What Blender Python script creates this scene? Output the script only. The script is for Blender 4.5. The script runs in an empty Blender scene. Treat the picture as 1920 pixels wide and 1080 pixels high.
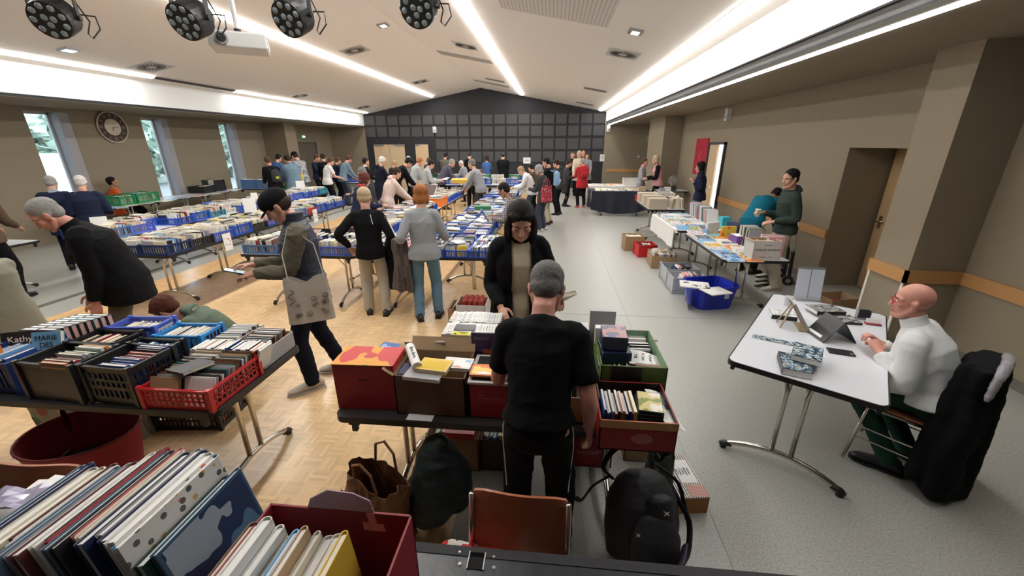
import bpy, math, random, re
import numpy as np
from mathutils import Vector as V, Matrix
R_ = math.radians
sc = bpy.context.scene
# ---------------------------------------------------------------- camera, world, lights, exposure
CAM_H = 2.1; FPX = 755.0
AX = np.array([[0.99527107, 0.02869994, -0.09279982], [0.09704287, -0.33570954, 0.93695346], [-0.00426327, -0.94152824, -0.33690712]])
cd = bpy.data.cameras.new('camera'); cam = bpy.data.objects.new('camera', cd); sc.collection.objects.link(cam)
cd.sensor_width = 36; cd.lens = 36 * FPX / 1920; cd.clip_start = 0.05; cd.clip_end = 300
# image x = right, image y = down, image z = forward; Blender camera: x right, y up, -z forward
Mx = Matrix([[AX[r][0], -AX[r][1], -AX[r][2], (0, 0, CAM_H)[r]] for r in range(3)] + [[0, 0, 0, 1]])
cam.matrix_world = Mx; sc.camera = cam
sc.view_settings.view_transform = 'Standard'; sc.view_settings.look = 'None'
sc.view_settings.gamma = 1; sc.view_settings.use_curve_mapping = False
sc.view_settings.exposure = 0.56
w = bpy.data.worlds.new('world'); sc.world = w; w.use_nodes = True
w.node_tree.nodes['Background'].inputs[0].default_value = (0.72, 0.85, 1.0, 1)
w.node_tree.nodes['Background'].inputs[1].default_value = 4.0
LED = 36.0      # strength of the LED lines
def at(px, py, z):
    'the point at height z that the photograph shows at this pixel'
    d = AX @ np.array([px - 960, py - 540, FPX]); t = (z - CAM_H) / d[2]
    return V((d[0] * t, d[1] * t, z))
def aty(px, py, y):
    d = AX @ np.array([px - 960, py - 540, FPX]); t = y / d[1]
    return V((d[0] * t, y, d[2] * t + CAM_H))
def atx(px, py, x):
    d = AX @ np.array([px - 960, py - 540, FPX]); t = x / d[0]
    return V((x, d[1] * t, d[2] * t + CAM_H))
def pix(p):
    c = AX.T @ (np.array(p, float) - np.array([0, 0, CAM_H])); return 960 + FPX * c[0] / c[2], 540 + FPX * c[1] / c[2], c[2]
rnd = random.Random(7)
# ---------------------------------------------------------------- materials
MATS = {}
def mat(name, col, rough=.6, metal=0, bump=0, bscale=60, var=0, vscale=8, emit=0, spec=.5, trans=0, stretch=None, alpha=1):
    if name in MATS: return MATS[name]
    m = bpy.data.materials.new(name); m.use_nodes = True; nt = m.node_tree; b = nt.nodes['Principled BSDF']
    b.inputs['Base Color'].default_value = (*col, 1); b.inputs['Roughness'].default_value = rough
    b.inputs['Metallic'].default_value = metal; b.inputs['Specular IOR Level'].default_value = spec
    if trans: b.inputs['Transmission Weight'].default_value = trans
    if alpha < 1: b.inputs['Alpha'].default_value = alpha
    if emit:
        b.inputs['Emission Color'].default_value = (*col, 1); b.inputs['Emission Strength'].default_value = emit
    if bump or var:
        tc = nt.nodes.new('ShaderNodeTexCoord'); mp = nt.nodes.new('ShaderNodeMapping'); nt.links.new(tc.outputs['Object'], mp.inputs[0])
        if stretch: mp.inputs['Scale'].default_value = stretch
    if var:
        n = nt.nodes.new('ShaderNodeTexNoise'); n.inputs['Scale'].default_value = vscale; n.inputs['Detail'].default_value = 4
        nt.links.new(mp.outputs[0], n.inputs[0])
        mx = nt.nodes.new('ShaderNodeMix'); mx.data_type = 'RGBA'
        mx.inputs[6].default_value = (*[c * (1 - var) for c in col], 1); mx.inputs[7].default_value = (*[min(1, c * (1 + var)) for c in col], 1)
        nt.links.new(n.outputs[0], mx.inputs[0]); nt.links.new(mx.outputs[2], b.inputs['Base Color'])
    if bump:
        n = nt.nodes.new('ShaderNodeTexNoise'); n.inputs['Scale'].default_value = bscale; n.inputs['Detail'].default_value = 3
        nt.links.new(mp.outputs[0], n.inputs[0]); bp = nt.nodes.new('ShaderNodeBump'); bp.inputs['Strength'].default_value = bump
        bp.inputs['Distance'].default_value = .01
        nt.links.new(n.outputs[0], bp.inputs['Height']); nt.links.new(bp.outputs[0], b.inputs['Normal'])
    MATS[name] = m; return m
def pattern(name, kind, cols, scale, rough=.8, vec=(1, 1, 1), rot=(0, 0, 0)):
    'two- or three-colour procedural prints: checker, stripes, plaid, spots'
    if name in MATS: return MATS[name]
    m = bpy.data.materials.new(name); m.use_nodes = True; nt = m.node_tree; b = nt.nodes['Principled BSDF']
    b.inputs['Roughness'].default_value = rough
    tc = nt.nodes.new('ShaderNodeTexCoord'); mp = nt.nodes.new('ShaderNodeMapping'); nt.links.new(tc.outputs['Object'], mp.inputs[0])
    mp.inputs['Scale'].default_value = vec; mp.inputs['Rotation'].default_value = rot
    def mix(fac, a, c):
        mx = nt.nodes.new('ShaderNodeMix'); mx.data_type = 'RGBA'
        if hasattr(fac, 'node'): nt.links.new(fac, mx.inputs[0])
        else: mx.inputs[0].default_value = fac
        for i, v in ((6, a), (7, c)):
            if hasattr(v, 'node'): nt.links.new(v, mx.inputs[i])
            else: mx.inputs[i].default_value = (*v, 1)
        return mx.outputs[2]
    def wave(direction, sc_):
        n = nt.nodes.new('ShaderNodeTexWave'); n.bands_direction = direction; n.inputs['Scale'].default_value = sc_
        nt.links.new(mp.outputs[0], n.inputs[0]); r = nt.nodes.new('ShaderNodeValToRGB'); r.color_ramp.interpolation = 'CONSTANT'
        r.color_ramp.elements[1].position = .5; nt.links.new(n.outputs[1] if len(n.outputs) > 1 else n.outputs[0], r.inputs[0]); return r.outputs[0]
    if kind == 'stripes': out = mix(wave('Z', scale), cols[0], cols[1])
    elif kind == 'vstripes': out = mix(wave('X', scale), cols[0], cols[1])
    elif kind == 'plaid':
        a = mix(wave('Z', scale), cols[0], cols[1]); c = mix(wave('X', scale), cols[0], cols[2] if len(cols) > 2 else cols[1]); d_ = mix(wave('Y', scale), cols[0], cols[1]); out = mix(.35, mix(.5, a, d_), c)
    elif kind == 'spots':
        n = nt.nodes.new('ShaderNodeTexVoronoi'); n.inputs['Scale'].default_value = scale; nt.links.new(mp.outputs[0], n.inputs[0])
        r = nt.nodes.new('ShaderNodeValToRGB'); r.color_ramp.interpolation = 'CONSTANT'; r.color_ramp.elements[1].position = .33
        nt.links.new(n.outputs[0], r.inputs[0])
        out = mix(r.outputs[0], cols[1], cols[0])
        if len(cols) > 2:
            s = nt.nodes.new('ShaderNodeSeparateColor'); nt.links.new(n.outputs[1], s.inputs[0])
            r2 = nt.nodes.new('ShaderNodeValToRGB'); r2.color_ramp.interpolation = 'CONSTANT'; els = r2.color_ramp.elements
            els[0].color = (*cols[1], 1); els[1].color = (*cols[-1], 1); els[1].position = .7
            for k, cc in enumerate(cols[2:-1]): e = els.new((k + 1) / (len(cols) - 1) * .7); e.color = (*cc, 1)
            nt.links.new(s.outputs[0], r2.inputs[0]); out = mix(r.outputs[0], r2.outputs[0], cols[0])
    elif kind == 'art':
        n = nt.nodes.new('ShaderNodeTexNoise'); n.inputs['Scale'].default_value = scale; n.inputs['Detail'].default_value = 2
        nt.links.new(mp.outputs[0], n.inputs[0]); r = nt.nodes.new('ShaderNodeValToRGB'); els = r.color_ramp.elements
        els[0].position = .3; els[0].color = (*cols[0], 1); els[1].position = .72; els[1].color = (*cols[-1], 1)
        for k, cc in enumerate(cols[1:-1]): e = els.new(.3 + .42 * (k + 1) / (len(cols) - 1)); e.color = (*cc, 1)
        r.color_ramp.interpolation = 'CONSTANT'; nt.links.new(n.outputs[0], r.inputs[0]); out = r.outputs[0]
    nt.links.new(out, b.inputs['Base Color']); MATS[name] = m; return m
# ---------------------------------------------------------------- mesh building
col = sc.collection
class MB:
    def __init__(s): s.v = []; s.f = []; s.m = []
    def add(s, vs, fs, mi=0):
        o = len(s.v); s.v += [tuple(p) for p in vs]; s.f += [tuple(i + o for i in f) for f in fs]; s.m += [mi] * len(fs)
    def box(s, x0, x1, y0, y1, z0, z1, mi=0, M=None):
        vs = [V((x, y, z)) for z in (z0, z1) for y in (y0, y1) for x in (x0, x1)]
        if M is not None: vs = [M @ p for p in vs]
        s.add(vs, [(0, 2, 3, 1), (4, 5, 7, 6), (0, 1, 5, 4), (2, 6, 7, 3), (0, 4, 6, 2), (1, 3, 7, 5)], mi)
    def bar(s, a, b, w_, h_, mi=0):
        a = V(a); b = V(b); d = (b - a); L = d.length; q = d.to_track_quat('Y', 'Z').to_matrix().to_4x4()
        s.box(-w_ / 2, w_ / 2, 0, L, -h_ / 2, h_ / 2, mi, Matrix.Translation(a) @ q)
    def quad(s, a, b, c, d, mi=0): s.add([a, b, c, d], [(0, 1, 2, 3)], mi)
    def tube(s, pts, r, n=10, mi=0, caps=True):
        pts = [V(p) for p in pts]; rs = r if isinstance(r, (list, tuple)) else [r] * len(pts); rings = []; up = None
        for i, p in enumerate(pts):
            t = (pts[min(i + 1, len(pts) - 1)] - pts[max(i - 1, 0)]).normalized()
            if up is None: up = t.orthogonal().normalized()
            up = (up - t * up.dot(t)).normalized(); sd = t.cross(up)
            rings.append([p + (up * math.cos(2 * math.pi * k / n) + sd * math.sin(2 * math.pi * k / n)) * rs[i] for k in range(n)])
        vs = [q for g in rings for q in g]
        fs = [(i * n + k, i * n + (k + 1) % n, (i + 1) * n + (k + 1) % n, (i + 1) * n + k) for i in range(len(pts) - 1) for k in range(n)]
        if caps: fs += [tuple(range(n - 1, -1, -1)), tuple((len(pts) - 1) * n + k for k in range(n))]
        s.add(vs, fs, mi)
    def prism(s, poly, z0, z1, mi=0, M=None):
        n = len(poly); vs = [V((p[0], p[1], z0)) for p in poly] + [V((p[0], p[1], z1)) for p in poly]
        if M is not None: vs = [M @ p for p in vs]
        s.add(vs, [tuple(range(n - 1, -1, -1)), tuple(range(n, 2 * n))] + [(k, (k + 1) % n, n + (k + 1) % n, n + k) for k in range(n)], mi)
    def disc(s, c, r, h, n=24, mi=0, M=None):
        poly = [(c[0] + r * math.cos(2 * math.pi * k / n), c[1] + r * math.sin(2 * math.pi * k / n)) for k in range(n)]
        s.prism(poly, c[2], c[2] + h, mi, M)
    def ell(s, c, r, n=16, m=10, mi=0, M=None):
        vs = []; 
        for i in range(m + 1):
            t = math.pi * i / m
            for k in range(n):
                a = 2 * math.pi * k / n; vs.append(V((c[0] + r[0] * math.sin(t) * math.cos(a), c[1] + r[1] * math.sin(t) * math.sin(a), c[2] + r[2] * math.cos(t))))
        if M is not None: vs = [M @ p for p in vs]
        s.add(vs, [(i * n + k, (i + 1) * n + k, (i + 1) * n + (k + 1) % n, i * n + (k + 1) % n) for i in range(m) for k in range(n)], mi)
    def mesh(s, name, mats, smooth=False):
        me = bpy.data.meshes.new(name); me.from_pydata([tuple(p) for p in s.v], [], s.f)
        for m in (mats if isinstance(mats, (list, tuple)) else [mats]): me.materials.append(m)
        me.polygons.foreach_set('material_index', s.m)
        if smooth: me.polygons.foreach_set('use_smooth', [True] * len(s.f))
        me.update(); return me
    def build(s, name, mats, parent=None, loc=None, rz=0, smooth=False, bevel=0, M=None):
        o = bpy.data.objects.new(name, s.mesh(name, mats, smooth)); col.objects.link(o)
        if parent: o.parent = parent
        if loc is not None: o.location = loc
        if rz: o.rotation_euler.z = rz
        if M is not None: o.matrix_local = M
        if bevel:
            b = o.modifiers.new('bevel', 'BEVEL'); b.width = bevel; b.segments = 2; b.limit_method = 'ANGLE'
        if smooth:
            for p in ():
                pass
        return o
def tag(o, label=None, cat=None, group=None, kind=None):
    if label: o['label'] = re.sub(r'\b(navy|grey|light|violet|pale) (blue|yellow)\b', r'\1-\2', label)
    if cat: o['category'] = cat
    if group: o['group'] = group
    if kind: o['kind'] = kind
    return o
def thing(name, label, cat, loc=(0, 0, 0), rz=0, group=None):
    o = bpy.data.objects.new(name, None); col.objects.link(o); o.location = loc; o.rotation_euler = (0, 0, rz); o.empty_display_size = .1
    return tag(o, label, cat, group)
def struct(name, mb, m, **k): return tag(mb.build(name, m, **k), kind='structure')
def dup(o, parent=None, loc=None, rz=None):
    c = o.copy(); col.objects.link(c); c.parent = parent
    if loc is not None: c.location = loc
    if rz is not None: c.rotation_euler.z = rz
    for ch in [k for k in o.children]: dup(ch, c)
    return c
def text(name, s_, m, size, parent, loc, rot=(0, 0, 0), ext=.0006, align='CENTER', sx=1):
    'lettering as a thin mesh'
    cu = bpy.data.curves.new(name, 'FONT'); cu.body = s_; cu.size = size; cu.extrude = ext; cu.align_x = align; cu.align_y = 'CENTER'; cu.resolution_u = 2
    t = bpy.data.objects.new(name + '_tmp', cu); col.objects.link(t); dg = bpy.context.evaluated_depsgraph_get()
    me = bpy.data.meshes.new_from_object(t.evaluated_get(dg)); bpy.data.objects.remove(t)
    me.materials.clear(); me.materials.append(m); me.name = name
    o = bpy.data.objects.new(name, me); col.objects.link(o); o.parent = parent; o.location = loc; o.rotation_euler = rot; o.scale.x = sx
    return o
TENS = {2: 'twenty', 3: 'thirty', 4: 'forty', 5: 'fifty'}
def ordn(n):
    if n < 20: return ORD[n]
    n += 1; return {2: 'twentieth', 3: 'thirtieth', 4: 'fortieth', 5: 'fiftieth'}[n // 10] if n % 10 == 0 else TENS[n // 10] + '-' + ORD[n % 10 - 1]
ORD = ['first', 'second', 'third', 'fourth', 'fifth', 'sixth', 'seventh', 'eighth', 'ninth', 'tenth', 'eleventh', 'twelfth', 'thirteenth', 'fourteenth', 'fifteenth', 'sixteenth', 'seventeenth', 'eighteenth', 'nineteenth', 'twentieth']
# ================================================================ THE ROOM
XL, XR = -9.5, 2.42            # vault edges
YB, YF = 21.0, -1.5            # back wall, wall behind the camera
ZS = 2.93; ZE = 3.5; ZR = 4.62; XM = -3.55
WL = -11.4                     # left aisle wall
m_wall = mat('taupe_paint', (.27, .222, .155), .85, bump=.08, bscale=120, var=.03, vscale=3)
m_ceil = mat('ceiling_paint', (.86, .79, .725), .9, bump=.03, bscale=90)
m_white = mat('white_paint', (.86, .87, .86), .8)
m_black = mat('charcoal_paint', (.020, .020, .023), .75)
m_panel = mat('charcoal_acoustic_felt', (.075, .075, .078), .95, bump=.4, bscale=300)
m_rail = mat('honey_oak', (.50, .26, .10), .45, var=.12, vscale=5, stretch=(6, 1, 12))
m_led = mat('led_diffuser', (1, .985, .96), .5, emit=LED); m_led2 = mat('led_diffuser_eave', (1, .985, .96), .5, emit=LED * .36)
m_dark = mat('black_plastic', (.012, .012, .013), .45)
m_chrome = mat('chrome', (.72, .70, .66), .16, metal=1)
m_grey = mat('grey_metal', (.36, .37, .38), .4, metal=.7)
m_skirt = mat('grey_skirting', (.16, .15, .13), .6)
def floor_mat():
    m = bpy.data.materials.new('speckled_grey_vinyl'); m.use_nodes = True; nt = m.node_tree; b = nt.nodes['Principled BSDF']
    g = nt.nodes.new('ShaderNodeNewGeometry'); n = nt.nodes.new('ShaderNodeTexNoise'); n.inputs['Scale'].default_value = 90; n.inputs['Detail'].default_value = 5; n.inputs['Roughness'].default_value = .75
    nt.links.new(g.outputs['Position'], n.inputs[0]); r = nt.nodes.new('ShaderNodeValToRGB'); e = r.color_ramp.elements
    e[0].position = .3; e[0].color = (.225, .225, .200, 1); e[1].position = .72; e[1].color = (.53, .53, .49, 1)
    nt.links.new(n.outputs[0], r.inputs[0]); nt.links.new(r.outputs[0], b.inputs['Base Color'])
    b.inputs['Roughness'].default_value = .36; b.inputs['Specular IOR Level'].default_value = .45
    bp = nt.nodes.new('ShaderNodeBump'); bp.inputs['Strength'].default_value = .02; nt.links.new(n.outputs[0], bp.inputs['Height']); nt.links.new(bp.outputs[0], b.inputs['Normal'])
    return m
def parquet_mat(name, tint, rough):
    'mosaic parquet: squares of five fingers in alternating direction'
    m = bpy.data.materials.new(name); m.use_nodes = True; nt = m.node_tree; b = nt.nodes['Principled BSDF']; L = nt.links
    g = nt.nodes.new('ShaderNodeNewGeometry'); sp = nt.nodes.new('ShaderNodeSeparateXYZ'); L.new(g.outputs['Position'], sp.inputs[0])
    def math_(op, a, c=None):
        n = nt.nodes.new('ShaderNodeMath'); n.operation = op
        for i, v in enumerate((a, c)):
            if v is None: continue
            if hasattr(v, 'node'): L.new(v, n.inputs[i])
            else: n.inputs[i].default_value = v
        return n.outputs[0]
    S = .12
    x = math_('DIVIDE', sp.outputs[0], S); y = math_('DIVIDE', sp.outputs[1], S)
    fx = math_('FLOOR', x); fy = math_('FLOOR', y); par = math_('MODULO', math_('ABSOLUTE', math_('ADD', fx, fy)), 2)
    ux = math_('FRACT', x); uy = math_('FRACT', y)
    # strip coordinate: ux where parity is 0, uy where it is 1
    st = math_('ADD', math_('MULTIPLY', ux, math_('SUBTRACT', 1, par)), math_('MULTIPLY', uy, par))
    st5 = math_('MULTIPLY', st, 5); k = math_('FLOOR', st5)
    cv = nt.nodes.new('ShaderNodeCombineXYZ'); L.new(fx, cv.inputs[0]); L.new(fy, cv.inputs[1]); L.new(k, cv.inputs[2])
    wn = nt.nodes.new('ShaderNodeTexWhiteNoise'); L.new(cv.outputs[0], wn.inputs[0])
    r = nt.nodes.new('ShaderNodeValToRGB'); e = r.color_ramp.elements; e[0].color = (*[c * .86 for c in tint], 1); e[1].color = (*[min(1, c * 1.12) for c in tint], 1)
    L.new(wn.outputs[0], r.inputs[0])
    fr = math_('FRACT', st5); edge = math_('LESS_THAN', fr, .035)
    mx = nt.nodes.new('ShaderNodeMix'); mx.data_type = 'RGBA'; L.new(math_('MULTIPLY', edge, .22), mx.inputs[0]); L.new(r.outputs[0], mx.inputs[6]); mx.inputs[7].default_value = (*[c * .3 for c in tint], 1)
    L.new(mx.outputs[2], b.inputs['Base Color']); b.inputs['Roughness'].default_value = rough; return m
m_floor = floor_mat()
m_parq = parquet_mat('light_mosaic_parquet', (.70, .48, .255), .30)
m_parq2 = parquet_mat('darker_brown_parquet', (.36, .235, .135), .22)  # same mosaic in a darker, glossier brown
m_parq3 = parquet_mat('orange_parquet', (.72, .45, .21), .24)
m_line = mat('dark_floor_line', (.12, .115, .10), .5)
b = MB(); b.box(-14, 6.5, YF - .5, YB + .5, -.1, 0); struct('floor', b, m_floor)
for nm, x0, x1, m in (('trim_1', -4.8, -.52, m_parq), ('trim_2', -5.81, -4.8, m_parq2), ('trim_3', -6.45, -5.81, m_parq3)):
    b = MB(); b.box(x0, x1, YF, 18.5, 0, .004); struct(nm, b, m)
b = MB(); b.box(-7.1, -6.99, 1, 19, 0, .005); struct('trim_4', b, m_line)
b = MB()
for yy in (1.42, 4.9): b.box(-.5, 3.6, yy, yy + .004, 0, .002)
b.box(1.0, 1.004, 1.2, 18, 0, .002)
struct('trim_5', b, mat('vinyl_seam', (.30, .30, .28), .5))
# ceiling: two pitched slopes, fasciae, soffits over the aisles
b = MB(); T = .1
b.quad((XL, YF, ZE), (XL, YB, ZE), (XM, YB, ZR), (XM, YF, ZR)); b.quad((XM, YF, ZR), (XM, YB, ZR), (XR, YB, ZE), (XR, YF, ZE))
b.quad((XL, YF, ZE + T), (XM, YF, ZR + T), (XM, YB, ZR + T), (XL, YB, ZE + T)); b.quad((XM, YF, ZR + T), (XR, YF, ZE + T), (XR, YB, ZE + T), (XM, YB, ZR + T))
struct('ceiling', b, m_ceil)
b = MB(); b.box(XL - .12, XL, YF, YB, ZS + .04, ZE + T); struct('trim_6', b, m_white)
b = MB(); b.box(XR, XR + .10, YF, YB, ZS + .14, ZE + T); b.box(XR + .02, XR + .12, YF, YB, ZS + .06, ZS + .14, 1); struct('trim_7', b, [m_white, mat('grey_strip', (.2, .19, .185), .7)])
b = MB(); b.box(WL - .1, XL, YF, YB, ZS - .01, ZS + .05); struct('trim_8', b, m_wall)
b = MB(); b.box(XR + .16, 6.6, YF, YB, ZS, ZS + .1); struct('trim_9', b, m_wall)
b = MB(); b.box(XR - .01, XR + .12, YF, YB, ZS + .12, ZS + .135); b.box(XL - .01, XL + .01, YF, YB, ZS, ZS + .04); struct('trim_10', b, m_black)
def slope(x): return ZE + (ZR - ZE) * ((x - XL) / (XM - XL) if x < XM else (XR - x) / (XR - XM))
def led(name, x, y0, y1, w_, label, z=None, h=.03):
    b = MB(); z = (slope(x) if z is None else z); a = math.atan((ZR - ZE) / (XM - XL)) * (-1 if x < XM else 1)
    if z > ZS + .3: M = Matrix.Translation((x, 0, z)) @ Matrix.Rotation(a, 4, 'Y')
    else: M = Matrix.Translation((x, 0, z))
    t = thing(name, label, 'light', (x, (y0 + y1) / 2, z))
    yc = (y0 + y1) / 2
    Mi = Matrix.Translation((-x, -yc, -z)) @ M
    b.box(-w_ / 2, w_ / 2, y0, y1, -h, -.004, 0, Mi); b.build('diffuser', m_led2 if x < -9 or x > 2 else m_led, t)
    b = MB(); b.box(-w_ / 2 - .014, -w_ / 2 - .001, y0, y1, -.008, -.001, 0, Mi); b.box(w_ / 2 + .001, w_ / 2 + .014, y0, y1, -.008, -.001, 0, Mi); b.box(-w_ / 2, w_ / 2, y0, y1, -.004, .002, 0, Mi); b.build('housing', m_white, t)
    return t
led('led_line_light', -9.12, 1, 9.4, .09, 'white LED line light along the left eave, nearer length before the dark gap')
led('led_line_light', -9.12, 11.9, 20.6, .09, 'white LED line light along the left eave, farther length beyond the dark gap')
b = MB(); b.box(-.05, .05, -1.25, 1.25, -.03, 0); tag(b.build('unlit_light_cover', m_black, loc=(-9.12, 10.65, slope(-9.12) - .002)), 'black unlit gap in the light line over the left eave', 'light')
led('led_line_light', -5.75, 1, 20.3, .13, 'double white LED line light on the left ceiling slope')
led('led_line_light', -1.55, 1, 20.4, .13, 'white LED line light right of the ceiling ridge, running to the black wall')
led('led_line_light', 2.12, 1, 20.7, .13, 'broad white LED line light along the right eave above the white fascia')
led('led_line_light', XR + .145, 1, 20.9, .03, 'thin white LED line at the lower edge of the right fascia', z=ZS + .02)
# back wall
WT = 4.9
b = MB(); b.box(XL, XR, YB, YB + .2, 0, ZE)
b.add([(XL, YB, ZE), (XR, YB, ZE), (XM, YB, ZR), (XL, YB + .2, ZE), (XR, YB + .2, ZE), (XM, YB + .2, ZR)], [(0, 1, 2), (3, 5, 4), (0, 2, 5, 3), (1, 4, 5, 2)])
struct('wall_back', b, m_black)
gx = (XR - XL) / 20.0; rows = [(3.02, 3.46), (2.46, 2.93), (1.86, 2.36), (1.26, 1.76)]
pt = thing('acoustic_panel', 'x', 'wall panel'); bpy.data.objects.remove(pt)
b = MB(); b.box(-gx / 2 + .045, gx / 2 - .045, -.03, 0, 0, 1); pm = b.mesh('acoustic_panel', m_panel)
words_r = ['top', 'second', 'third', 'lowest']
for r, (z0, z1) in enumerate(rows):
    for k in range(20):
        if r > 1 and k < 6: continue
        o = bpy.data.objects.new('acoustic_panel', pm); col.objects.link(o); o.location = (XL + gx * (k + .5), YB - .001, z0); o.scale.z = z1 - z0 - .02
        tag(o, f'charcoal square acoustic panel on the black back wall, {words_r[r]} row, {ORD[k if r < 2 else k - 6]} from the {"left corner" if r < 2 else "doors"}', 'wall panel', 'acoustic panels on the back wall')
# doors in the back wall
m_door = mat('beech_door', (.60, .44, .27), .5, var=.06, vscale=4, stretch=(8, 1, 1))
def leaf(name, x0, x1, z1, y, handle=True, double=False):
    t = thing(name, None, None, ((x0 + x1) / 2, y, 0)); t['kind'] = 'structure'; w_ = (x1 - x0) / 2
    b = MB(); b.box(-w_, w_, -.04, 0, 0.01, z1)
    if double: b.box(-.004, .004, -.045, -.04, .01, z1, 1)
    b.build('door_panel', [m_door, m_black], t)
    b = MB(); b.box(-w_ - .05, -w_, -.05, .0, 0, z1 + .05); b.box(w_, w_ + .05, -.05, .0, 0, z1 + .05); b.box(-w_, w_, -.05, 0, z1, z1 + .05); b.build('door_frame', m_black, t)
    for sx in ([-.2, .2] if double else [w_ - .1]):
        b = MB(); b.tube([(sx, -.045, 1.02), (sx, -.09, 1.02), (sx + (.1 if sx < 0 else -.1), -.09, 1.02)], .01, 8); b.build('door_handle', m_chrome, t)
    b = MB(); b.box(-w_ * .95, -w_ * .35, -.1, -.05, z1 - .06, z1); 
    if double: b.box(w_ * .35, w_ * .95, -.1, -.05, z1 - .06, z1)
    b.build('door_closer', m_grey, t); return t
leaf('door_1', -9.12, -7.5, 2.1, YB - .001, double=True)
leaf('door_2', -6.95, -6.28, 2.1, YB - .001)
# aisle end walls
b = MB(); b.box(WL - .2, XL, YB, YB + .2, 0, ZS + .1); struct('wall_back_left', b, m_wall)
b = MB(); b.box(XR, 6.6, YB, YB + .2, 0, ZS + .1); struct('wall_back_right', b, m_wall)
# left aisle wall with three deep slit windows
win = [(8.38, 9.02), (11.0, 11.62), (13.75, 14.35)]; WZ0, WZ1 = .55, 2.83
b = MB(); ys = [YF]; 
for a, c in win: ys += [a, c + .22]
ys.append(16.6)
for i in range(0, len(ys), 2): b.box(WL - .35, WL, ys[i], ys[i + 1], 0, ZS)
for a, c in win: b.box(WL - .35, WL, a, c + .22, 0, WZ0); b.box(WL - .35, WL, a, c + .22, WZ1, ZS)
b.box(WL - .35, WL + .95, 15.9, 16.6, 0, ZS)                       # projecting pier
b.box(WL - .35, WL, 16.6, YB, 0, ZS)
struct('wall_left', b, m_wall)
m_frame = mat('window_frame_grey', (.42, .43, .45), .5); m_glass = mat('window_glass', (.9, .95, .95), .02, trans=1, spec=.3)
for i, (a, c) in enumerate(win):
    t = thing(f'window_{i+1}', None, None, (WL, (a + c) / 2, 0)); t['kind'] = 'structure'; hy = (c - a) / 2
    b = MB()
    for y0, y1, z0, z1 in ((-hy, -hy + .04, WZ0, WZ1), (hy - .04, hy, WZ0, WZ1), (-hy, hy, WZ0, WZ0 + .05), (-hy, hy, WZ1 - .05, WZ1)): b.box(-.30, -.24, y0, y1, z0, z1)
    b.build('window_frame', m_frame, t)
    b = MB(); b.box(-.30, -.005, hy, hy + .219, WZ0 + .001, WZ1 - .001); b.build('window_reveal', mat('pale_grey_reveal', (.36, .35, .36), .7), t)
    b = MB(); b.box(-.275, -.265, -hy + .04, hy - .04, WZ0 + .05, WZ1 - .05); b.build('window_pane', m_glass, t)
# the dark double door and exit sign on the left wall beyond the pier
t = thing('door_3', None, None, (WL, 18.6, 0)); t['kind'] = 'structure'
m_dd = mat('taupe_door', (.13, .11, .085), .6)
b = MB(); b.box(0.001, .04, -.85, -.005, 0, 2.15); b.box(.001, .04, .005, .85, 0, 2.15); b.build('door_panel', m_dd, t)
b = MB(); b.box(.001, .06, -.93, -.85, 0, 2.22); b.box(.001, .06, .85, .93, 0, 2.22); b.box(.001, .06, -.93, .93, 2.15, 2.22); b.build('door_frame', mat('door_frame_brown', (.09, .075, .06), .6), t)
b = MB(); b.tube([(.045, -.1, 1.02), (.1, -.1, 1.02), (.1, -.22, 1.02)], .01, 8); b.build('door_handle', m_chrome, t)
b = MB(); b.box(0, .05, -.13, .13, -.06, .06); o = b.build('exit_sign', mat('exit_green', (.03, .35, .14), .5, emit=.35), loc=(WL + .001, 18.6, 2.45)); tag(o, 'small green emergency exit sign over the dark double door', 'sign')
b = MB(); b.box(.05, .053, -.09, -.02, -.035, .035); b.box(.05, .053, .02, .05, -.04, .045); b.box(.05, .053, .05, .1, -.01, .012); b.build('exit_pictogram', mat('sign_white', (.9, .95, .9), .5, emit=2), o)
# right aisle: mid wall, door recess, pier, near wall
XW = 4.14; XN = 4.19; XP = 3.66
b = MB(); b.box(XW, XW + .9, 6.42, 10.75, 0, ZS); b.box(XW, XW + .9, 11.75, 14.41, 0, ZS); b.box(XW, XW + .9, 10.75, 11.75, 2.07, ZS)
b.box(XW, XW + .9, 4.8, 6.42, 2.03, ZS); b.box(4.77, XW + .9, 4.8, 6.42, 0, 2.03)
struct('wall_right', b, m_wall)
b = MB(); b.box(XP, XW + .9, 4.33, 4.8, 0, ZS); struct('wall_right_pier', b, m_wall)
b = MB(); b.box(XN, XN + .6, YF, 4.33, 0, ZS); struct('wall_right_near', b, m_wall)
b = MB(); b.box(3.554, 6.6, 14.41, 16.6, 0, ZS); struct('wall_right_return', b, m_wall)
b = MB(); b.box(6.5, 6.7, 14, YB, 0, ZS); struct('wall_right_far', b, m_wall)
b = MB(); b.box(-14, 6.6, YF - .2, YF, 0, 5); struct('wall_front', b, mat('dark_unseen_wall', (.05, .048, .045), .9))  # unseen wall behind the camera, coloured dark to dim surfaces that face it
t = thing('door_4', None, None, (4.77, 5.75, 0)); t['kind'] = 'structure'
m_od = mat('oak_veneer_door', (.52, .34, .17), .5, var=.1, vscale=3, stretch=(1, 9, 1))
b = MB(); b.box(-.045, -.005, -.6, .62, .01, 2.02); b.build('door_panel', m_od, t)
b = MB(); b.box(-.05, -.046, .1, .32, 1.42, 1.47); b.build('door_sign', mat('brown_plate', (.3, .2, .12), .5), t)
b = MB(); b.tube([(-.046, .53, 1.02), (-.1, .53, 1.02), (-.1, .4, 1.02)], .011, 8); b.box(-.055, -.045, .5, .56, .93, 1.1); b.build('door_handle', m_chrome, t)
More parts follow.
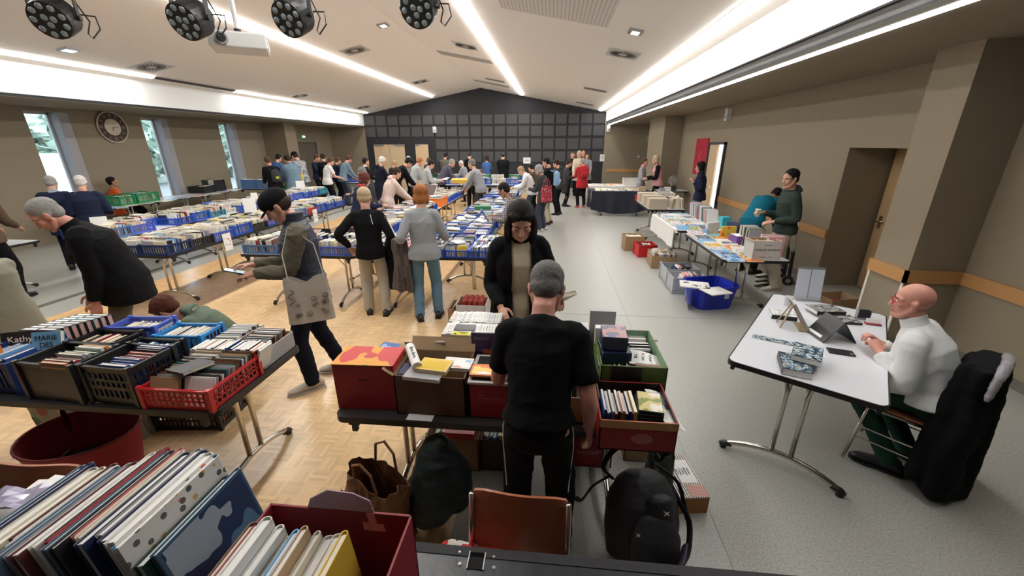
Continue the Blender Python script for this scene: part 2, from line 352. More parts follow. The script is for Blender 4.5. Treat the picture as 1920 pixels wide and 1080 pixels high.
# open door; the daylight beyond is put into the pane as a glow
t = thing('door_5', None, None, (XW, 11.25, 0)); t['kind'] = 'structure'
b = MB(); b.box(-.06, .12, -.55, -.5, 0, 2.12); b.box(-.06, .12, .5, .55, 0, 2.12); b.box(-.06, .12, -.55, .55, 2.07, 2.12); b.build('door_frame', mat('dark_frame', (.06, .05, .045), .5), t)
b = MB(); b.box(-.02, .02, -.05, .5, .01, 2.06); b.build('door_panel', m_door, t)
b = MB(); b.box(.02, .03, -.5, -.05, .02, 2.06); b.build('door_glass', mat('bright_frosted_glass', (.93, .97, 1), .4, emit=1.0), t)
b = MB(); b.tube([(-.02, 0, 1.02), (-.08, 0, 1.02), (-.08, .1, 1.02)], .01, 8); b.build('door_handle', m_chrome, t)
# handrails in honey oak
b = MB(); b.box(XN - .03, XN, YF, 4.33, .73, .86); b.box(XP - .03, XN, 4.3, 4.33, .73, .86); b.box(XP - .03, XP, 4.3, 4.82, .73, .86); b.box(XW - .03, XW, 6.42, 10.65, .73, .86)
b.box(XR + .2, 4.9, YB - .03, YB, .78, .92); struct('trim_11', b, m_rail)
b = MB(); b.box(XN - .015, XN, YF, 4.33, 0, .09); b.box(XP, XN, 4.315, 4.33, 0, .09); b.box(XP - .015, XP, 4.33, 4.8, 0, .09); b.box(XW - .015, XW, 6.42, 10.7, 0, .09); struct('baseboard_right', b, m_skirt)
b = MB(); b.box(XP - .012, XP, 4.79, 4.82, .0, .73); b.box(XP - .012, XP, 4.32, 4.35, 0, .73); struct('trim_12', b, mat('cream_edge', (.75, .7, .6), .6))
# black stage platform in front of the camera, chairs tucked under its edge
PZ = .74; PY = 1.02
m_stage = mat('stage_black', (.022, .026, .031), .35, bump=.15, bscale=25, var=.25, vscale=30)
t = thing('stage_platform', 'black metal stage platform across the bottom of the picture', 'platform', (0, 0, 0))
b = MB(); b.box(-3.2, 3.3, -1.2, PY, PZ - .02, PZ); b.build('deck', m_stage, t); b = MB(); b.box(-3.2, 3.3, PY - .03, PY + .006, PZ - .09, PZ + .003); b.box(-3.2, 3.3, -1.2, -1.17, PZ - .09, PZ); b.box(-3.2, -3.17, -1.2, PY, PZ - .09, PZ); b.box(3.27, 3.3, -1.2, PY, PZ - .09, PZ); b.build('frame', m_black, t)
for x in (-3.1, -1.3, 1.3, 3.2):
    for y in (-1.1, .3): b = MB(); b.box(x - .03, x + .03, y - .03, y + .03, 0, PZ - .02); b.build('leg', m_grey, t)
sx0 = at(895, 1042, PZ)
b = MB(); b.box(-.028, .028, -.03, .03, 0, .003); b.box(-.029, -.026, -.031, .031, 0, .006, 1); b.box(.026, .030, -.031, .031, 0, .006, 1)
tag(b.build('stage_post_socket', [mat('pure_black', (.002, .002, .002), .9), m_grey], loc=(sx0.x, sx0.y - .02, PZ)), 'square black post socket with a grey rim in the stage edge', 'socket')
for px, py in ((862, 1036), (862, 1058), (926, 1045), (926, 1065)):
    p = at(px, py, PZ); b = MB(); b.disc((0, 0, 0), .006, .003, 10); b.disc((0, 0, .003), .0035, .002, 8)
    tag(b.build('bolt', m_grey, loc=p), f'small round bolt {"left" if px < 900 else "right"} of the stage socket, {"farther" if py < 1050 else "nearer"} one of its pair', 'bolt', 'bolts round the stage socket')
# ---------------------------------------------------------------- things on the ceiling
a_ = math.atan((ZR - ZE) / (XM - XL))
def on_slope(px, py):
    'where the photograph shows this point of the vault'
    d = AX @ np.array([px - 960, py - 540, FPX]); s = (ZR - ZE) / (XM - XL)
    for sg in (1, -1):
        # z = ZR - s*|x-XM|
        t = (ZR + (-s * XM if sg > 0 else s * XM) - CAM_H) / (d[2] - (s if sg > 0 else -s) * d[0]) if False else None
    for side in (-1, 1):
        t = (ZR - CAM_H + side * s * XM) / (d[2] + side * s * d[0]); x = d[0] * t
        if t > 0 and (x - XM) * side >= 0: return V((x, d[1] * t, d[2] * t + CAM_H)), side
    return None
m_vent = mat('vent_grey', (.50, .47, .44), .6)
def vent(px, py, rnd_, label, w_=.6, l_=.6):
    p, sd = on_slope(px, py); t = thing('ceiling_vent', label, 'vent', p, 0, 'air vents in the ceiling'); t.rotation_euler.y = a_ * sd
    b = MB()
    if rnd_:
        b.box(-w_ / 2, w_ / 2, -l_ / 2, l_ / 2, -.012, -.002); b.build('faceplate', m_ceil if rnd_ == 2 else m_vent, t)
        b = MB()
        for k in range(24):
            a = 2 * math.pi * k / 24; M = Matrix.Rotation(a, 4, 'Z'); b.box(w_ * .16, w_ * .42, -.012, .008, -.016, -.012, 0, M)
        b.build('slots', m_dark, t); b = MB(); b.disc((0, 0, -.02), w_ * .12, .008, 16); b.build('hub', m_vent, t)
    else:
        b.box(-w_ / 2, w_ / 2, -l_ / 2, l_ / 2, -.012, -.002); b.build('faceplate', m_vent, t)
        b = MB()
        for k in range(5): b.box(-w_ / 2 + .03, w_ / 2 - .03, -l_ / 2 + l_ * (k + .3) / 5, -l_ / 2 + l_ * (k + .6) / 5, -.015, -.012)
        b.build('slots', m_dark, t)
for px, py, r, lb in ((284, 125, 1, 'round swirl vent in the left slope behind the first stage light'), (563, 179, 2, 'round swirl vent far down the left slope near the eave'), (665, 94, 1, 'round swirl vent between the two left LED lines'),
        (873, 86, 1, 'round swirl vent just left of the ridge LED line'), (1168, 101, 1, 'large round swirl vent on the right slope below the sensor'), (788, 153, 1, 'small far swirl vent close to the end of the double LED line'), (681, 201, 1, 'smallest swirl vent beside the black wall at the far left eave')):
    vent(px, py, r, lb)
for px, py, lb in ((928, 150, 'rectangular slotted vent near the ridge by the black gable'), (1116, 168, 'rectangular slotted vent on the right slope before the black wall'), (1096, 194, 'rectangular slotted vent at the foot of the right slope by the black wall')):
    vent(px, py, 0, lb, .75, .4)
def sensor(px, py, label):
    p, sd = on_slope(px, py); t = thing('ceiling_sensor', label, 'detector', p); t.rotation_euler.y = a_ * sd
    b = MB(); b.box(-.11, .11, -.11, .11, -.03, 0); b.build('housing', m_grey, t); b = MB(); b.box(-.06, .06, -.09, .09, -.036, -.03); b.build('lens', mat('lens_white', (.9, .95, .9), .2, emit=.6), t)
sensor(1192, 58, 'small square grey ceiling spotlight on the right slope'); sensor(718, 46, 'small square ceiling spotlight on the left slope'); sensor(128, 92, 'small white ceiling spotlight near the left eave')
b = MB()
for (x0, y0), (x1, y1) in (((820, 96), (925, 118)), ((888, 150), (955, 163))):
    p, s_ = on_slope(x0, y0); q, s2 = on_slope(x1, y1); w_ = abs(q.x - p.x); M = Matrix.Translation(((p.x + q.x) / 2, (p.y + q.y) / 2, slope((p.x + q.x) / 2) - .003)) @ Matrix.Rotation(a_ * s_, 4, 'Y')
    b.box(-w_ / 2, w_ / 2, -.25, .25, -.012, -.001, 0, M)
struct('trim_15', b, mat('ceiling_panel_grey', (.38, .35, .32), .9))
# perforated acoustic field right of the ridge
b = MB()
def perf():
    m = bpy.data.materials.new('perforated_board'); m.use_nodes = True; nt = m.node_tree; bb = nt.nodes['Principled BSDF']
    g = nt.nodes.new('ShaderNodeNewGeometry'); wv = nt.nodes.new('ShaderNodeTexWave'); wv.inputs['Scale'].default_value = 5.5; wv.bands_direction = 'X'
    nt.links.new(g.outputs['Position'], wv.inputs[0]); r = nt.nodes.new('ShaderNodeValToRGB'); r.color_ramp.elements[0].color = (.50, .46, .42, 1); r.color_ramp.elements[1].color = (.70, .65, .6, 1); r.color_ramp.elements[1].position = .4
    nt.links.new(wv.outputs[0], r.inputs[0]); nt.links.new(r.outputs[0], bb.inputs['Base Color']); bb.inputs['Roughness'].default_value = .9; return m
p0, _ = on_slope(960, 20); 
M = Matrix.Translation((.05, 5.2, slope(.05) - .003)) @ Matrix.Rotation(a_, 4, 'Y'); b.box(-.95, .75, -4.3, 2.2, -.004, 0, 0, M); struct('trim_16', b, perf())
def fitting(name, p, sz, label, cat, m, normal='y'):
    b = MB(); b.box(-sz[0] / 2, sz[0] / 2, -sz[1] / 2, sz[1] / 2, -sz[2] / 2, sz[2] / 2); t = thing(name, label, cat, p)
    b.build('casing', m, t, bevel=.004); b = MB()
    if normal == 'y': b.box(-sz[0] * .3, sz[0] * .3, -sz[1] / 2 - .004, -sz[1] / 2, -sz[2] * .35, -sz[2] * .05)
    else: b.box(-sz[0] / 2 - .004, -sz[0] / 2, -sz[1] * .3, sz[1] * .3, -sz[2] * .35, -sz[2] * .05)
    b.build('grille', m_grey, t); return t
m_off = mat('offwhite_plastic', (.72, .72, .70), .5)
fitting('wall_speaker', aty(815, 243, YB - .09), (.17, .1, .28), 'small white box speaker on the black back wall', 'speaker', m_off)
fitting('wall_speaker', aty(1141, 241, YB - .05), (.17, .1, .28), 'small white box speaker on the beige end wall beside the right fascia', 'speaker', m_off)
fitting('wall_speaker', atx(1365, 215, XW - .05), (.1, .15, .27), 'white box speaker high on the right wall over the open door', 'speaker', m_off, 'x')
fitting('wall_switch', aty(1197, 294, YB - .01), (.09, .02, .09), 'small white switch plate on the beige end wall', 'switch', m_off)
fitting('wall_lamp', aty(1220, 259, YB - .06), (.12, .08, .1), 'tiny bright emergency lamp high on the beige end wall', 'lamp', mat('lamp_white', (1, .95, .85), .4, emit=1.5))
for px, py, w_, h_, yy, lb in ((988, 301, .36, .28, YB - .036, 'white paper notice on the black wall above the tables'), (1129, 296, .22, .32, YB - .036, 'white sheet notice at the right corner of the black wall')):
    p = aty(px, py, yy); b = MB(); b.box(-w_ / 2, w_ / 2, -.002, 0, -h_ / 2, h_ / 2); t = tag(b.build('notice', mat('paper_white', (.82, .82, .80), .8), loc=p), lb, 'notice')
    b = MB(); [b.box(-w_ * .3, w_ * .3, -.003, -.002, h_ * (.2 - .16 * k), h_ * (.2 - .16 * k) + .012) for k in range(3)]; b.build('printed_lines', m_dark, t)
p = atx(1319, 283, XW - .02); t = thing('fabric_banner', 'tall red fabric banner with pale script hanging beside the open door', 'banner', (XW - .012, 12.38, 1.6))
b = MB(); b.box(-.012, .006, -.48, .48, -.35, .62); b.build('cloth', mat('red_felt', (.38, .012, .035), .9, bump=.4, bscale=40), t)
b = MB(); rr = random.Random(3)
for k in range(9): b.tube([(-.014, .1 * math.sin(k), .3 - .07 * k), (-.014, .1 * math.sin(k) + .03, .27 - .07 * k), (-.014, .1 * math.sin(k) - .02, .24 - .07 * k), (-.014, .1 * math.sin(k) + .04, .22 - .07 * k)], .004, 5)
b.build('lettering', mat('pale_pink', (.75, .45, .5), .8), t)
# clock
t = thing('wall_clock', 'large round clock with cream face and dark openwork ring on the left wall', 'clock', (WL + .02, 10.15, 2.55)); RY = Matrix.Rotation(math.pi / 2, 4, 'Y')
m_cr = mat('clock_cream', (.62, .55, .42), .6); m_br = mat('clock_brown', (.06, .04, .028), .6)
b = MB(); b.disc((0, 0, 0), .37, .012, 40, 0, RY); b.build('dial', m_br, t)
b = MB(); b.tube([(.02, .37 * math.cos(a), .37 * math.sin(a)) for a in np.linspace(0, 2 * math.pi, 41)], .016, 8); b.build('rim', m_cr, t)
b = MB(); b.disc((0, 0, .012), .2, .012, 32, 0, RY); b.build('face', m_cr, t)
b = MB()
for k in range(12):
    a = k * math.pi / 6; M = Matrix.Rotation(a, 4, 'X'); b.box(.012, .02, -.022 if k % 3 else -.034, .022 if k % 3 else .034, .24, .33, 0, M)
b.build('numerals', mat('numeral_dark', (.16, .13, .1), .6), t)
b = MB(); b.bar((.028, 0, 0), (.028, .14, .0), .004, .012); b.build('minute_hand', m_dark, t); b = MB(); b.bar((.028, 0, 0), (.028, -.02, -.09), .004, .016); b.build('hour_hand', m_dark, t)
# ---------------------------------------------------------------- stage lights and projector
m_lens = mat('lens_glass', (.20, .25, .27), .08, spec=.8)
def par(px, py, dep, label, rz, tilt):
    d = AX @ np.array([px - 960, py - 540, FPX]) * dep / FPX; p = V((d[0], d[1], d[2] + CAM_H))
    t = thing('stage_spotlight', label, 'stage light', p, rz)
    Mt = Matrix.Rotation(-tilt, 4, 'X')
    b = MB(); b.tube([Mt @ V(q) for q in ((0, -.10, 0), (0, -.07, 0), (0, .06, 0), (0, .13, 0), (0, .16, 0))], [.135, .14, .14, .10, .05], 24); b.build('lamp_body', m_dark, t, smooth=False)
    b = MB(); n = 0
    for rr_, cnt in ((.028, 3), (.088, 9)):
        for k in range(cnt):
            a = 2 * math.pi * k / cnt + .3; b.ell((rr_ * math.cos(a) * 1.15, -.102, rr_ * math.sin(a) * 1.15), (.024, .012, .024), 10, 6, 0, Mt)
    b.build('led_lenses', m_lens, t, smooth=True)
    b = MB()
    for sx in (-1, 1): b.box(sx * .155 - .004, sx * .155 + .004, -.02, .02, -.01, .2); b.tube([(sx * .14, 0, 0), (sx * .17, 0, 0)], .02, 10)
    b.box(-.16, .16, -.02, .02, .19, .2); b.box(-.1, .1, -.012, .012, .2, .22); b.build('yoke', m_dark, t)
    b = MB(); b.tube([(0, 0, .2), (0, 0, .26)], .02, 8); b.box(-.03, .03, -.03, .03, .24, .3); b.build('clamp', m_grey, t)
    b = MB(); b.tube([(.1, .1, .05), (.22, .1, .04), (.25, .06, -.06), (.2, .02, -.14), (.16, .05, -.1), (.17, .1, 0), (.1, .06, .2)], .006, 6); b.build('power_cable', m_dark, t)
    return p
pp = [par(105, 32, 3.3, 'black LED stage spotlight, leftmost under the ceiling truss', R_(20), R_(-28)), par(360, 35, 3.3, 'black LED stage spotlight left of the projector', R_(-4), R_(-28)),
      par(552, 30, 3.35, 'black LED stage spotlight with a looped cable right of the projector', R_(-8), R_(-28)), par(787, 13, 3.35, 'black LED stage spotlight, rightmost, cut by the top of the picture', R_(-2), R_(-30))]
t = thing('lighting_truss', 'grey tubular truss at the top left carrying the stage spotlights', 'truss', (-2.6, 3.62, 3.4))
b = MB()
for yy, zz in ((-.0, 0), (.2, .03), (.1, .2)): b.tube([(-2.6, yy, zz), (4, yy, zz)], .024, 10)
b.build('chords', m_grey, t); b = MB()
for k in range(22):
    x = -2.6 + .3 * k; b.tube([(x, 0, 0), (x + .15, .1, .2), (x + .3, .2, .03), (x, 0, 0)], .008, 6)
b.build('lacing', m_grey, t); b = MB(); b.tube([(-2.2, .1, .2), (-2.2, .1, slope(-4.8) - 3.4)], .006, 6); b.tube([(2.2, .1, .2), (2.2, .1, slope(-.4) - 3.4)], .006, 6); b.build('hanging_wire', m_grey, t)
d = AX @ np.array([450 - 960, 82 - 540, FPX]) * 3.8 / FPX; p = V((d[0], d[1], d[2] + CAM_H))
t = thing('projector', 'white ceiling projector hanging on a pole beside the stage spotlights', 'projector', p, R_(32))
b = MB(); b.box(-.23, .23, -.19, .19, -.065, .065); b.build('casing', m_off, t, bevel=.012)
b = MB(); b.tube([(-.12, -.185, 0), (-.12, -.215, 0)], .05, 20); b.tube([(-.12, -.2, 0), (-.12, -.217, 0)], .037, 16, 1); b.build('lens', [m_grey, m_dark], t)
b = MB(); [b.box(.231, .236, -.16 + .11 * k, -.07 + .11 * k, -.045, .045) for k in range(3)]; b.build('air_grille', m_grey, t)
b = MB(); b.tube([(0, 0, .065), (0, 0, .12)], .03, 10, 1); b.tube([(0, 0, .12), (0, 0, .36)], .022, 12); b.tube([(0, 0, .36), (0, 0, .42)], .028, 12, 1); b.tube([(0, 0, .42), (0, 0, slope(p.x) - p.z)], .024, 12); b.build('ceiling_pole', [m_off, m_dark], t)
# ---------------------------------------------------------------- outside the windows
b = MB(); b.box(-60, WL - .4, -20, 60, -.3, -.15); struct('ground_outside', b, mat('asphalt', (.22, .22, .21), .9))
def blob_mesh(name, seed, m, n=420, R=1.0, leaf_=.22):
    rr = random.Random(seed); b = MB()
    for k in range(n):
        d = V((rr.gauss(0, 1), rr.gauss(0, 1), rr.gauss(0, 1))).normalized() * R * (rr.random() ** .33); d.z *= 1.1
        q = Matrix.Rotation(rr.random() * 6.28, 3, V((rr.random(), rr.random(), rr.random() + .01)).normalized()); s_ = leaf_ * (.6 + rr.random())
        b.quad(*[d + q @ V(c) * s_ for c in ((-1, -.5, 0), (1, -.5, .1), (1, .5, 0), (-1, .5, -.1))])
    return b
m_leaf = mat('outdoor_foliage', (.50, .60, .50), .8, var=.4, vscale=2)
tm = blob_mesh('c', 1, m_leaf, 2600, 1.0, .085).mesh('crown', m_leaf)
spots_t = [(-25, 9, 3.2), (-24, 16, 3.0), (-26, 23, 3.2), (-25, 30, 3.0)]
desc_t = ['first', 'second', 'third', 'fourth', 'fifth', 'sixth']
for k, (x, y, r) in enumerate(spots_t):
    t = thing('tree', f'green leafy tree outside the slit windows, {desc_t[k]} along from the left', 'tree', (x, y, -.15), k)
    b = MB(); b.tube([(0, 0, 0), (.05, 0, 1.5), (0, .05, 3)], [.16, .12, .06], 8); b.build('trunk', mat('bark', (.1, .07, .05), .9), t)
    o = bpy.data.objects.new('crown', tm); col.objects.link(o); o.parent = t; o.scale = (r, r, r * .95); o.location = (0, 0, r * .95)
t = thing('van', 'white van parked outside the leftmost slit window', 'van', (-18.5, 12.6, -.15), R_(8))
m_van = mat('van_white', (.85, .87, .9), .3)
b = MB(); b.prism([(-2.4, .3), (-2.4, 2.0), (1.2, 2.0), (1.9, 1.25), (2.5, 1.05), (2.55, .3)], -.95, .95, 0, Matrix.Rotation(math.pi / 2, 4, 'X')); b.build('van_body', m_van, t, bevel=.05)
b = MB(); b.box(-1.9, -.4, -.96, -.955, 1.25, 1.75); b.prism([(.2, 1.25), (.2, 1.8), (1.1, 1.8), (1.6, 1.25)], -.96, .96, 0, Matrix.Rotation(math.pi / 2, 4, 'X')); b.box(.951, .952, .1, .1, 0, 0); b.build('van_window', mat('tinted_glass', (.03, .04, .05), .1), t)
for x in (-1.6, 1.6):
    b = MB(); b.tube([(x, -.98, .33), (x, .98, .33)], .33, 20); b.build('wheel', m_dark, t)
# ================================================================ TABLES
TH = .74
m_lam = mat('white_laminate', (.66, .68, .72), .28); m_lamd = mat('dark_laminate', (.035, .033, .035), .3)
m_tube = mat('satin_steel', (.62, .58, .52), .22, metal=1)
def arc(p0, p1, rise, n=12):
    p0 = V(p0); p1 = V(p1); return [p0.lerp(p1, k / n) + V((0, 0, rise * (1 - (2 * k / n - 1) ** 2))) for k in range(n + 1)]
TABLE = {}
def rounded(L, D, r, n=5):
    poly = []
    for cx, cy, a0 in ((L / 2 - r, D / 2 - r, 0), (-L / 2 + r, D / 2 - r, 90), (-L / 2 + r, -D / 2 + r, 180), (L / 2 - r, -D / 2 + r, 270)):
        poly += [(cx + r * math.cos(R_(a0 + 90 * k / n)), cy + r * math.sin(R_(a0 + 90 * k / n))) for k in range(n + 1)]
    return poly
def table(cx, cy, L, D, rz, label, dark=False, inset=.32, group=None):
    key = (round(L, 2), round(D, 2), dark, inset)
    if key in TABLE:
        t = dup(TABLE[key], None, (cx, cy, 0), R_(rz)); t['label'] = label
        if group: t['group'] = group
        return t
    t = thing('folding_table', label, 'table', (cx, cy, 0), R_(rz), group); TABLE[key] = t
    b = MB(); b.prism(rounded(L - .016, D - .016, .05), TH - .026, TH); b.build('tabletop', m_lamd if dark else m_lam, t)
    b = MB(); po = rounded(L, D, .056); pi_ = rounded(L - .016, D - .016, .05); n = len(po)
    vs = [(p[0], p[1], z) for z in (TH - .034, TH + .001) for p in po] + [(p[0], p[1], z) for z in (TH - .034, TH + .001) for p in pi_]
    b.add(vs, [(k, (k + 1) % n, n + (k + 1) % n, n + k) for k in range(n)] + [(2 * n + (k + 1) % n, 2 * n + k, 3 * n + k, 3 * n + (k + 1) % n) for k in range(n)] + [(n + k, n + (k + 1) % n, 3 * n + (k + 1) % n, 3 * n + k) for k in range(n)] + [((k + 1) % n, k, 2 * n + k, 2 * n + (k + 1) % n) for k in range(n)])
    b.build('edge_band', m_dark, t)
    for sx in (-1, 1):
        x = sx * (L / 2 - inset); b = MB()
        for sy in (-1, 1):
            y = sy * .055; ang = sy * .02
            b.tube([(x, y, .12), (x, y, .60), (x, y + sy * .01, .66), (x, y + sy * .07, .705), (x, y + sy * (D / 2 - .14), .708)], .016, 10)
        b.tube(arc((x, -D / 2 + .07, .035), (x, D / 2 - .07, .035), .095, 14), .018, 10)
        b.tube([(x - sx * .02, 0, .69), (x - sx * .22, 0, .70)], .008, 6); b.tube([(x, -.055, .5), (x - sx * .2, -.03, .70)], .007, 6); b.tube([(x, .055, .5), (x - sx * .2, .03, .70)], .007, 6)
        lg = b.build('leg_frame', m_tube, t, smooth=True)
        for sy in (-1, 1):
            y = sy * (D / 2 - .07); b = MB(); b.tube([(x, y - sy * .05, .052), (x, y, .036), (x, y + sy * .018, .02)], [.021, .023, .02], 10); b.tube([(x, y, .0), (x, y, .03)], [.022, .018], 10); b.build('foot_cap', m_dark, lg, smooth=True)
    for sx in (-1, 1):
        for sy in (-1, 1):
            b = MB(); x = sx * (L / 2 - .1); y = sy * (D / 2 - .03)
            b.box(x - .03, x + .03, y - .012, y + .012, TH - .06, TH - .03); b.box(x - .014, x + .014, y - .012, y + .012, TH - .10, TH - .06); b.build('stacking_clip', m_dark, t)
    return t
# rows of the left half (A = aisle side, B = middle, C = by the wall)
ya = [5.42, 7.02, 8.62]
for i, y in enumerate(ya): table(-5.36, y, 1.6, .8, 90, f'folding table of the aisle-side book row at the left, {ORD[i]} from the near end')
yb = [6.2, 7.8, 9.4, 11.0]
for i, y in enumerate(yb): table(-7.1, y, 1.6, .8, 90, f'white-topped folding table of the middle book row at the left, {ORD[i]} from the near end')
for i, y in enumerate([8.7, 10.3, 11.9]): table(-10.5, y, 1.6, .8, 90, f'folding table with records against the window wall, {ORD[i]} from the near end')
table(-8.6, 4.95, 1.6, .8, 0, 'folding table with dark blue crates at the far left edge of the picture')
# central block
table(-3.32, 5.2, 1.6, .8, 0, 'folding table at the near left corner of the central block, blue crate on its corner')
table(-1.57, 5.25, 1.68, .8, 0, 'folding table at the near right end of the central block, behind the black-coated woman')
for i, y in enumerate([6.45, 8.05, 9.65, 11.25]): table(-2.9, y, 1.6, .8, 90, f'folding table in the left column of the central block, {ORD[i]} from the near end')
for i, y in enumerate([6.5, 8.1, 9.7, 11.3]): table(-1.3, y, 1.6, .8, 90, f'folding table in the right column of the central block, {ORD[i]} from the near end')
for i, x in enumerate([-4.4, -2.7, -1.0]): table(x, 16.6, 1.6, .8, 0, f'folding table of the far cross row before the black wall, {ORD[i]} from the left')
for i, x in enumerate([-3.6, -1.9]): table(x, 14.75, 1.6, .8, 0, f'folding table behind the central block, {["left", "right"][i]} one of two')
table(-7.6, 15.4, 1.6, .8, 0, 'folding table in the far left corner near the double beech door')
# front tables
table(-.25, 2.08, 1.75, .8, 0, 'dark-topped folding table with cardboard boxes in front of the man in the black T-shirt', dark=True, inset=.24)
table(-2.62, 2.04, 1.7, .8, 0, 'dark-topped folding table full of book crates at the lower left', dark=True, inset=.2)
tt = at(1450, 550, TH); t2 = at(1658, 765, TH); t1 = at(1662, 588, TH); t3 = at(1368, 680, TH)
ca = (tt + t2 + t1 + t3) / 4; ra = math.degrees(math.atan2((tt - t3).y + (t1 - t2).y, (tt - t3).x + (t1 - t2).x))
table(ca.x, ca.y, 1.66, .82, ra, 'white-topped folding table of the seated man in the white pullover', inset=.10)
AUT = Matrix.Translation((ca.x, ca.y, TH)) @ Matrix.Rotation(R_(ra), 4, 'Z')
# right-hand row
table(2.52, 5.82, 1.6, .8, 90, 'folding table with comic books and a lettered carton, nearest of the right-hand row')
table(2.48, 7.6, 1.6, .8, 90, 'folding table under white paper in the right-hand row')
table(2.5, 9.9, 1.6, .8, 90, 'folding table with cardboard trays in the right-hand row, beyond the white paper')
table(2.05, 13.0, 1.7, .8, 0, 'folding table under a dark navy cloth in the far right aisle')
table(2.1, 14.6, 1.7, .8, 0, 'folding table under a white cloth in the far right corner')
table(3.62, 13.05, .9, .6, 0, 'small folding table with a desk fan by the right pier')
m_pw = mat('white_cloth', (.74, .73, .70), .85, bump=.3, bscale=12); m_nv = mat('navy_cloth', (.012, .014, .026), .75, bump=.3, bscale=14)
def cloth(name, x0, x1, y0, y1, drops, label, m, seed=1, wav=.025):
    'a cloth lying on a table and hanging over the edges with folds; drops = (near, far, left, right)'
    b = MB(); z = TH + .004; rr = random.Random(seed); N = 28
    b.box(x0, x1, y0, y1, z, z + .003)
    def hang(p, q, nrm, drop, amt=.06):
        p = V(p); q = V(q); nv = V(nrm); rowsn = 8; vs = []; ph = rr.random() * 6
        for i in range(rowsn + 1):
            f = i / rowsn
            for k in range(N + 1):
                u = k / N; dz = (drop(u) if callable(drop) else drop) * f
                off = .006 + f * (.02 + wav * math.sin(u * 17 + ph) + wav * .7 * math.sin(u * 31 + ph * 2))
                o = p.lerp(q, u) + nv * off; vs.append((o.x, o.y, z + .003 - dz))
        n = N + 1; b.add(vs, [(i * n + k, i * n + k + 1, (i + 1) * n + k + 1, (i + 1) * n + k) for i in range(rowsn) for k in range(N)])
    if drops[0]: hang((x0, y0, z), (x1, y0, z), (0, -1, 0), drops[0])
    if drops[1]: hang((x1, y1, z), (x0, y1, z), (0, 1, 0), drops[1])
    if drops[2]: hang((x0, y1, z), (x0, y0, z), (-1, 0, 0), drops[2])
    if drops[3]: hang((x1, y0, z), (x1, y1, z), (1, 0, 0), drops[3])
    o = b.build(name, m, smooth=False); so = o.modifiers.new('thickness', 'SOLIDIFY'); so.thickness = .002
    return tag(o, label, 'tablecloth')
cloth('paper_tablecloth', 2.04, 2.93, 6.86, 8.45, (.05, .0, .3, .05), 'white paper cover over the magazine table of the right-hand row', m_pw, 2, .01)
cloth('tablecloth', 1.17, 2.93, 12.58, 13.42, (lambda u: .45 + .22 * math.sin(2.4 * u + .4), .1, .5, .3), 'dark navy cloth hanging in swags over a table in the far right aisle', m_nv, 3, .04)
cloth('tablecloth', 1.22, 2.98, 14.17, 15.03, (.5, .1, .52, .1), 'white cloth over the table in the far right corner', m_pw, 4)
# ================================================================ BOOKS: one registry, the largest in view become things
COV = {'white': (.72, .71, .68), 'cream': (.66, .60, .47), 'black': (.02, .02, .022), 'grey': (.32, .32, .33), 'red': (.34, .02, .025), 'orange': (.70, .20, .03), 'yellow': (.72, .50, .06), 'pale yellow': (.72, .62, .28),
       'blue': (.03, .10, .36), 'light blue': (.18, .42, .68), 'navy': (.015, .025, .09), 'green': (.04, .20, .09), 'teal': (.02, .16, .18), 'pink': (.72, .30, .34), 'purple': (.16, .06, .26), 'brown': (.17, .08, .04), 'tan': (.48, .34, .2)}
CM = {k: mat('cover_' + k.replace(' ', '_'), v, .42) for k, v in COV.items()}
m_page = mat('book_pages', (.72, .68, .58), .9, bump=.25, bscale=500, stretch=(1, .05, .05)); m_page2 = mat('white_pages', (.80, .79, .76), .9)
ART = {}
for k, cs in {'comic art': ('light blue', 'white', 'white', 'orange', 'navy'), 'orange art': ('orange', 'yellow', 'white', 'brown'), 'blue art': ('blue', 'light blue', 'white', 'navy'), 'pink art': ('pink', 'white', 'light blue', 'purple'), 'dark art': ('black', 'grey', 'navy', 'white'), 'green art': ('green', 'pale yellow', 'teal', 'white')}.items():
    CM[k] = pattern('art_' + k.replace(' ', '_'), 'art', [COV[c] for c in cs], 4.2, .35)
BK = []; PROTO = {}
PAL = ['white'] * 18 + ['cream'] * 15 + ['grey'] * 3 + ['black'] * 3 + ['red', 'orange', 'yellow', 'pale yellow', 'blue', 'light blue', 'navy', 'green', 'pink', 'brown', 'tan']
PALD = ['black'] * 7 + ['grey'] * 5 + ['white'] * 16 + ['navy', 'blue', 'red', 'purple', 'teal', 'yellow']
PALA = ['comic art'] * 3 + ['orange art', 'blue art', 'blue art', 'pink art', 'dark art', 'green art', 'white', 'white', 'light blue', 'orange']
def unit(kind, color):
    'unit meshes, x thickness, y width (spine at 0), z height; scaled per copy'
    k = (kind, color)
    if k in PROTO: return PROTO[k]
    b = MB()
    if kind == 'disc_case':
        b.box(0, 1, 0, 1, 0, 1, 0); b.box(.12, .88, .02, .98, 1.0, 1.004, 1)
    elif kind == 'magazine':
        b.box(0, 1, 0, 1, 0, 1, 1); b.box(.99, 1.02, 0, 1, 0, 1, 0); b.box(-.02, .01, 0, 1, 0, 1, 0)
    else:
        b.box(0, .07, 0, 1, 0, 1, 0); b.box(.93, 1, 0, 1, 0, 1, 0); b.box(0, 1, 0, .03, 0, 1, 0); b.box(.07, .93, .03, .97, .012, .985, 1)
    PROTO[k] = b.mesh(kind, [CM[color], m_page if kind == 'book' else m_page2]); return PROTO[k]
def book(M, t_, d_, h_, color, where, group, kind='book', idx=None, rn=''):
    'M places the unit box; sizes in metres'
    BK.append((M @ Matrix.Diagonal((t_, d_, h_, 1)), t_, d_, h_, color, where, group, kind, idx, rn))
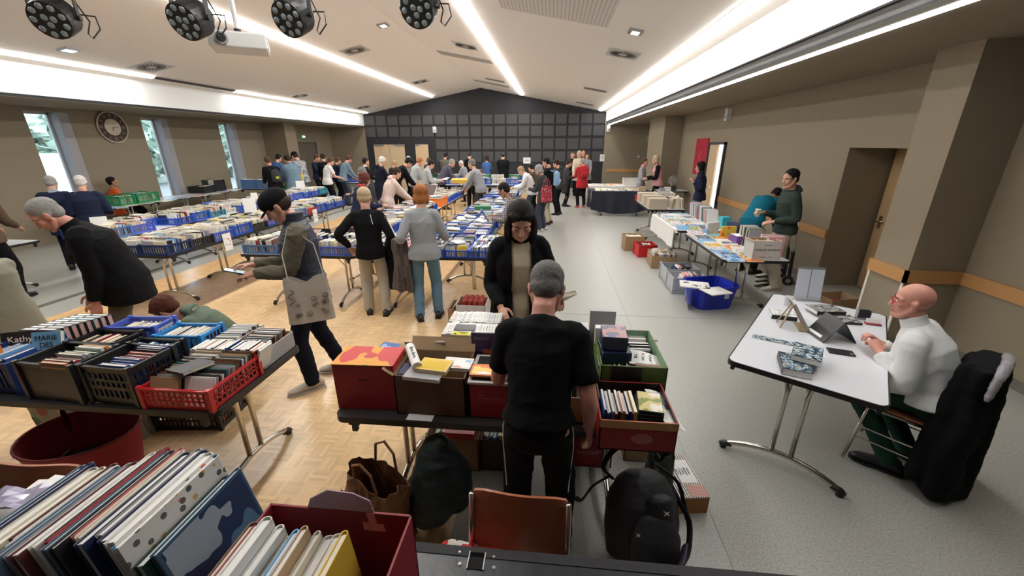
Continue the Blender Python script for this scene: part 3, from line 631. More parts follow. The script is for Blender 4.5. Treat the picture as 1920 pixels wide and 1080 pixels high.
def row(M, L, depth, h, where, group, pal=PAL, kind='book', seed=None, tilt=.0, tmin=.014, tmax=.034, hv=.12, fill=1.0, rn='', start=0):
    'upright volumes side by side along local x of M'
    rr = random.Random(seed if seed is not None else len(BK)); x = 0; idx = start
    while x < L * fill - tmax * .6:
        t_ = tmin + (tmax - tmin) * rr.random() ** 1.4; hh = h * (1 - hv * rr.random()); dd = depth * (1 - .12 * rr.random())
        if x + t_ > L: break
        lean = tilt + .10 * math.sin(x * 9 + (seed or 0)) + rr.uniform(-.04, .04)
        book(M @ Matrix.Translation((x, rr.uniform(0, .01), 0)) @ Matrix.Rotation(lean, 4, 'Y'), t_ * .96, dd, hh, rr.choice(pal), where, group, kind, idx, rn); x += t_; idx += 1
# ================================================================ CRATES AND BOXES
CR = {'blue': (.02, .09, .50), 'navy blue': (.012, .035, .14), 'black': (.016, .016, .018), 'red': (.55, .02, .025), 'green': (.01, .22, .08), 'light blue': (.04, .32, .78), 'orange': (.85, .20, .02), 'white': (.72, .70, .64), 'grey blue': (.10, .20, .42), 'grey': (.42, .44, .47), 'teal': (.02, .24, .34), 'violet blue': (.08, .14, .60)}
CRM = {k: mat('crate_' + k.replace(' ', '_'), v, .35, spec=.5) for k, v in CR.items()}
CRP = {}
def crate_mesh(w_, d_, h_, style):
    key = (round(w_, 3), round(d_, 3), round(h_, 3), style)
    if key in CRP: return CRP[key]
    b = MB(); t = .004; X = w_ / 2; Y = d_ / 2
    b.box(-X, X, -Y, Y, 0, .004)
    for s in (-1, 1):
        b.box(-X, X, s * Y - t * (s > 0), s * Y + t * (s < 0), 0, h_ * .22); b.box(-X, X, s * Y - t * (s > 0), s * Y + t * (s < 0), h_ * .82, h_)
        b.box(s * X - t * (s > 0), s * X + t * (s < 0), -Y, Y, 0, h_ * .22); b.box(s * X - t * (s > 0), s * X + t * (s < 0), -Y, Y, h_ * .82, h_)
        n1 = max(4, int(w_ / .032)); n2 = max(4, int(d_ / .032))
        if style == 'solid': b.box(-X, X, s * Y - t * (s > 0), s * Y + t * (s < 0), h_ * .2, h_ * .84); b.box(s * X - t * (s > 0), s * X + t * (s < 0), -Y, Y, h_ * .2, h_ * .84)
        else:
            for k in range(n1 + 1): x = -X + w_ * k / n1; b.box(x - .005, x + .005, s * Y - .004, s * Y + .004, h_ * .2, h_ * .84)
            for k in range(n2 + 1): y = -Y + d_ * k / n2; b.box(s * X - .004, s * X + .004, y - .005, y + .005, h_ * .2, h_ * .84)
            if style == 'cross':
                b.box(-X, X, s * Y - .004, s * Y + .004, h_ * .42, h_ * .5); b.box(s * X - .004, s * X + .004, -Y, Y, h_ * .42, h_ * .5); b.box(-X, X, s * Y - .004, s * Y + .004, h_ * .62, h_ * .68); b.box(s * X - .004, s * X + .004, -Y, Y, h_ * .62, h_ * .68)
        b.box(-X - .008, X + .008, s * Y - .008, s * Y + .008, h_ - .012, h_); b.box(s * X - .008, s * X + .008, -Y - .008, Y + .008, h_ - .012, h_)
        for s2 in (-1, 1): b.box(s * X - .012, s * X + .012, s2 * Y - .012, s2 * Y + .012, 0, h_ + .008)
    CRP[key] = b; return b
CRME = {}
def crate(x, y, z, w_, d_, h_, color, label, rz=0, style='slots', group=None, name='crate'):
    k = (round(w_, 3), round(d_, 3), round(h_, 3), style, color)
    if k not in CRME: CRME[k] = crate_mesh(w_, d_, h_, style).mesh(name, CRM[color])
    o = bpy.data.objects.new(name, CRME[k]); col.objects.link(o); o.location = (x, y, z); o.rotation_euler.z = rz
    return tag(o, label, 'crate', group)
def top_book(x, y, z, c, where, g, rr, kind):
    s_ = (.018, .18, .125) if kind == 'book' else (.014, .19, .135)
    book(Matrix.Translation((x, y, z)) @ Matrix.Rotation(rr.uniform(-1.5, 1.5), 4, 'Z') @ Matrix.Rotation(rr.uniform(-.15, .15), 4, 'X') @ Matrix.Translation((-s_[2] / 2, -s_[1] / 2, s_[0])) @ Matrix.Rotation(math.pi / 2, 4, 'Y'), s_[0], s_[1], s_[2], c, 'top of ' + where, g, kind)
def crate_books(x, y, z, w_, d_, h_, color, label, where, rz=0, style='slots', along='x', nrow=1, pal=PAL, kind='book', bh=.19, seed=0, tilt=0, fill=1.0, tmin=.014, tmax=.034):
    crate(x, y, z, w_, d_, h_, color, label, rz, style)
    M = Matrix.Translation((x, y, z)) @ Matrix.Rotation(rz, 4, 'Z')
    g = ('disc cases' if kind == 'disc_case' else 'books') + ' in ' + where
    rr_ = random.Random(seed * 3 + 1)
    if z == TH and w_ * d_ > .1 and rr_.random() < .5: top_book(x + rr_.uniform(-.06, .06), y + rr_.uniform(-.06, .06), z + bh + .008, rr_.choice(pal + ['blue art', 'dark art', 'comic art']), where, g, rr_, kind)
    if along == 'x':
        for r in range(nrow): row(M @ Matrix.Translation((-w_ / 2 + .014, -d_ / 2 + .014 + r * (d_ - .02) / nrow, .006)), w_ - .03, min((d_ - .028) / nrow - .006, .19), bh, where, g, pal, kind, seed + r, tilt, tmin, tmax, fill=fill, rn='' if nrow == 1 else ['near', 'far'][r])
    else:
        for r in range(nrow):
            row(M @ Matrix.Rotation(math.pi / 2, 4, 'Z') @ Matrix.Translation((-d_ / 2 + .014, -w_ / 2 + .014 + r * (w_ - .02) / nrow, .006)), d_ - .03, min((w_ - .028) / nrow - .006, .19), bh, where, g, pal, kind, seed + r, tilt, tmin, tmax, fill=fill, rn='' if nrow == 1 else ['right', 'left'][r])
m_card = mat('brown_cardboard', (.34, .22, .12), .85, bump=.1, bscale=80, var=.08); m_cardi = mat('cardboard_inside', (.42, .29, .17), .9)
def carton(x, y, z, w_, d_, h_, m, label, rz=0, name='cardboard_box', flaps=(), mi=None, cat='box', hole=False, thick=.006):
    t = thing(name, label, cat, (x, y, z), rz); X = w_ / 2; Y = d_ / 2; b = MB(); q = thick
    b.box(-X, X, -Y, Y, 0, q); b.box(-X, X, -Y, -Y + q, 0, h_); b.box(-X, X, Y - q, Y, 0, h_); b.box(-X, -X + q, -Y, Y, 0, h_); b.box(X - q, X, -Y, Y, 0, h_)
    b.box(-X + q, X - q, -Y + q, -Y + q + .001, q, h_ - .001, 1); b.box(-X + q, X - q, Y - q - .001, Y - q, q, h_ - .001, 1); b.box(-X + q, -X + q + .001, -Y + q, Y - q, q, h_ - .001, 1); b.box(X - q - .001, X - q, -Y + q, Y - q, q, h_ - .001, 1)
    b.build('box_body', [m, mi or m_cardi], t)
    for side, ang, ln in flaps:
        b = MB(); a = R_(ang)
        if side in 'lr':
            s = -1 if side == 'l' else 1; b.box(0, ln, -Y, Y, 0, .004); f = b.build('flap', [mi or m_cardi], t); f.location = (s * X, 0, h_ - .004); f.rotation_euler = (0, (-a if s > 0 else math.pi + a), 0)
        else:
            s = -1 if side == 'n' else 1; b.box(-X, X, 0, ln, 0, .004); f = b.build('flap', [mi or m_cardi], t); f.location = (0, s * Y, h_ - .004); f.rotation_euler = ((a if s > 0 else math.pi - a), 0, 0)
    if hole:
        b = MB(); b.tube([(-.04, -Y - .001, h_ * .72), (.04, -Y - .001, h_ * .72)], .012, 8); b.build('hand_hole', m_dark, t)
    return t
# ================================================================ CRATES ON THE TABLES
rc = random.Random(11)
def crate_rows(xs, y0, n, pitch, place, names, cols, pal=PAL, kind='book', w_=.38, h_=.13, bh=.19, skip=(), seed=100, z=TH, tall=None):
    for c, x in enumerate(xs):
        for k in range(n):
            if (c, k) in skip: continue
            color = cols[(k * 7 + c * 3 + seed) % len(cols)] if not isinstance(cols, dict) else cols.get((c, k), 'blue')
            where = f'the {color} crate, {ORD[k]} in {names[c]}'
            fl = 1.0 if rc.random() < .8 else .7
            style = 'cross' if color == 'black' else 'slots'
            p_ = PALD if kind == 'disc_case' else pal
            hh = h_ * rc.uniform(.85, 1.25)
            crate_books(x + rc.uniform(-.012, .012), y0 + pitch * k, z, w_, pitch - .02, hh, color, f'{color} plastic crate, {ORD[k]} from the near end in {names[c]}', where, 0, style, 'y', 2, p_, kind, bh * rc.uniform(.93, 1.05), seed * 50 + c * 20 + k, rc.uniform(-.12, .12), fl)
BL = ['blue', 'blue', 'grey blue', 'blue', 'black', 'navy blue', 'blue', 'teal', 'blue', 'violet blue']
crate_rows([-5.165, -5.56], 4.82, 12, .395, 'left', ['the outer aisle-side column', 'the inner aisle-side column'], {(0, 0): 'navy blue', (0, 1): 'black', (0, 2): 'violet blue', (0, 3): 'blue', (0, 4): 'black', (0, 5): 'blue', (0, 6): 'blue', (0, 7): 'grey blue', (0, 8): 'red', (0, 9): 'blue', (0, 10): 'blue', (0, 11): 'blue', (1, 0): 'navy blue', (1, 1): 'navy blue', (1, 4): 'teal', (1, 5): 'teal'}, seed=1)
crate_rows([-6.91, -7.3], 5.6, 16, .395, 'mid', ['the near middle-row column', 'the far middle-row column'], BL, skip=((0, 2), (0, 6), (1, 9)), seed=2)
# white blocks of loose stacked paperbacks where crates are missing
for k, (x, y) in enumerate([(-6.95, 7.95)]):
    crate_books(x, y, TH, .34, .3, .1, 'white', 'low white tray of paperbacks in a gap of the middle row', 'the low white tray in the middle row', 0, 'slots', 'y', 2, PAL, 'book', .16, 55)
crate_rows([-8.95, -8.4], 4.82, 1, .42, 'x', ['the far left table, outer', 'the far left table, inner'], ['navy blue'], seed=3, w_=.46, bh=.2)
# wall row: record crates, green crates, storage boxes
for k, (y, x, c, w_, d_, h_, st) in enumerate([(8.9, -10.45, 'green', .55, .36, .22, 'slots'), (9.45, -10.45, 'green', .5, .56, .24, 'slots'), (11.55, -10.6, 'black', .5, .4, .2, 'solid'), (12.05, -10.6, 'black', .4, .4, .34, 'solid'), (12.45, -10.2, 'grey blue', .55, .36, .3, 'solid'), (12.45, -9.6, 'grey blue', .55, .36, .3, 'solid'), (12.55, -9.02, 'blue', .4, .38, .28, 'solid'), (12.9, -8.6, 'green', .4, .36, .26, 'slots')]):
    if k >= 4: continue
    crate_books(x, y, TH, w_, d_, h_, c, f'{c} crate of records on the wall tables, {ORD[k]} along from the left', f'the {c} record crate on the wall tables, {ORD[k]} along', 0, st, 'y', 1, PAL, 'book', h_ * 1.05, 70 + k, 0, .9)
table(-9.45, 13.1, 1.7, .8, 0, 'folding table carrying grey-blue storage boxes below the third slit window')
for k, (x, c) in enumerate([(-10.0, 'grey blue'), (-9.46, 'grey blue'), (-9.0, 'blue'), (-8.66, 'green')]):
    w_ = .5 if k < 2 else .34
    crate_books(x, 12.95, TH, w_, .36, .28, c, f'{c} storage box of papers below the third slit window, {ORD[k]} from the left', f'the {c} storage box below the third window, {ORD[k]} from the left', 0, 'solid', 'x', 1, PAL, 'book', .30, 80 + k)
for k in range(26):
    y = 8.1 + 4.3 * k / 26; book(Matrix.Translation((-10.18 + rc.uniform(-.1, .12), y, TH + .002 + .002 * (k % 3))) @ Matrix.Rotation(rc.uniform(-.5, .5), 4, 'Z') @ Matrix.Rotation(math.pi / 2, 4, 'Y') @ Matrix.Translation((-.006, 0, 0)), .006, .22, .22, rc.choice(PALA), 'the wall tables', 'flat records on the wall tables', 'magazine', k)
# central block
CB = ['blue', 'blue', 'violet blue', 'blue', 'grey blue', 'blue', 'black', 'blue']
crate_rows([-2.72, -3.1], 5.85, 15, .395, 'm', ['the second central column', 'the first central column'], CB, seed=4, skip=((1, 0), (0, 8)), bh=.17)
crate_rows([-1.12, -1.5], 5.85, 15, .395, 'm', ['the fourth central column', 'the third central column'], CB, kind='disc_case', seed=5, bh=.15, skip=((1, 10),))
crate_books(-2.72, 9.4, TH, .4, .56, .19, 'orange', 'tall orange crate at the edge of the central block', 'the orange crate of the central block', 0, 'solid', 'y', 1, PAL, 'book', .2, 9)
# near tables of the central block
crate_books(-2.78, 4.99, TH, .46, .34, .12, 'violet blue', 'violet-blue crate of thick paperbacks at the near left corner of the central block', 'the violet-blue corner crate of the central block', 0, 'slots', 'x', 1, ['white', 'cream', 'tan', 'light blue', 'pale yellow', 'grey'], 'book', .19, 12, .1, tmin=.02, tmax=.04)
crate_books(-3.3, 4.99, TH, .46, .34, .12, 'blue', 'blue crate of paperbacks left of the corner crate of the central block', 'the blue crate left of the corner crate', 0, 'slots', 'x', 1, PAL, 'book', .19, 13)
crate_books(-3.82, 5.0, TH, .46, .34, .12, 'grey blue', 'grey-blue crate of paperbacks at the left end of the near table', 'the grey-blue crate at the left end of the near table', 0, 'slots', 'x', 1, PAL, 'book', .19, 14)
for k in range(4):
    crate_books(-3.75 + .42 * k, 5.4, TH, .4, .34, .12, ['blue', 'navy blue', 'blue', 'grey blue'][k], f'{["blue", "navy blue", "blue", "grey blue"][k]} crate behind the corner crates of the central block, {ORD[k]} from the left', f'the crate behind the corner crates, {ORD[k]} from the left', 0, 'slots', 'x', 1, PAL, 'book', .18, 15 + k)
for r, (y, n, x0, pal_) in enumerate([(5.02, 5, -2.17, PALD), (5.42, 5, -2.17, PALD)]):
    for k in range(n):
        c = ['blue', 'blue', 'grey blue', 'blue', 'blue'][k]
        crate_books(x0 + .325 * k, y, TH, .31, .36, .10, c, f'{c} disc crate, {ORD[k]} from the left in the {"front" if r == 0 else "second"} line of the near right table', f'the {ORD[k]} disc crate of the {"front" if r == 0 else "second"} line', 0, 'slots', 'x' if k != 3 else 'y', 2, PALD if k not in (1,) else ['pink', 'pink', 'white', 'red'], 'disc_case', .145, 30 + k + 5 * r, .12, tmin=.011, tmax=.016)
t = thing('attache_case', 'open flat black case on the near left table of the central block', 'case', (-3.62, 5.72, TH)); b = MB(); b.box(-.22, .22, -.15, .15, 0, .05); b.build('case_base', m_dark, t); b = MB(); b.box(-.22, .22, .13, .15, .05, .14); b.build('case_lid', m_dark, t)
# standing signs among the crates
def sign(p, w_, h_, label, rz=0, m=None, art=None, lean=.12):
    t = thing('standing_card', label, 'card', p, rz); b = MB(); M = Matrix.Rotation(-lean, 4, 'X'); b.box(-w_ / 2, w_ / 2, -.003, 0, 0, h_, 0, M); b.build('card_face', m or MATS['paper_white'], t)
    b = MB(); b.box(-.02, .02, 0, h_ * .3, 0, .003); b.build('card_foot', MATS['paper_white'], t)
    if art: b = MB(); b.box(-w_ * .35, w_ * .35, -.005, -.003, h_ * .2, h_ * .8, 0, M); b.build('picture', art, t)
    return t
p = at(185, 415, 1.0); sign((p.x, p.y, TH + .17), .2, .16, 'pinkish upright card over the books, nearest to the navy-clad men', .6)
p = at(470, 395, .95); sign((p.x, p.y, TH + .14), .2, .3, 'white upright notice behind the flat cap of the man with the phone', .5)
p = at(652, 310, 1.0)
sign((-7.0, 10.9, TH + .12), .22, .3, 'white upright notice far along the middle book row', .3); sign((-6.9, 8.9, TH + .12), .14, .2, 'small white upright card halfway along the middle book row', .3)
p = at(754, 450, TH + .15); sign((p.x + .1, p.y + .05, TH), .07, .42, 'tall narrow pinkish board between the fair-haired boy and the red-haired woman', -.5, mat('pink_board', (.5, .36, .3), .8))
m_flower = pattern('flower_print', 'spots', [(.85, .85, .83), (.5, .1, .1), (.1, .12, .3)], 22)
for k, (x, y) in enumerate([(-4.955, 5.62), (-4.955, 8.05)]):
    t = thing('hanging_notice', f'small illustrated notice hanging from the aisle edge of the left book row, {["nearer", "farther"][k]} one', 'notice', (x, y, TH - .05), R_(90)); b = MB(); b.box(-.08, .08, -.008, -.004, -.12, .14); b.build('sheet', MATS['paper_white'], t); b = MB(); b.box(-.05, .05, -.012, -.008, -.04, .09); b.build('picture', m_flower, t)
# far cross rows
for r, (xs, y, cl) in enumerate([([-4.95, -4.45, -3.95, -3.2, -2.7, -2.2, -1.5, -1.0, -.5], 16.6, ['green', 'green', 'blue', 'grey blue', 'green', 'white', 'green', 'blue', 'green']), ([-4.1, -3.6, -3.1, -2.4, -1.9, -1.4], 14.75, ['white', 'blue', 'grey', 'blue', 'white', 'blue']), ([-8.1, -7.6, -7.1], 15.4, ['white', 'blue', 'grey'])]):
    for k, x in enumerate(xs):
        nm = ['the far cross row', 'the table behind the central block', 'the far left corner table'][r]
        crate_books(x, y, TH, .44, .34, .2, cl[k], f'{cl[k]} crate of books on {nm}, {ORD[k]} from the left', f'the {cl[k]} crate on {nm}, {ORD[k]} from the left', 0, 'slots', 'x', 1, PAL, 'book', .22, 300 + k + 10 * r)
# ================================================================ FRONT LEFT TABLE
z = TH
crate_books(-2.74, 1.79, z, .36, .24, .24, 'black', 'solid black crate of large albums at the near edge of the lower left table', 'the solid black crate on the lower left table', R_(-3), 'solid', 'y', 1, ['black', 'grey', 'green', 'orange', 'red', 'light blue', 'white'], 'book', .26, 401, .0, tmin=.012, tmax=.026)
crate_books(-2.37, 1.80, z, .3, .26, .24, 'black', 'black mesh crate beside the red crate on the lower left table', 'the black mesh crate beside the red crate', R_(-3), 'cross', 'y', 1, ['black', 'black', 'navy', 'blue', 'red'], 'book', .245, 402, 0, tmin=.014, tmax=.03)
crate_books(-1.99, 1.85, z, .4, .38, .13, 'red', 'bright red mesh crate of discs at the right end of the lower left table', 'the bright red crate on the lower left table', 0, 'cross', 'y', 2, ['black', 'grey', 'tan', 'brown', 'black', 'white', 'teal'], 'book', .17, 403, .25, tmin=.008, tmax=.016)
t = carton(-1.945, 2.25, z, .29, .34, .12, mat('grey_board', (.40, .39, .39), .7), 'grey cardboard tray of brown and black discs on the corner of the lower left table', name='disc_tray')
row(Matrix.Translation((-1.85, 2.1, z + .01)) @ Matrix.Rotation(math.pi / 2, 4, 'Z'), .3, .2, .135, 'the grey tray on the lower left table', 'disc cases in the grey tray', ['black', 'black', 'black', 'brown', 'tan', 'grey'], 'disc_case', 404, .3, .009, .012)
crate_books(-2.2, 2.34, z, .2, .34, .1, 'white', 'white lattice basket of discs on the lower left table', 'the white lattice basket', R_(4), 'slots', 'y', 1, ['white', 'grey', 'white', 'black'], 'disc_case', .125, 405, .2, tmin=.008, tmax=.011)
crate_books(-2.5, 2.32, z, .32, .2, .15, 'light blue', 'light blue plastic basket with small books on the lower left table', 'the light blue basket', R_(4), 'slots', 'x', 1, ['white', 'cream', 'red', 'navy', 'white'], 'book', .14, 406, .25)
crate_books(-2.56, 2.09, z, .3, .16, .15, 'black', 'black mesh basket in front of the light blue basket', 'the black mesh basket in front of the light blue basket', 0, 'cross', 'x', 1, ['blue', 'white', 'light blue'], 'book', .13, 407, .1)
crate_books(-2.9, 2.12, z, .32, .18, .18, 'black', 'black mesh crate in the middle of the lower left table', 'the black mesh crate in the middle of the lower left table', 0, 'cross', 'x', 1, ['black', 'yellow', 'red', 'brown'], 'book', .16, 408, .1)
crate_books(-2.86, 2.33, z, .32, .18, .19, 'violet blue', 'violet-blue crate behind the black mesh crate on the lower left table', 'the violet-blue crate on the lower left table', R_(6), 'slots', 'x', 1, ['white', 'cream', 'white'], 'book', .17, 409, .15)
# row of discs between the black and red crates, booklets fanned
row(Matrix.Translation((-2.3, 2.03, z + .01)), .5, .13, .18, 'the loose row behind the red crate', 'disc cases behind the red crate', ['white', 'white', 'orange', 'blue', 'black', 'white'], 'disc_case', 410, .35, .012, .017)
row(Matrix.Translation((-3.42, 1.78 + .26, z)), .001, .2, .12, 'the small row below the black thrillers', 'books below the black thrillers', ['grey', 'white', 'black'], 'book', 412)
# black thrillers lying on their fore-edges, spines up with white lettering
for k in range(8):
    x = -3.34 + .0 * k; M = Matrix.Translation((-3.38 + .013 * k, 2.02 + .034 * k, z + .25))
    t = thing('thriller', f'thick black-spined paperback with pink page edges, {ORD[k]} from the near end at lower left', 'book', M.translation, R_(3), 'black thrillers with pink page edges')
    b = MB(); b.box(0, .25, 0, .033, -.0, .002); b.box(0, .25, 0, .002, -.12, 0); b.box(0, .25, .031, .033, -.12, 0); b.build('cover', CM['black'] if k != 5 else CM['teal'], t)
    b = MB(); b.box(.003, .247, .003, .030, -.118, -.001); b.build('pages', mat('pink_pages', (.66, .42, .36), .9), t)
    b = MB(); b.box(.02, .11, .006, .026, .002, .0025); b.box(.13, .235, .008, .024, .002, .0025); b.build('spine_lettering', MATS['paper_white'], t)
carton(-3.2, 2.16, z, .30, .28, .125, m_card, 'cardboard tray under the black thrillers', R_(3), 'cardboard_tray')
def facing(name, px, py, yy, w_, h_, t_, color, label, lines, m_t, rz=0, lean=.25, size=.05, sub=None):
    p = aty(px, py, yy); t = thing(name, label, 'book', (p.x, p.y, p.z), rz); t.rotation_euler = (-lean, 0, rz)
    b = MB(); b.box(-w_ / 2, w_ / 2, -.002, 0, -h_, 0); b.box(-w_ / 2, w_ / 2, t_, t_ + .002, -h_, 0); b.box(-w_ / 2, -w_ / 2 + .002, 0, t_, -h_, 0); b.build('cover', color, t)
    b = MB(); b.box(-w_ / 2 + .002, w_ / 2 - .003, 0, t_, -h_ + .002, -.003); b.build('pages', m_page, t)
    for k, l in enumerate(lines): text('title', l, m_t, size, t, (0, -.003, -size * .9 - k * size * 1.0), (R_(90), 0, 0))
    return t
facing('paperback', 36, 622, 2.0, .19, .24, .045, CM['black'], 'thick black paperback with bold white lettering, at the left of the lower left table', ['Kathy', 'Reichs'], MATS['paper_white'], .35, .3, .055)
facing('paperback', 86, 622, 1.92, .15, .21, .025, CM['light blue'], 'light blue paperback with black capitals beside the thick black one', ['MARIE', 'DES', 'BREBIS'], CM['black'], .28, .35, .042)
crate_books(-3.22, 1.86, z, .36, .3, .2, 'navy blue', 'dark navy crate at the left edge of the picture on the lower left table', 'the dark navy crate at the left edge', 0, 'slots', 'x', 1, ['orange', 'blue', 'white', 'grey', 'light blue'], 'book', .22, 411, .2)
t = thing('orange_box_file', 'orange cardboard file at the left edge of the picture on the lower left table', 'box', (-3.28, 1.76, z + .2)); b = MB(); b.box(-.15, .1, -.04, .04, 0, .08); b.build('file_body', CM['orange'], t); b = MB(); b.box(-.15, .1, -.045, .045, .08, .084); b.build('file_lid', CM['tan'], t)
b = MB(); b.box(-.08, .1, -.05, .06, 0, .001); tag(b.build('paper_sheet', MATS['paper_white'], loc=(-2.53, 1.72, TH + .003), rz=.1), 'white paper sheet with scribbles at the near edge of the lower left table', 'paper')
o = bpy.data.objects[bpy.context.scene.collection.objects[-1].name]; b = MB(); b.tube([(-.02, -.02, .0015), (.03, .0, .0015), (.0, .01, .0015), (.05, .02, .0015), (.02, -.03, .0015), (.07, 0, .0015)], .0012, 4); b.build('scribble', m_dark, o)
# below the lower left table
b = MB(); n = 28; r0, r1, hh = .26, .33, .36
ring = lambda r, z_: [(r * math.cos(2 * math.pi * k / n), r * .8 * math.sin(2 * math.pi * k / n), z_) for k in range(n)]
vs = ring(r0, .0) + ring(r1, hh) + ring(r1 - .008, hh) + ring(r0 - .008, .01)
b.add(vs, [(i * n + k, i * n + (k + 1) % n, (i + 1) * n + (k + 1) % n, (i + 1) * n + k) for i in range(3) for k in range(n)] + [tuple(range(n - 1, -1, -1)), tuple(3 * n + k for k in range(n))])
F_dark = mat('tub_black', (.008, .008, .009), .95, spec=.1)
t = thing('tub', 'large round red fabric tub on the floor under the lower left table', 'tub', (-3.0, 1.86, 0)); b.build('tub_body', mat('red_fabric', (.30, .018, .03), .7, bump=.3, bscale=30), t, smooth=False)
b = MB(); b.tube([(r1 * math.cos(a), r1 * .8 * math.sin(a), hh) for a in np.linspace(0, 2 * math.pi, 29)], .009, 6); b.build('rim', mat('dark_red', (.18, .01, .02), .6), t)
b = MB(); b.ell((0, 0, .10), (.25, .19, .05), 20, 8); b.build('tub_black_inside', F_dark, t, smooth=True)  # black mass that turns the inside of the tub black
m_print = pattern('leaf_print', 'spots', [(.33, .33, .24), (.12, .22, .13), (.35, .12, .08), (.1, .2, .12), (.05, .05, .04)], 7)
def bag(name, x, y, w_, d_, h_, rz, m, label, cat='bag', seed=1, handles=True, bulge=.04, hm=None, z=0):
    'soft open bag with creased sides'
    t = thing(name, label, cat, (x, y, z), rz); rr = random.Random(seed); b = MB(); n = 32; lv = 9; vs = []
    for i in range(lv):
        f = i / (lv - 1)
        for k in range(n):
            a = 2 * math.pi * k / n; c, s = math.cos(a), math.sin(a); q = (abs(c) ** 5 + abs(s) ** 5) ** (-1 / 5)
            wob = 1 + bulge * math.sin(f * 5 + k * .9) + bulge * .6 * math.sin(k * 2.3 + i * 1.7)
            vs.append((c * q * w_ / 2 * wob * (1 - .08 * f), s * q * d_ / 2 * wob * (1 - .35 * f), h_ * f + (.03 * math.sin(k * .8 + seed) if i == lv - 1 else 0)))
    fs = [(i * n + k, i * n + (k + 1) % n, (i + 1) * n + (k + 1) % n, (i + 1) * n + k) for i in range(lv - 1) for k in range(n)] + [tuple(range(n - 1, -1, -1))]
    b.add(vs, fs); o = b.build('bag_body', m, t, smooth=False); so = o.modifiers.new('t', 'SOLIDIFY'); so.thickness = .003
    if handles:
        for s in (-1, 1): b = MB(); b.tube([(-w_ * .22, s * d_ * .3, h_ * .97), (-w_ * .18, s * d_ * .32, h_ + .12), (0, s * d_ * .34, h_ + .17), (w_ * .18, s * d_ * .32, h_ + .12), (w_ * .22, s * d_ * .3, h_ * .97)], .007, 6); b.build('handle', hm or m, t)
    return t
b = MB(); b.box(-2.1, -1.66, .62, .98, .742, .796); tag(b.build('flat_box', m_card), 'flat cardboard box under the papers at the lower left corner', 'box')
bag('shopping_bag', -3.42, 2.22, .80, .18, .56, R_(6), m_print, 'large green and cream printed shopping bag on the floor at the left edge', seed=3, handles=False)
crate_books(-2.78, 2.5, 0, .5, .34, .2, 'black', 'black crate of colourful books on the floor behind the red tub', 'the black floor crate behind the red tub', R_(6), 'cross', 'y', 2, ['orange', 'red', 'white', 'green', 'grey', 'cream'], 'book', .2, 420)
# ================================================================ FOREGROUND BOXES AND BOOKS
m_rbox = mat('red_card_box', (.25, .012, .022), .55, bump=.05, bscale=40)
t = carton(-.62, .735, .742, .455, .29, .305, m_rbox, 'open dark red cardboard box of books in the foreground', 0, 'cardboard_box', mi=mat('red_card_inside', (.23, .014, .022), .6))
b = MB(); b.prism([(-.11, 0), (.11, 0), (.1, .06), (.05, .085), (-.03, .09), (-.09, .05)], -.002, .002, 0, Matrix.Translation((-.0, .143, .29)) @ Matrix.Rotation(R_(90), 4, 'X')); tg = b.build('cut_out_tab', mat('mauve_card', (.42, .28, .36), .8), t)
b = MB(); b.prism([(0, 0), (.07, 0), (.065, .03), (.045, .03), (.04, .07), (.015, .07), (.02, .03), (.0, .035)], -.001, .001, 0, Matrix.Translation((.07, .138, .235)) @ Matrix.Rotation(R_(90), 4, 'X')); b.build('tape', mat('pink_tape', (.75, .25, .27), .5), t)
def bigbook(x, y, z, t_, d_, h_, cover, label, lean=0, rz=0, paged=True, spine='round', art=None, lines=None, group=None):
    'hardback standing on its lower edge: overhanging boards, hollow round spine, recessed page block, seen from above'
    t = thing('hardback_book', label, 'book', (x, y, z), rz, group); t.rotation_euler = (0, lean, rz)
    c = .0028; b = MB(); b.box(0, c, 0, d_, 0, h_); b.box(t_ - c, t_, 0, d_, 0, h_)
    n = 8; outer = []; inner = []
    for k in range(n + 1):
        a = math.pi * k / n; outer.append((t_ / 2 - t_ / 2 * math.cos(a), d_ + .010 * math.sin(a))); inner.append((t_ / 2 - (t_ / 2 - c) * math.cos(a), d_ - c + .010 * math.sin(a)))
    b.prism(outer + inner[::-1], 0, h_); b.build('cover', cover, t)
    b = MB(); b.prism([(c, .006), (t_ / 2, .010), (t_ - c, .006), (t_ - c, d_ - .004), (t_ / 2, d_ + .002), (c, d_ - .004)], .004, h_ - .006); b.build('page_block', m_page2 if paged else m_page, t)
    if art: b = MB(); b.box(t_, t_ + .0006, .01, d_ - .006, .01, h_ - .01); b.build('cover_picture', art, t)
    return t
m_conf = pattern('confetti_cover', 'spots', [(.68, .66, .64), (.5, .08, .06), (.05, .2, .4), (.6, .35, .1), (.1, .1, .1)], 34)
big = [('slate', .024, .30, .305), ('navy', .022, .31, .31), ('cream', .040, .30, .305), ('cream', .030, .29, .31), ('maroon', .024, .28, .312), ('white', .022, .29, .316), ('slate', .020, .33, .325), ('grey', .026, .33, .322), ('maroon', .030, .33, .33), ('white', .024, .35, .336),
       ('black', .018, .34, .338), ('red', .014, .36, .345), ('slate', .020, .36, .344), ('black', .020, .36, .345), ('coral', .020, .34, .345), ('cream', .018, .33, .348), ('navy', .030, .34, .346), ('grey', .026, .33, .348), ('navy', .030, .34, .347), ('white', .036, .33, .352)]
CM['slate'] = mat('cover_slate', (.10, .16, .24), .4); CM['maroon'] = mat('cover_maroon', (.13, .03, .03), .45); CM['coral'] = mat('cover_coral', (.50, .14, .13), .45)
x = -1.56
cw = {'navy': 'dark blue', 'slate': 'slate', 'maroon': 'maroon', 'coral': 'coral', 'cream': 'cream', 'red': 'red', 'white': 'white', 'teal': 'dark teal', 'black': 'black', 'grey': 'grey', 'pink': 'coral'}
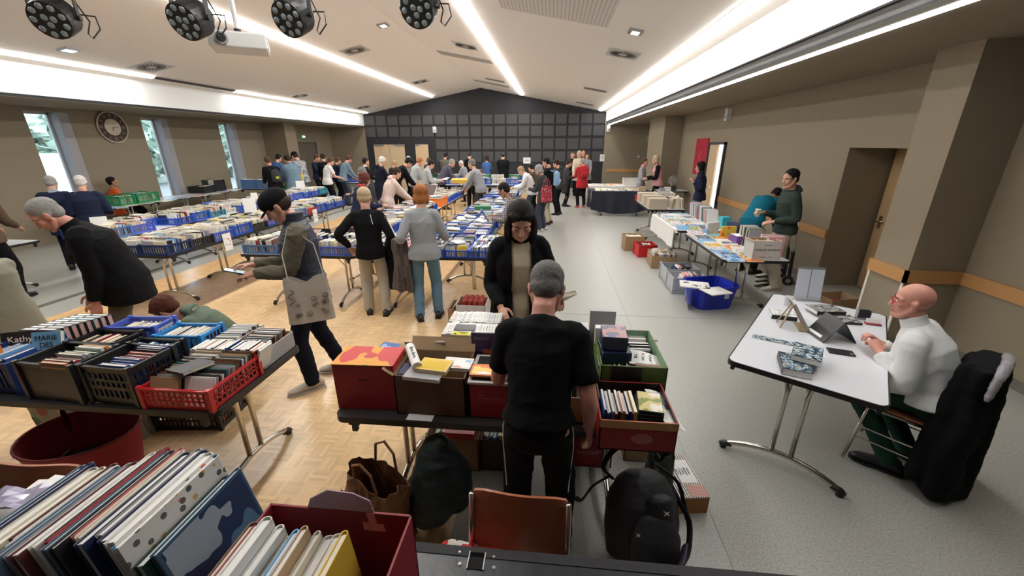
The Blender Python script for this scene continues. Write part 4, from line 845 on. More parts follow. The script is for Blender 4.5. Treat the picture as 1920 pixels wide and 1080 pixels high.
for k, (c, t_, d_, h_) in enumerate(big):
    bigbook(x, .985 - d_ + .012 * math.sin(k * 1.9) + (.03 if k > 8 else -.03), .742, t_, d_, h_ + .008, CM[c], f'large hardback with {cw[c]} boards, {ORD[k]} from the left in the foreground row', -.16, 0); x += t_ * 1.0 - .0005
bigbook(x + .002, .66, .742, .024, .335, .362, m_conf, 'white hardback with colourful speckled cover facing right in the foreground row', -.16, 0)
x += .035
bigbook(x + .012, .66, .742, .03, .31, .30, mat('bottle_cover', (.008, .045, .04), .35), 'dark green hardback right of the speckled white one in the foreground', -.2, 0, paged=True)
bigbook(x + .05, .68, .742, .02, .31, .32, mat('lake_cover', (.05, .12, .2), .3), 'tall hardback with a blue landscape cover against the dark red box', -.2, 0, art=pattern('lake', 'art', [(.35, .42, .5), (.03, .05, .12), (.1, .2, .32), (.4, .45, .5)], 6, .3))
row2 = [('brown', .034, 'cream page block and brown boards'), ('white', .032, 'white boards with a red ribbon'), ('white', .026, 'white edge, plain'), ('cream', .024, 'greyish cream edge'), ('grey', .022, 'grey edge'), ('light blue', .019, 'pale blue edge'), ('tan', .022, 'beige edge'), ('cream', .02, 'cream edge with black line'), ('white', .036, 'thick white pages'), ('white', .038, 'thick pages beside the yellow one'), ('yellow', .022, 'bright yellow boards')]
x = -.83; 
for k, (c, t_, lb) in enumerate(row2):
    h_ = .285 + .03 * math.sin(k * 1.3 + .6) ; bigbook(x, .60 + (.0), .75, t_, .20 + .015 * math.sin(k), h_, CM[c], f'book with {lb}, {ORD[k]} from left in the dark red box', -.10, 0, paged=k > 0); x += t_ * 1.06
b = MB(); b.tube([(-.775, .80, 1.045), (-.77, .806, 1.05), (-.765, .80, 1.046)], .003, 5); rb = b.build('bookmark_ribbon', CM['red'], bpy.data.objects.get('hardback_book.023')); 
if rb.parent: rb.matrix_parent_inverse = rb.parent.matrix_world.inverted() if False else Matrix.Translation(-V(rb.parent.location))
# plastic sleeves and papers left of them
for k in range(9):
    book(Matrix.Translation((-1.98 + .03 * rc.random(), .72 + .02 * k, .80 + .008 * k)) @ Matrix.Rotation(rc.uniform(-.3, .3), 4, 'Z') @ Matrix.Rotation(math.pi / 2, 4, 'Y'), .006, .2, .28, ['white', 'white', 'grey', 'pink', 'white', 'white', 'purple', 'white', 'white'][k], 'the pile at the lower left corner', 'papers at the lower left corner', 'magazine', k)
t = thing('plastic_sleeve', 'shiny lilac plastic sleeve on the paper pile at the lower left corner', 'sleeve', (-1.86, .93, .905), .2)
b = MB(); N = 10; vs = [(-.16 + .32 * i / N, -.05 + .1 * j / 4, .014 * math.sin(i * 1.7 + j) + .012) for j in range(5) for i in range(N + 1)]; b.add(vs, [(j * (N + 1) + i, j * (N + 1) + i + 1, (j + 1) * (N + 1) + i + 1, (j + 1) * (N + 1) + i) for j in range(4) for i in range(N)])
o = b.build('film', mat('lilac_film', (.5, .46, .62), .12, alpha=.8), t); o.modifiers.new('t', 'SOLIDIFY').thickness = .001
b = MB(); b.box(-.12, .12, -.035, .035, -.004, 0); b.build('papers', MATS['paper_white'], t)
# ================================================================ FRONT TABLE
m_fruit = pattern('fruit_print', 'art', [(.10, .35, .03), (.70, .30, .03), (.55, .03, .03), (.62, .10, .05), (.80, .45, .05)], 3.2, .5)
m_redb = mat('red_print_card', (.30, .012, .022), .5)
t = thing('cardboard_box', 'closed red box with colourful fruit print on top, left end of the front table', 'box', (-.97, 1.86, TH)); t.rotation_euler.z = R_(2)
b = MB(); b.box(-.165, .165, -.1, .1, 0, .272); b.build('box_body', m_redb, t, bevel=.004); b = MB(); b.box(-.167, .167, -.102, .102, .272, .276); b.box(.165, .168, -.102, .102, .1, .276); b.build('printed_top', m_fruit, t); b = MB(); b.box(-.03, .03, -.104, -.1, .18, .19); b.build('hand_slot', mat('dark_red2', (.12, .005, .01), .6), t)
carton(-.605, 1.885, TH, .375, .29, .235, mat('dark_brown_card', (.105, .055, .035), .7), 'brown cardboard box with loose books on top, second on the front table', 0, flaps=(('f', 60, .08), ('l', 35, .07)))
carton(-.215, 1.885, TH, .37, .28, .215, m_redb, 'red cardboard box with faint lettering, half hidden by the man in the black T-shirt', 0)
eb = bpy.data.objects['cardboard_box.003'] if 'cardboard_box.003' in bpy.data.objects else t
boxes_ = [o for o in col.objects if o.name.startswith('cardboard_box')]; eb = boxes_[-1]
text('lettering', 'Emmaüs', mat('faded_red', (.42, .07, .07), .6), .06, eb, (-.035, -.1415, .12), (R_(90), 0, 0))
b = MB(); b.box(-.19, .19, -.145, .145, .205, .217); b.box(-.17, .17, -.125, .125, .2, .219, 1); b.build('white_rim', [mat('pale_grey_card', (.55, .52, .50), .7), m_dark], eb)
def flat(px, py, z_, w_, d_, t_, c, rz, label, cat='book', name='book', art=None, title=None, tc=None, ts=.03, tr=0):
    p = at(px, py, z_); o = thing(name, label, cat, p, rz); b = MB(); b.box(-w_ / 2, w_ / 2, -d_ / 2, d_ / 2, -t_, -t_ + .002); b.box(-w_ / 2, w_ / 2, -d_ / 2, d_ / 2, -.002, 0); b.box(-w_ / 2, -w_ / 2 + .002, -d_ / 2, d_ / 2, -t_, 0); b.build('cover', CM[c] if isinstance(c, str) else c, o)
    b = MB(); b.box(-w_ / 2 + .002, w_ / 2 - .003, -d_ / 2 + .003, d_ / 2 - .003, -t_ + .002, -.002); b.build('pages', m_page2, o)
    if art: b = MB(); b.box(-w_ * .42, w_ * .42, -d_ * .4, d_ * .3, 0, .0008); b.build('cover_picture', art, o)
    if title: text('title', title, tc or MATS['paper_white'], ts, o, (0, -d_ * .28, .001), (0, 0, tr))
    return o
flat(815, 683, 1.0, .17, .12, .02, 'yellow', -.12, 'yellow book with a black figure lying on the brown box', art=pattern('blackspot', 'art', [(.72, .5, .06), (.72, .5, .06), (.02, .02, .02)], 9))
flat(795, 700, .978, .2, .1, .02, 'grey', -.1, 'grey paperback under the yellow book on the brown box'); flat(858, 680, .99, .16, .11, .018, 'white', -.06, 'white book with a red and black cover strip on the brown box', art=CM['comic art'])
p = at(775, 668, 1.0); t = thing('paper_roll', 'rolled white paper with handwriting across the brown box', 'paper', p, R_(-62)); b = MB(); b.tube([(-.12, 0, 0), (.12, 0, 0)], .026, 18); b.build('roll', MATS['paper_white'], t, smooth=False); text('handwriting', 'litres livres', m_dark, .03, t, (0, 0, .0265), (0, 0, 0)); 
flat(763, 690, .965, .1, .11, .02, 'navy', .0, 'dark blue book edge under the paper roll in the brown box')
p = at(908, 693, .975); flat(908, 693, .982, .145, .11, .012, 'orange', 0, 'orange and turquoise comic album lying on the lettered red box', art=CM['orange art'])
t = thing('album', 'upright purple album with an orange square behind the lettered red box', 'book', (-.33, 2.05, TH)); b = MB(); b.box(-.11, .11, 0, .012, 0, .345); b.build('cover', mat('deep_purple', (.045, .022, .09), .35), t); b = MB(); b.box(-.045, .045, -.001, 0, .10, .24); b.build('picture', mat('burnt_orange', (.42, .06, .02), .5), t); text('title', 'Walt Disney' if False else 'Nouv Livres', mat('pale_lilac', (.3, .25, .4), .6), .018, t, (-.05, -.001, .31), (R_(90), 0, 0))
t = carton(-.5, 2.4, TH, .36, .40, .21, mat('brown_card2', (.20, .115, .06), .8), 'low cardboard box packed with white-spined paperbacks, spines up', R_(0))
for r in range(2):
    x = -.665; k = 0
    while x < -.335:
        tk = .012 + .012 * rc.random(); t = thing('paperback', f'white-spined paperback, {ordn(k)} from left in the {["near", "far"][r]} row of its box', 'book', (x, 2.225 + .185 * r, TH + .015), 0, 'white-spined paperbacks in a low box'); h_ = .225 + .008 * rc.random()
        b = MB(); b.box(0, tk * .94, 0, .172, 0, h_); b.build('cover', CM['white'], t); b = MB(); b.box(tk * .25, tk * .68, .02, .035, h_, h_ + .0006); b.box(tk * .35, tk * .55, .06, .13, h_, h_ + .0006); b.build('spine_lettering', CM[rc.choice(['grey', 'black', 'grey', 'blue', 'red'])], t); x += tk; k += 1
flat(872, 613, .995, .13, .08, .015, 'black', 0, 'black paperback on the box of white spines', art=None); flat(864, 625, 1.0, .12, .05, .015, 'pale yellow', 0, 'paperback with yellow and black title below the black one', title='MANGA' if False else None, art=pattern('yb', 'art', [(.02, .02, .02), (.6, .6, .02), (.6, .6, .02), (.02, .02, .02)], 24))
# comic stack and leaning album left of the brown box
for k in range(4):
    flat(728 - k, 652 + 5 * k, .93 - .03 * k, .13, .13, .028, ['blue', 'light blue', 'white', 'grey'][k], -.15 + .08 * k, ['comic paperback with white letters, topmost of the stack left of the brown box', 'comic under the topmost one, left of the brown box', 'pale comic, third down in the stack left of the brown box', 'grey book at the bottom of the stack left of the brown box'][k], art=CM['blue art'] if k == 0 else None, title='DORUS' if k == 0 else None, ts=.034, tr=math.pi)
b = MB(); b.box(-.08, .08, -.07, .07, 0, .07); tag(b.build('small_box', CM['white'], loc=(-.9, 2.13, TH)), 'small white box under the comic stack on the front table', 'box')
t = thing('album', 'old picture album leaning behind the brown box', 'book', (-.69, 2.09, TH + .02)); t.rotation_euler = (.15, -.12, -.15); b = MB(); b.box(-.13, .13, 0, .012, 0, .25); b.build('cover', pattern('old_art', 'art', [(.25, .2, .15), (.42, .35, .25), (.5, .38, .18)], 9), t); b = MB(); b.box(-.128, .128, .003, .009, .0, .2515); b.build('pages', m_page, t)
# floor boxes under the front table
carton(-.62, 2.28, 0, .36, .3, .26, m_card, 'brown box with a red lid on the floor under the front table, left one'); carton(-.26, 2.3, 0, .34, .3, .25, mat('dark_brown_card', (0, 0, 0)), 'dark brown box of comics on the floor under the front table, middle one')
for (x, n_, pal_) in ((-.77, 10, ['white', 'cream', 'red', 'grey']), (-.41, 10, ['blue', 'light blue', 'white', 'yellow', 'green', 'red'])):
    row(Matrix.Translation((x, 2.15, .02)), .31, .2, .27, f'the floor box under the front table at {"left" if x < -.5 else "centre"}', f'books in the floor box {"left" if x < -.5 else "centre"}', pal_, 'book', int(-x * 100))
b = MB(); b.box(-.1, .1, -.1, .1, 0, .05); tag(b.build('red_case', mat('bright_red_box', (.5, .02, .02), .4), loc=(-.56, 2.2, .28)), 'flat bright red box on the left floor box', 'box')
t = carton(.31, 2.36, 0, .29, .24, .25, mat('red_print2', (.26, .012, .016), .5), 'red cardboard box with pale lettering on the floor below the front table'); text('lettering', 'SAVOITU', mat('pale_red_ink', (.6, .25, .22), .6), .045, t, (0, -.1215, .12), (R_(90), 0, 0))
row(Matrix.Translation((.18, 2.26, .02)), .26, .18, .26, 'the red floor box with lettering', 'books in the red lettered floor box', ['white', 'red', 'white', 'light blue', 'grey', 'white', 'blue'], 'book', 77)
m_strp = pattern('stripe_print', 'vstripes', [(.78, .75, .72), (.15, .14, .13)], 22, vec=(1, .3, 1)); m_strp2 = pattern('colour_stripes', 'vstripes', [(.6, .08, .1), (.6, .6, .5)], 30)
t = thing('striped_box', 'flat box with fine stripes and a white label on the floor right of the backpack', 'box', (.87, 2.09, 0), R_(8)); b = MB(); b.box(-.09, .09, -.17, .17, 0, .115); b.build('box_body', mat('orange_card', (.42, .17, .05), .7), t); b = MB(); b.box(-.091, .091, -.171, .171, .115, .125); b.build('lid', m_strp, t); b = MB(); b.box(-.03, .075, -.06, .13, .125, .126); b.build('label', MATS['paper_white'], t); b = MB(); b.box(-.02, .088, -.165, -.08, .125, .1256); b.build('colour_stripes', m_strp2, t)
for k in range(5): text('writing', ['Livres', 'anciens', 'a lire', '1 euro', 'piece'][k], m_dark, .022, t, (.05 - .018 * k, .03, .1265), (0, 0, R_(-90)))
carton(.66, 2.42, 0, .22, .2, .28, m_card, 'tall brown box leaning in the shade under the right end of the front table')
# right end of the front table
m_gr = mat('green_print_card', (.10, .17, .03), .6); m_grl = mat('pale_green_card', (.2, .34, .2), .6)
t = carton(.465, 2.17, TH, .35, .46, .235, m_gr, 'green cardboard crate of discs at the right end of the front table', mi=m_grl); b = MB(); b.box(-.12, .04, -.235, -.231, .02, .235); b.build('dark_print', m_dark, t); b = MB(); b.prism([(0, 0), (.03, .012), (.03, .03), (0, .02)], .22, .225); h_ = b.build('torn_flap', m_card, t); h_.location = (.172, .1, 0)
row(Matrix.Translation((.30, 2.0, TH + .01)) , .16, .13, .19, 'the green crate, left part', 'discs in the green crate, left part', ['blue', 'navy', 'black', 'white'], 'disc_case', 81, 0, .012, .016)
row(Matrix.Translation((.62, 2.2, TH + .01)) @ Matrix.Rotation(math.pi / 2, 4, 'Z'), .19, .13, .19, 'the green crate, right part', 'discs in the green crate, right part', ['white', 'grey', 'black', 'white'], 'disc_case', 82, 0, .012, .016)
def cuboid(name, label, p, s, m, rz=0, cat='box', top=None, parts=None, front=None):
    t = thing(name, label, cat, p, rz); b = MB(); b.box(-s[0] / 2, s[0] / 2, -s[1] / 2, s[1] / 2, 0, s[2]); b.build('casing', m, t, bevel=.002)
    if top: b = MB(); b.box(-s[0] * .47, s[0] * .47, -s[1] * .47, s[1] * .47, s[2], s[2] + .001); b.build('cover_picture', top, t)
    if front: b = MB(); b.box(-s[0] * .47, s[0] * .47, -s[1] / 2 - .001, -s[1] / 2, s[2] * .08, s[2] * .92); b.build('front_print', front, t)
    return t
m_pinkart = pattern('pink_map', 'art', [(.20, .2, .3), (.5, .3, .3), (.55, .35, .32), (.4, .38, .36)], 14, .4)
cuboid('boxed_set', 'thick navy boxed set with a pink and blue cover, topmost in the green crate', (.375, 2.13, TH + .27), (.14, .17, .08), mat('navy_gloss', (.012, .016, .055), .3), R_(-3), top=m_pinkart)
cuboid('boxed_set', 'dark navy boxed set lying under the topmost one in the green crate', (.38, 2.11, TH + .205), (.16, .17, .06), mat('navy_gloss', (0, 0, 0)), R_(4))
cuboid('storage_box', 'plain pale grey upright box behind the boxed sets', (.34, 2.385, TH + .03), (.16, .03, .34), mat('pale_grey_box', (.42, .42, .44), .5), R_(-2)); cuboid('storage_box', 'white open box tilted between the grey box and the boxed sets', (.36, 2.27, TH + .2), (.15, .05, .11), MATS['paper_white'], R_(-4)); cuboid('film_case', 'white film case with a dark picture beside the grey box', (.22, 2.4, TH), (.08, .12, .25), CM['black'], 0, top=CM['comic art'], cat='case')
def sheet(p, w_, d_, rz, label, lines, size=.025, curl=.03):
    t = thing('handwritten_sheet', label, 'paper', p, rz); b = MB(); N = 8; vs = [(-w_ / 2 + w_ * i / N, -d_ / 2 + d_ * j, curl * (i / N) ** 2) for j in (0, 1) for i in range(N + 1)]; b.add(vs, [(i, i + 1, N + 2 + i, N + 1 + i) for i in range(N)]); o = b.build('sheet', MATS['paper_white'], t); o.modifiers.new('t', 'SOLIDIFY').thickness = .001
    for k, l in enumerate(lines): text('handwriting', l, m_dark, size, t, (w_ * (.12 - .22 * k), 0, curl * (.62 - .22 * k) ** 2 + .004), (0, -curl / w_ * .9, R_(-90)))
    return t
sheet((.56, 2.08, TH + .215), .19, .17, R_(-10), 'curled white sheet with handwriting on the green crate', ['a jour de', 'la 2eme', 'PS2'], curl=-.04)
cuboid('film_case', 'brown film case peeping out under the curled sheet in the green crate', (.55, 1.99, TH + .17), (.14, .03, .05), CM['brown'], -.1, cat='case'); cuboid('film_case', 'light blue film case standing at the right of the green crate', (.53, 1.965, TH + .08), (.1, .02, .12), CM['light blue'], 0, cat='case')
t = carton(.425, 1.735, TH, .35, .33, .165, mat('red_gold_card', (.33, .02, .018), .5), 'red cardboard box of film cases at the right front corner of the front table', mi=m_dark); b = MB(); b.box(-.176, .176, -.167, -.165, .125, .166); b.build('gold_band', mat('gold_band', (.55, .33, .12), .5), t); b = MB(); b.ell((.02, -.166, .07), (.05, .002, .03), 20, 6); b.build('pale_emblem', mat('dusty_pink', (.45, .14, .12), .6), t)
row(Matrix.Translation((.265, 1.61, TH + .012)), .17, .19, .175, 'the red film box', 'film cases in the red film box', ['white', 'teal', 'red', 'black', 'orange', 'grey', 'yellow', 'blue', 'purple', 'white', 'black'], 'disc_case', 91, .06, .012, .017)
for k in range(4): cuboid('film_case', ['film case with a bright picture, topmost of the pile in the red film box', 'black film case, second in the pile in the red film box', 'black film case, third in the pile in the red film box', 'black film case at the bottom of the pile in the red film box'][k], (.5 - .004 * k, 1.71 - .003 * k, TH + .165 - .017 * k), (.115, .165, .0155), CM['black'], R_(-7 + 3 * k), top=pattern('bright_cover', 'art', [(.2, .25, .05), (.6, .5, .2), (.75, .7, .6), (.8, .75, .7)], 13, .3) if k == 0 else None, cat='case')
sheet((.575, 1.72, TH + .15), .09, .3, R_(8), 'narrow handwritten sheet at the right edge of the red film box', ['DVD film Livre'], .022, -.03)
carton(.17, 1.9, TH, .2, .3, .15, m_card, 'brown box of discs between the man in the black T-shirt and the green crate'); row(Matrix.Translation((.08, 1.8, TH + .01)), .18, .2, .19, 'the brown box beside the green crate', 'discs beside the green crate', ['white', 'black', 'white', 'black'], 'disc_case', 93, 0, .012, .014)
p = at(785, 775, TH + .002)
b = MB(); b.box(-.07, .07, -.025, .025, 0, .001); tag(b.build('paper_slip', MATS['paper_white'], loc=(-.66, 1.715, TH + .002), rz=-.03), 'white paper slip on the near edge of the front table', 'paper')
# box of red books on the floor behind the front table
t = carton(-.93, 4.5, 0, .36, .3, .3, mat('pale_box', (.50, .50, .54), .7), 'pale cardboard box of red leather books on the floor behind the front table', flaps=(('l', -50, .12), ('f', 40, .1)))
for k in range(4):
    for r in range(2):
        t = thing('leather_book', f'red leather-bound book in the pale floor box, {ORD[k]} from left in the {["near", "far"][r]} row', 'book', (-1.04 + .065 * k, 4.39 + .12 * r, .1), 0, 'red leather books in the pale floor box'); b = MB(); b.box(0, .055, 0, .1, 0, .24); b.build('cover', mat('red_leather', (.36, .045, .03), .5), t, bevel=.008); b = MB(); b.box(.008, .047, .004, .099, .2405, .2425); b.build('spine_title', mat('dark_red_leather', (.2, .02, .015), .5), t)
carton(-1.16, 4.52, 0, .1, .3, .24, m_card, 'narrow brown box left of the pale floor box')
# ================================================================ RIGHT-HAND ROW
def mags(x0, x1, y0, y1, n, where, z0=TH + .001, pal=PALA, seed=5, s=(.2, .27)):
    rr = random.Random(seed); nx = max(1, int((x1 - x0) / .17)); ny = max(1, int(n / nx))
    ln = ['left', 'second', 'third', 'fourth', 'fifth', 'sixth', 'seventh', 'eighth', 'ninth']
    for j in range(ny):
        for i in range(nx):
            x = x0 + (x1 - x0) * (i + .5) / nx + rr.uniform(-.02, .02); y = y0 + (y1 - y0) * (j + .5) / ny; th = .005 + .006 * rr.random()
            M = Matrix.Translation((x, y, z0 + .004 * ((i + j) % 3) + .0012 * j)) @ Matrix.Rotation(rr.uniform(-.25, .25), 4, 'Z') @ Matrix.Rotation(R_(4), 4, 'X') @ Matrix.Translation((-s[0] / 2, -s[1] / 2, th)) @ Matrix.Rotation(math.pi / 2, 4, 'Y')
            book(M, th, s[1], s[0], rr.choice(pal), where, 'magazines and comics on ' + where, 'magazine', j, ln[i] + ' file')
mags(2.13, 2.62, 5.06, 6.58, 33, 'the nearest table of the right-hand row', seed=6)
mags(2.12, 2.68, 6.92, 8.3, 36, 'the white-covered table of the right-hand row', TH + .012, seed=8)
mags(1.3, 2.8, 12.65, 13.35, 18, 'the navy-covered table', TH + .012, ['pale yellow', 'tan', 'cream', 'white', 'grey'], seed=9, s=(.16, .2))
mags(1.35, 2.5, 14.25, 14.95, 12, 'the white-covered corner table', TH + .012, ['cream', 'white', 'tan', 'orange', 'grey'], seed=10, s=(.16, .2))
row(Matrix.Translation((2.88, 5.7, TH)) @ Matrix.Rotation(math.pi / 2, 4, 'Z'), .3, .2, .27, 'the upright row behind the flat comics', 'upright albums behind the flat comics', ['white', 'black', 'grey', 'green', 'cream', 'white'], 'book', 501, .1)
row(Matrix.Translation((2.9, 5.2, TH)) @ Matrix.Rotation(math.pi / 2, 4, 'Z'), .2, .2, .26, 'the upright row behind the lettered carton', 'upright albums behind the lettered carton', ['white', 'pink', 'grey', 'white', 'red'], 'magazine', 502, .1, .006, .01)
row(Matrix.Translation((2.9, 7.3, TH + .01)) @ Matrix.Rotation(math.pi / 2, 4, 'Z'), 1.0, .2, .28, 'the upright row on the white-covered table', 'upright albums on the white-covered table', ['white', 'pink', 'grey', 'white', 'light blue', 'teal'], 'book', 503, .3, .01, .03)
t = carton(2.62, 5.16, TH, .33, .22, .24, mat('white_print_card', (.60, .57, .54), .7), 'white carton lettered in black capitals on the nearest right-hand table', R_(3), flaps=(('l', 10, .04),))
text('lettering', 'CHARLES VINCENT', m_dark, .036, t, (0, -.1115, .13), (R_(90), 0, 0)); text('small_print', 'le DROIT      CYRA', m_dark, .018, t, (0, -.1115, .04), (R_(90), 0, 0)); text('small_print', 'Champagne', m_dark, .02, t, (0, -.1115, .19), (R_(90), 0, 0))
row(Matrix.Translation((2.48, 5.08, TH + .01)), .28, .17, .22, 'the lettered white carton', 'books in the lettered white carton', ['orange', 'cream', 'tan', 'white'], 'book', 504)
cuboid('cosmetic_box', 'purple and white box among the comics of the nearest right-hand table', (2.74, 5.98, TH), (.3, .2, .12), CM['purple'], .15, top=MATS['paper_white']); cuboid('gift_box', 'dark blue box standing behind the comics', (2.82, 6.45, TH), (.1, .3, .2), CM['navy'], .2); cuboid('picture_book', 'colourful picture book leaning on the comics of the nearest right-hand table', (2.5, 6.5, TH), (.26, .04, .2), CM['comic art'], .5); cuboid('picture_book', 'orange and red picture book leaning beside the purple box', (2.66, 6.3, TH), (.22, .05, .18), CM['orange art'], .1); cuboid('turquoise_tub', 'turquoise box at the far end of the white-covered table', (2.86, 6.98, TH + .01), (.14, .14, .2), mat('turquoise', (.04, .42, .5), .4), .1)
for k in range(3): cuboid('pale_carton', ['pale carton facing the aisle on the third right-hand table', 'pale tray of books behind the pale carton', 'pale tray at the far end of the third right-hand table'][k], (2.32 + .0 * k, 9.3 + .55 * k, TH), (.4, .3, .22), mat('pale_card', (.5, .42, .32), .8), .0)
for k in range(2): row(Matrix.Translation((2.6, 9.2 + .3 * k, TH)), .28, .2, .24, f'the third right-hand table, {["near", "far"][k]} group', f'books on the third right-hand table, {["near", "far"][k]} group', ['tan', 'brown', 'cream', 'white'], 'book', 505 + k)
crate(2.66, 10.1, TH, .38, .34, .26, 'white', 'deep white plastic tub on the third right-hand table', 0, 'solid', name='plastic_tub'); crate(2.3, 10.55, TH, .36, .26, .12, 'red', 'small red crate at the far end of the third right-hand table', .1); crate(2.66, 14.5, TH + .01, .5, .3, .24, 'white', 'white plastic tub on the corner table', 0, 'solid', name='plastic_tub')
cuboid('wooden_box', 'small wooden box on the navy-covered table', (2.7, 12.8, TH + .01), (.2, .14, .12), CM['tan'])
# floor containers along the right-hand row
carton(1.72, 8.5, 0, .4, .34, .3, m_card, 'brown box of white books on the floor, farthest of the row by the aisle', .05); row(Matrix.Translation((1.55, 8.4, .1)), .34, .2, .2, 'the farthest brown floor box', 'books in the farthest brown floor box', ['white', 'cream'], 'book', 511)
crate(1.86, 8.0, 0, .34, .34, .24, 'red', 'bright red tub on the floor beside the farthest brown box', .1, 'solid', name='plastic_tub'); row(Matrix.Translation((1.74, 7.95, .08)), .2, .12, .17, 'the bright red tub', 'books in the bright red tub', ['white', 'black', 'white'], 'book', 512, .3)
carton(2.02, 7.35, 0, .42, .56, .22, m_card, 'long brown box of leaning books on the floor by the aisle', -.08)
for r in range(3): row(Matrix.Translation((1.85, 7.12 + .17 * r, .02)), .34, .14, .25, f'the long brown floor box, {ORD[r]} row', f'books in the long brown floor box, {ORD[r]} row', ['tan', 'cream', 'brown', 'white', 'grey'], 'book', 513 + r, .2)
crate(2.08, 6.45, 0, .5, .4, .24, 'grey', 'grey stacking crate with magazines on the floor, farther of two', 0, 'solid', name='storage_crate'); crate(2.06, 5.98, 0, .5, .36, .24, 'grey', 'grey stacking crate on the floor, nearer of two behind the blue tub', 0, 'solid', name='storage_crate')
for y in (6.4, 5.95): row(Matrix.Translation((1.92, y, .02)), .3, .2, .24, f'the grey crate at {"farther" if y > 6.2 else "nearer"} place', f'books in the grey crate, {"farther" if y > 6.2 else "nearer"}', ['white', 'black', 'navy', 'white', 'pink'], 'book', int(y * 10), .3, fill=.8)
def tub(x, y, w_, d_, h_, m, label, rz=0):
    t = thing('plastic_tub', label, 'tub', (x, y, 0), rz); b = MB(); n = 32
    def ring(s, z_): 
        o = []
        for k in range(n):
            a = 2 * math.pi * (k + .5) / n; c, s_ = math.cos(a), math.sin(a); q = (abs(c) ** 6 + abs(s_) ** 6) ** (-1 / 6); o.append((c * q * w_ / 2 * s, s_ * q * d_ / 2 * s, z_))
        return o
    vs = ring(.82, 0) + ring(.97, h_ - .03) + ring(1.03, h_ - .03) + ring(1.04, h_) + ring(.96, h_) + ring(.8, .01)
    b.add(vs, [(i * n + k, i * n + (k + 1) % n, (i + 1) * n + (k + 1) % n, (i + 1) * n + k) for i in range(5) for k in range(n)] + [tuple(range(n - 1, -1, -1)), tuple(5 * n + k for k in range(n))]); b.build('tub_body', m, t)
    b = MB(); b.box(w_ * .12, w_ * .22, -d_ / 2 * .93 - .006, -d_ / 2 * .88, h_ * .5, h_ * .75); b.build('sticker', mat('grey_sticker', (.5, .52, .55), .6), t)
    return t
p = at(1320, 585, 0); tub(2.18, 5.42, .58, .5, .32, mat('royal_blue', (.012, .03, .42), .38), 'large royal blue plastic tub on the floor in front of the comics table', R_(14))
flat(1302, 533, .345, .36, .27, .014, 'white', R_(-14), 'white picture book lying across the left of the blue tub', art=pattern('bwred', 'art', [(.7, .68, .66), (.7, .68, .66), (.1, .12, .1), (.5, .05, .05)], 9)); flat(1342, 545, .345, .30, .25, .012, 'white', R_(20), 'plain white picture book lying across the right of the blue tub')
b = MB(); b.box(-.12, .12, -.005, .005, 0, .2); o = b.build('framed_picture', CM['grey'], loc=(1.88, 5.28, .004), rz=R_(75)); o.rotation_euler.x = -.25; tag(o, 'small grey framed picture leaning on the left side of the blue tub', 'picture')
# fan and clutter by the pier
t = thing('desk_fan', 'small white desk fan on the far side table by the right pier', 'fan', (3.62, 13.05, TH)); b = MB(); b.disc((0, 0, 0), .09, .02, 20); b.tube([(0, 0, .02), (0, 0, .2)], .012, 8); b.build('stand', m_off, t)
b = MB(); 
for rr_ in (.05, .09, .13): b.tube([(rr_ * math.cos(a), -.05, .3 + rr_ * math.sin(a)) for a in np.linspace(0, 2 * math.pi, 25)], .004, 5)
b.build('guard', m_off, t); b = MB(); [b.box(.01, .11, -.02, -.016, -.03, .03, 0, Matrix.Translation((0, 0, .3)) @ Matrix.Rotation(k * 2.1, 4, 'Y')) for k in range(3)]; b.build('blade', m_grey, t)
for k in range(3): cuboid('clutter_box', ['grey box beside the fan', 'low white box beside the fan', 'dark box under the fan table edge'][k], (3.32 + .16 * k, 12.92, TH), (.16, .14, .08 + .03 * k), [CM['grey'], CM['white'], CM['black']][k])
# ================================================================ PEOPLE
def loft(b, st, n=18, mi=0, cap=.55):
    'closed body of elliptical rings; st = (centre, side vector, front vector, half width, half depth)'
    rings = []
    def ring(c, s, f, rx, ry): return [c + s * (rx * math.cos(2 * math.pi * k / n)) + f * (ry * math.sin(2 * math.pi * k / n)) for k in range(n)]
    c0, s0, f0, rx0, ry0 = st[0]; d0 = (st[0][0] - st[1][0]).normalized(); m0 = min(rx0, ry0) * cap
    c1, s1, f1, rx1, ry1 = st[-1]; d1 = (st[-1][0] - st[-2][0]).normalized(); m1 = min(rx1, ry1) * cap
    rings.append(ring(c0 + d0 * m0 * .8, s0, f0, rx0 * .62, ry0 * .62)); rings += [ring(*q) for q in st]; rings.append(ring(c1 + d1 * m1 * .8, s1, f1, rx1 * .62, ry1 * .62))
    vs = [p for r in rings for p in r] + [c0 + d0 * m0, c1 + d1 * m1]; N = len(rings)
    fs = [(i * n + k, i * n + (k + 1) % n, (i + 1) * n + (k + 1) % n, (i + 1) * n + k) for i in range(N - 1) for k in range(n)]
    fs += [(len(vs) - 2, (k + 1) % n, k) for k in range(n)] + [(len(vs) - 1, (N - 1) * n + k, (N - 1) * n + (k + 1) % n) for k in range(n)]
    b.add(vs, fs, mi)
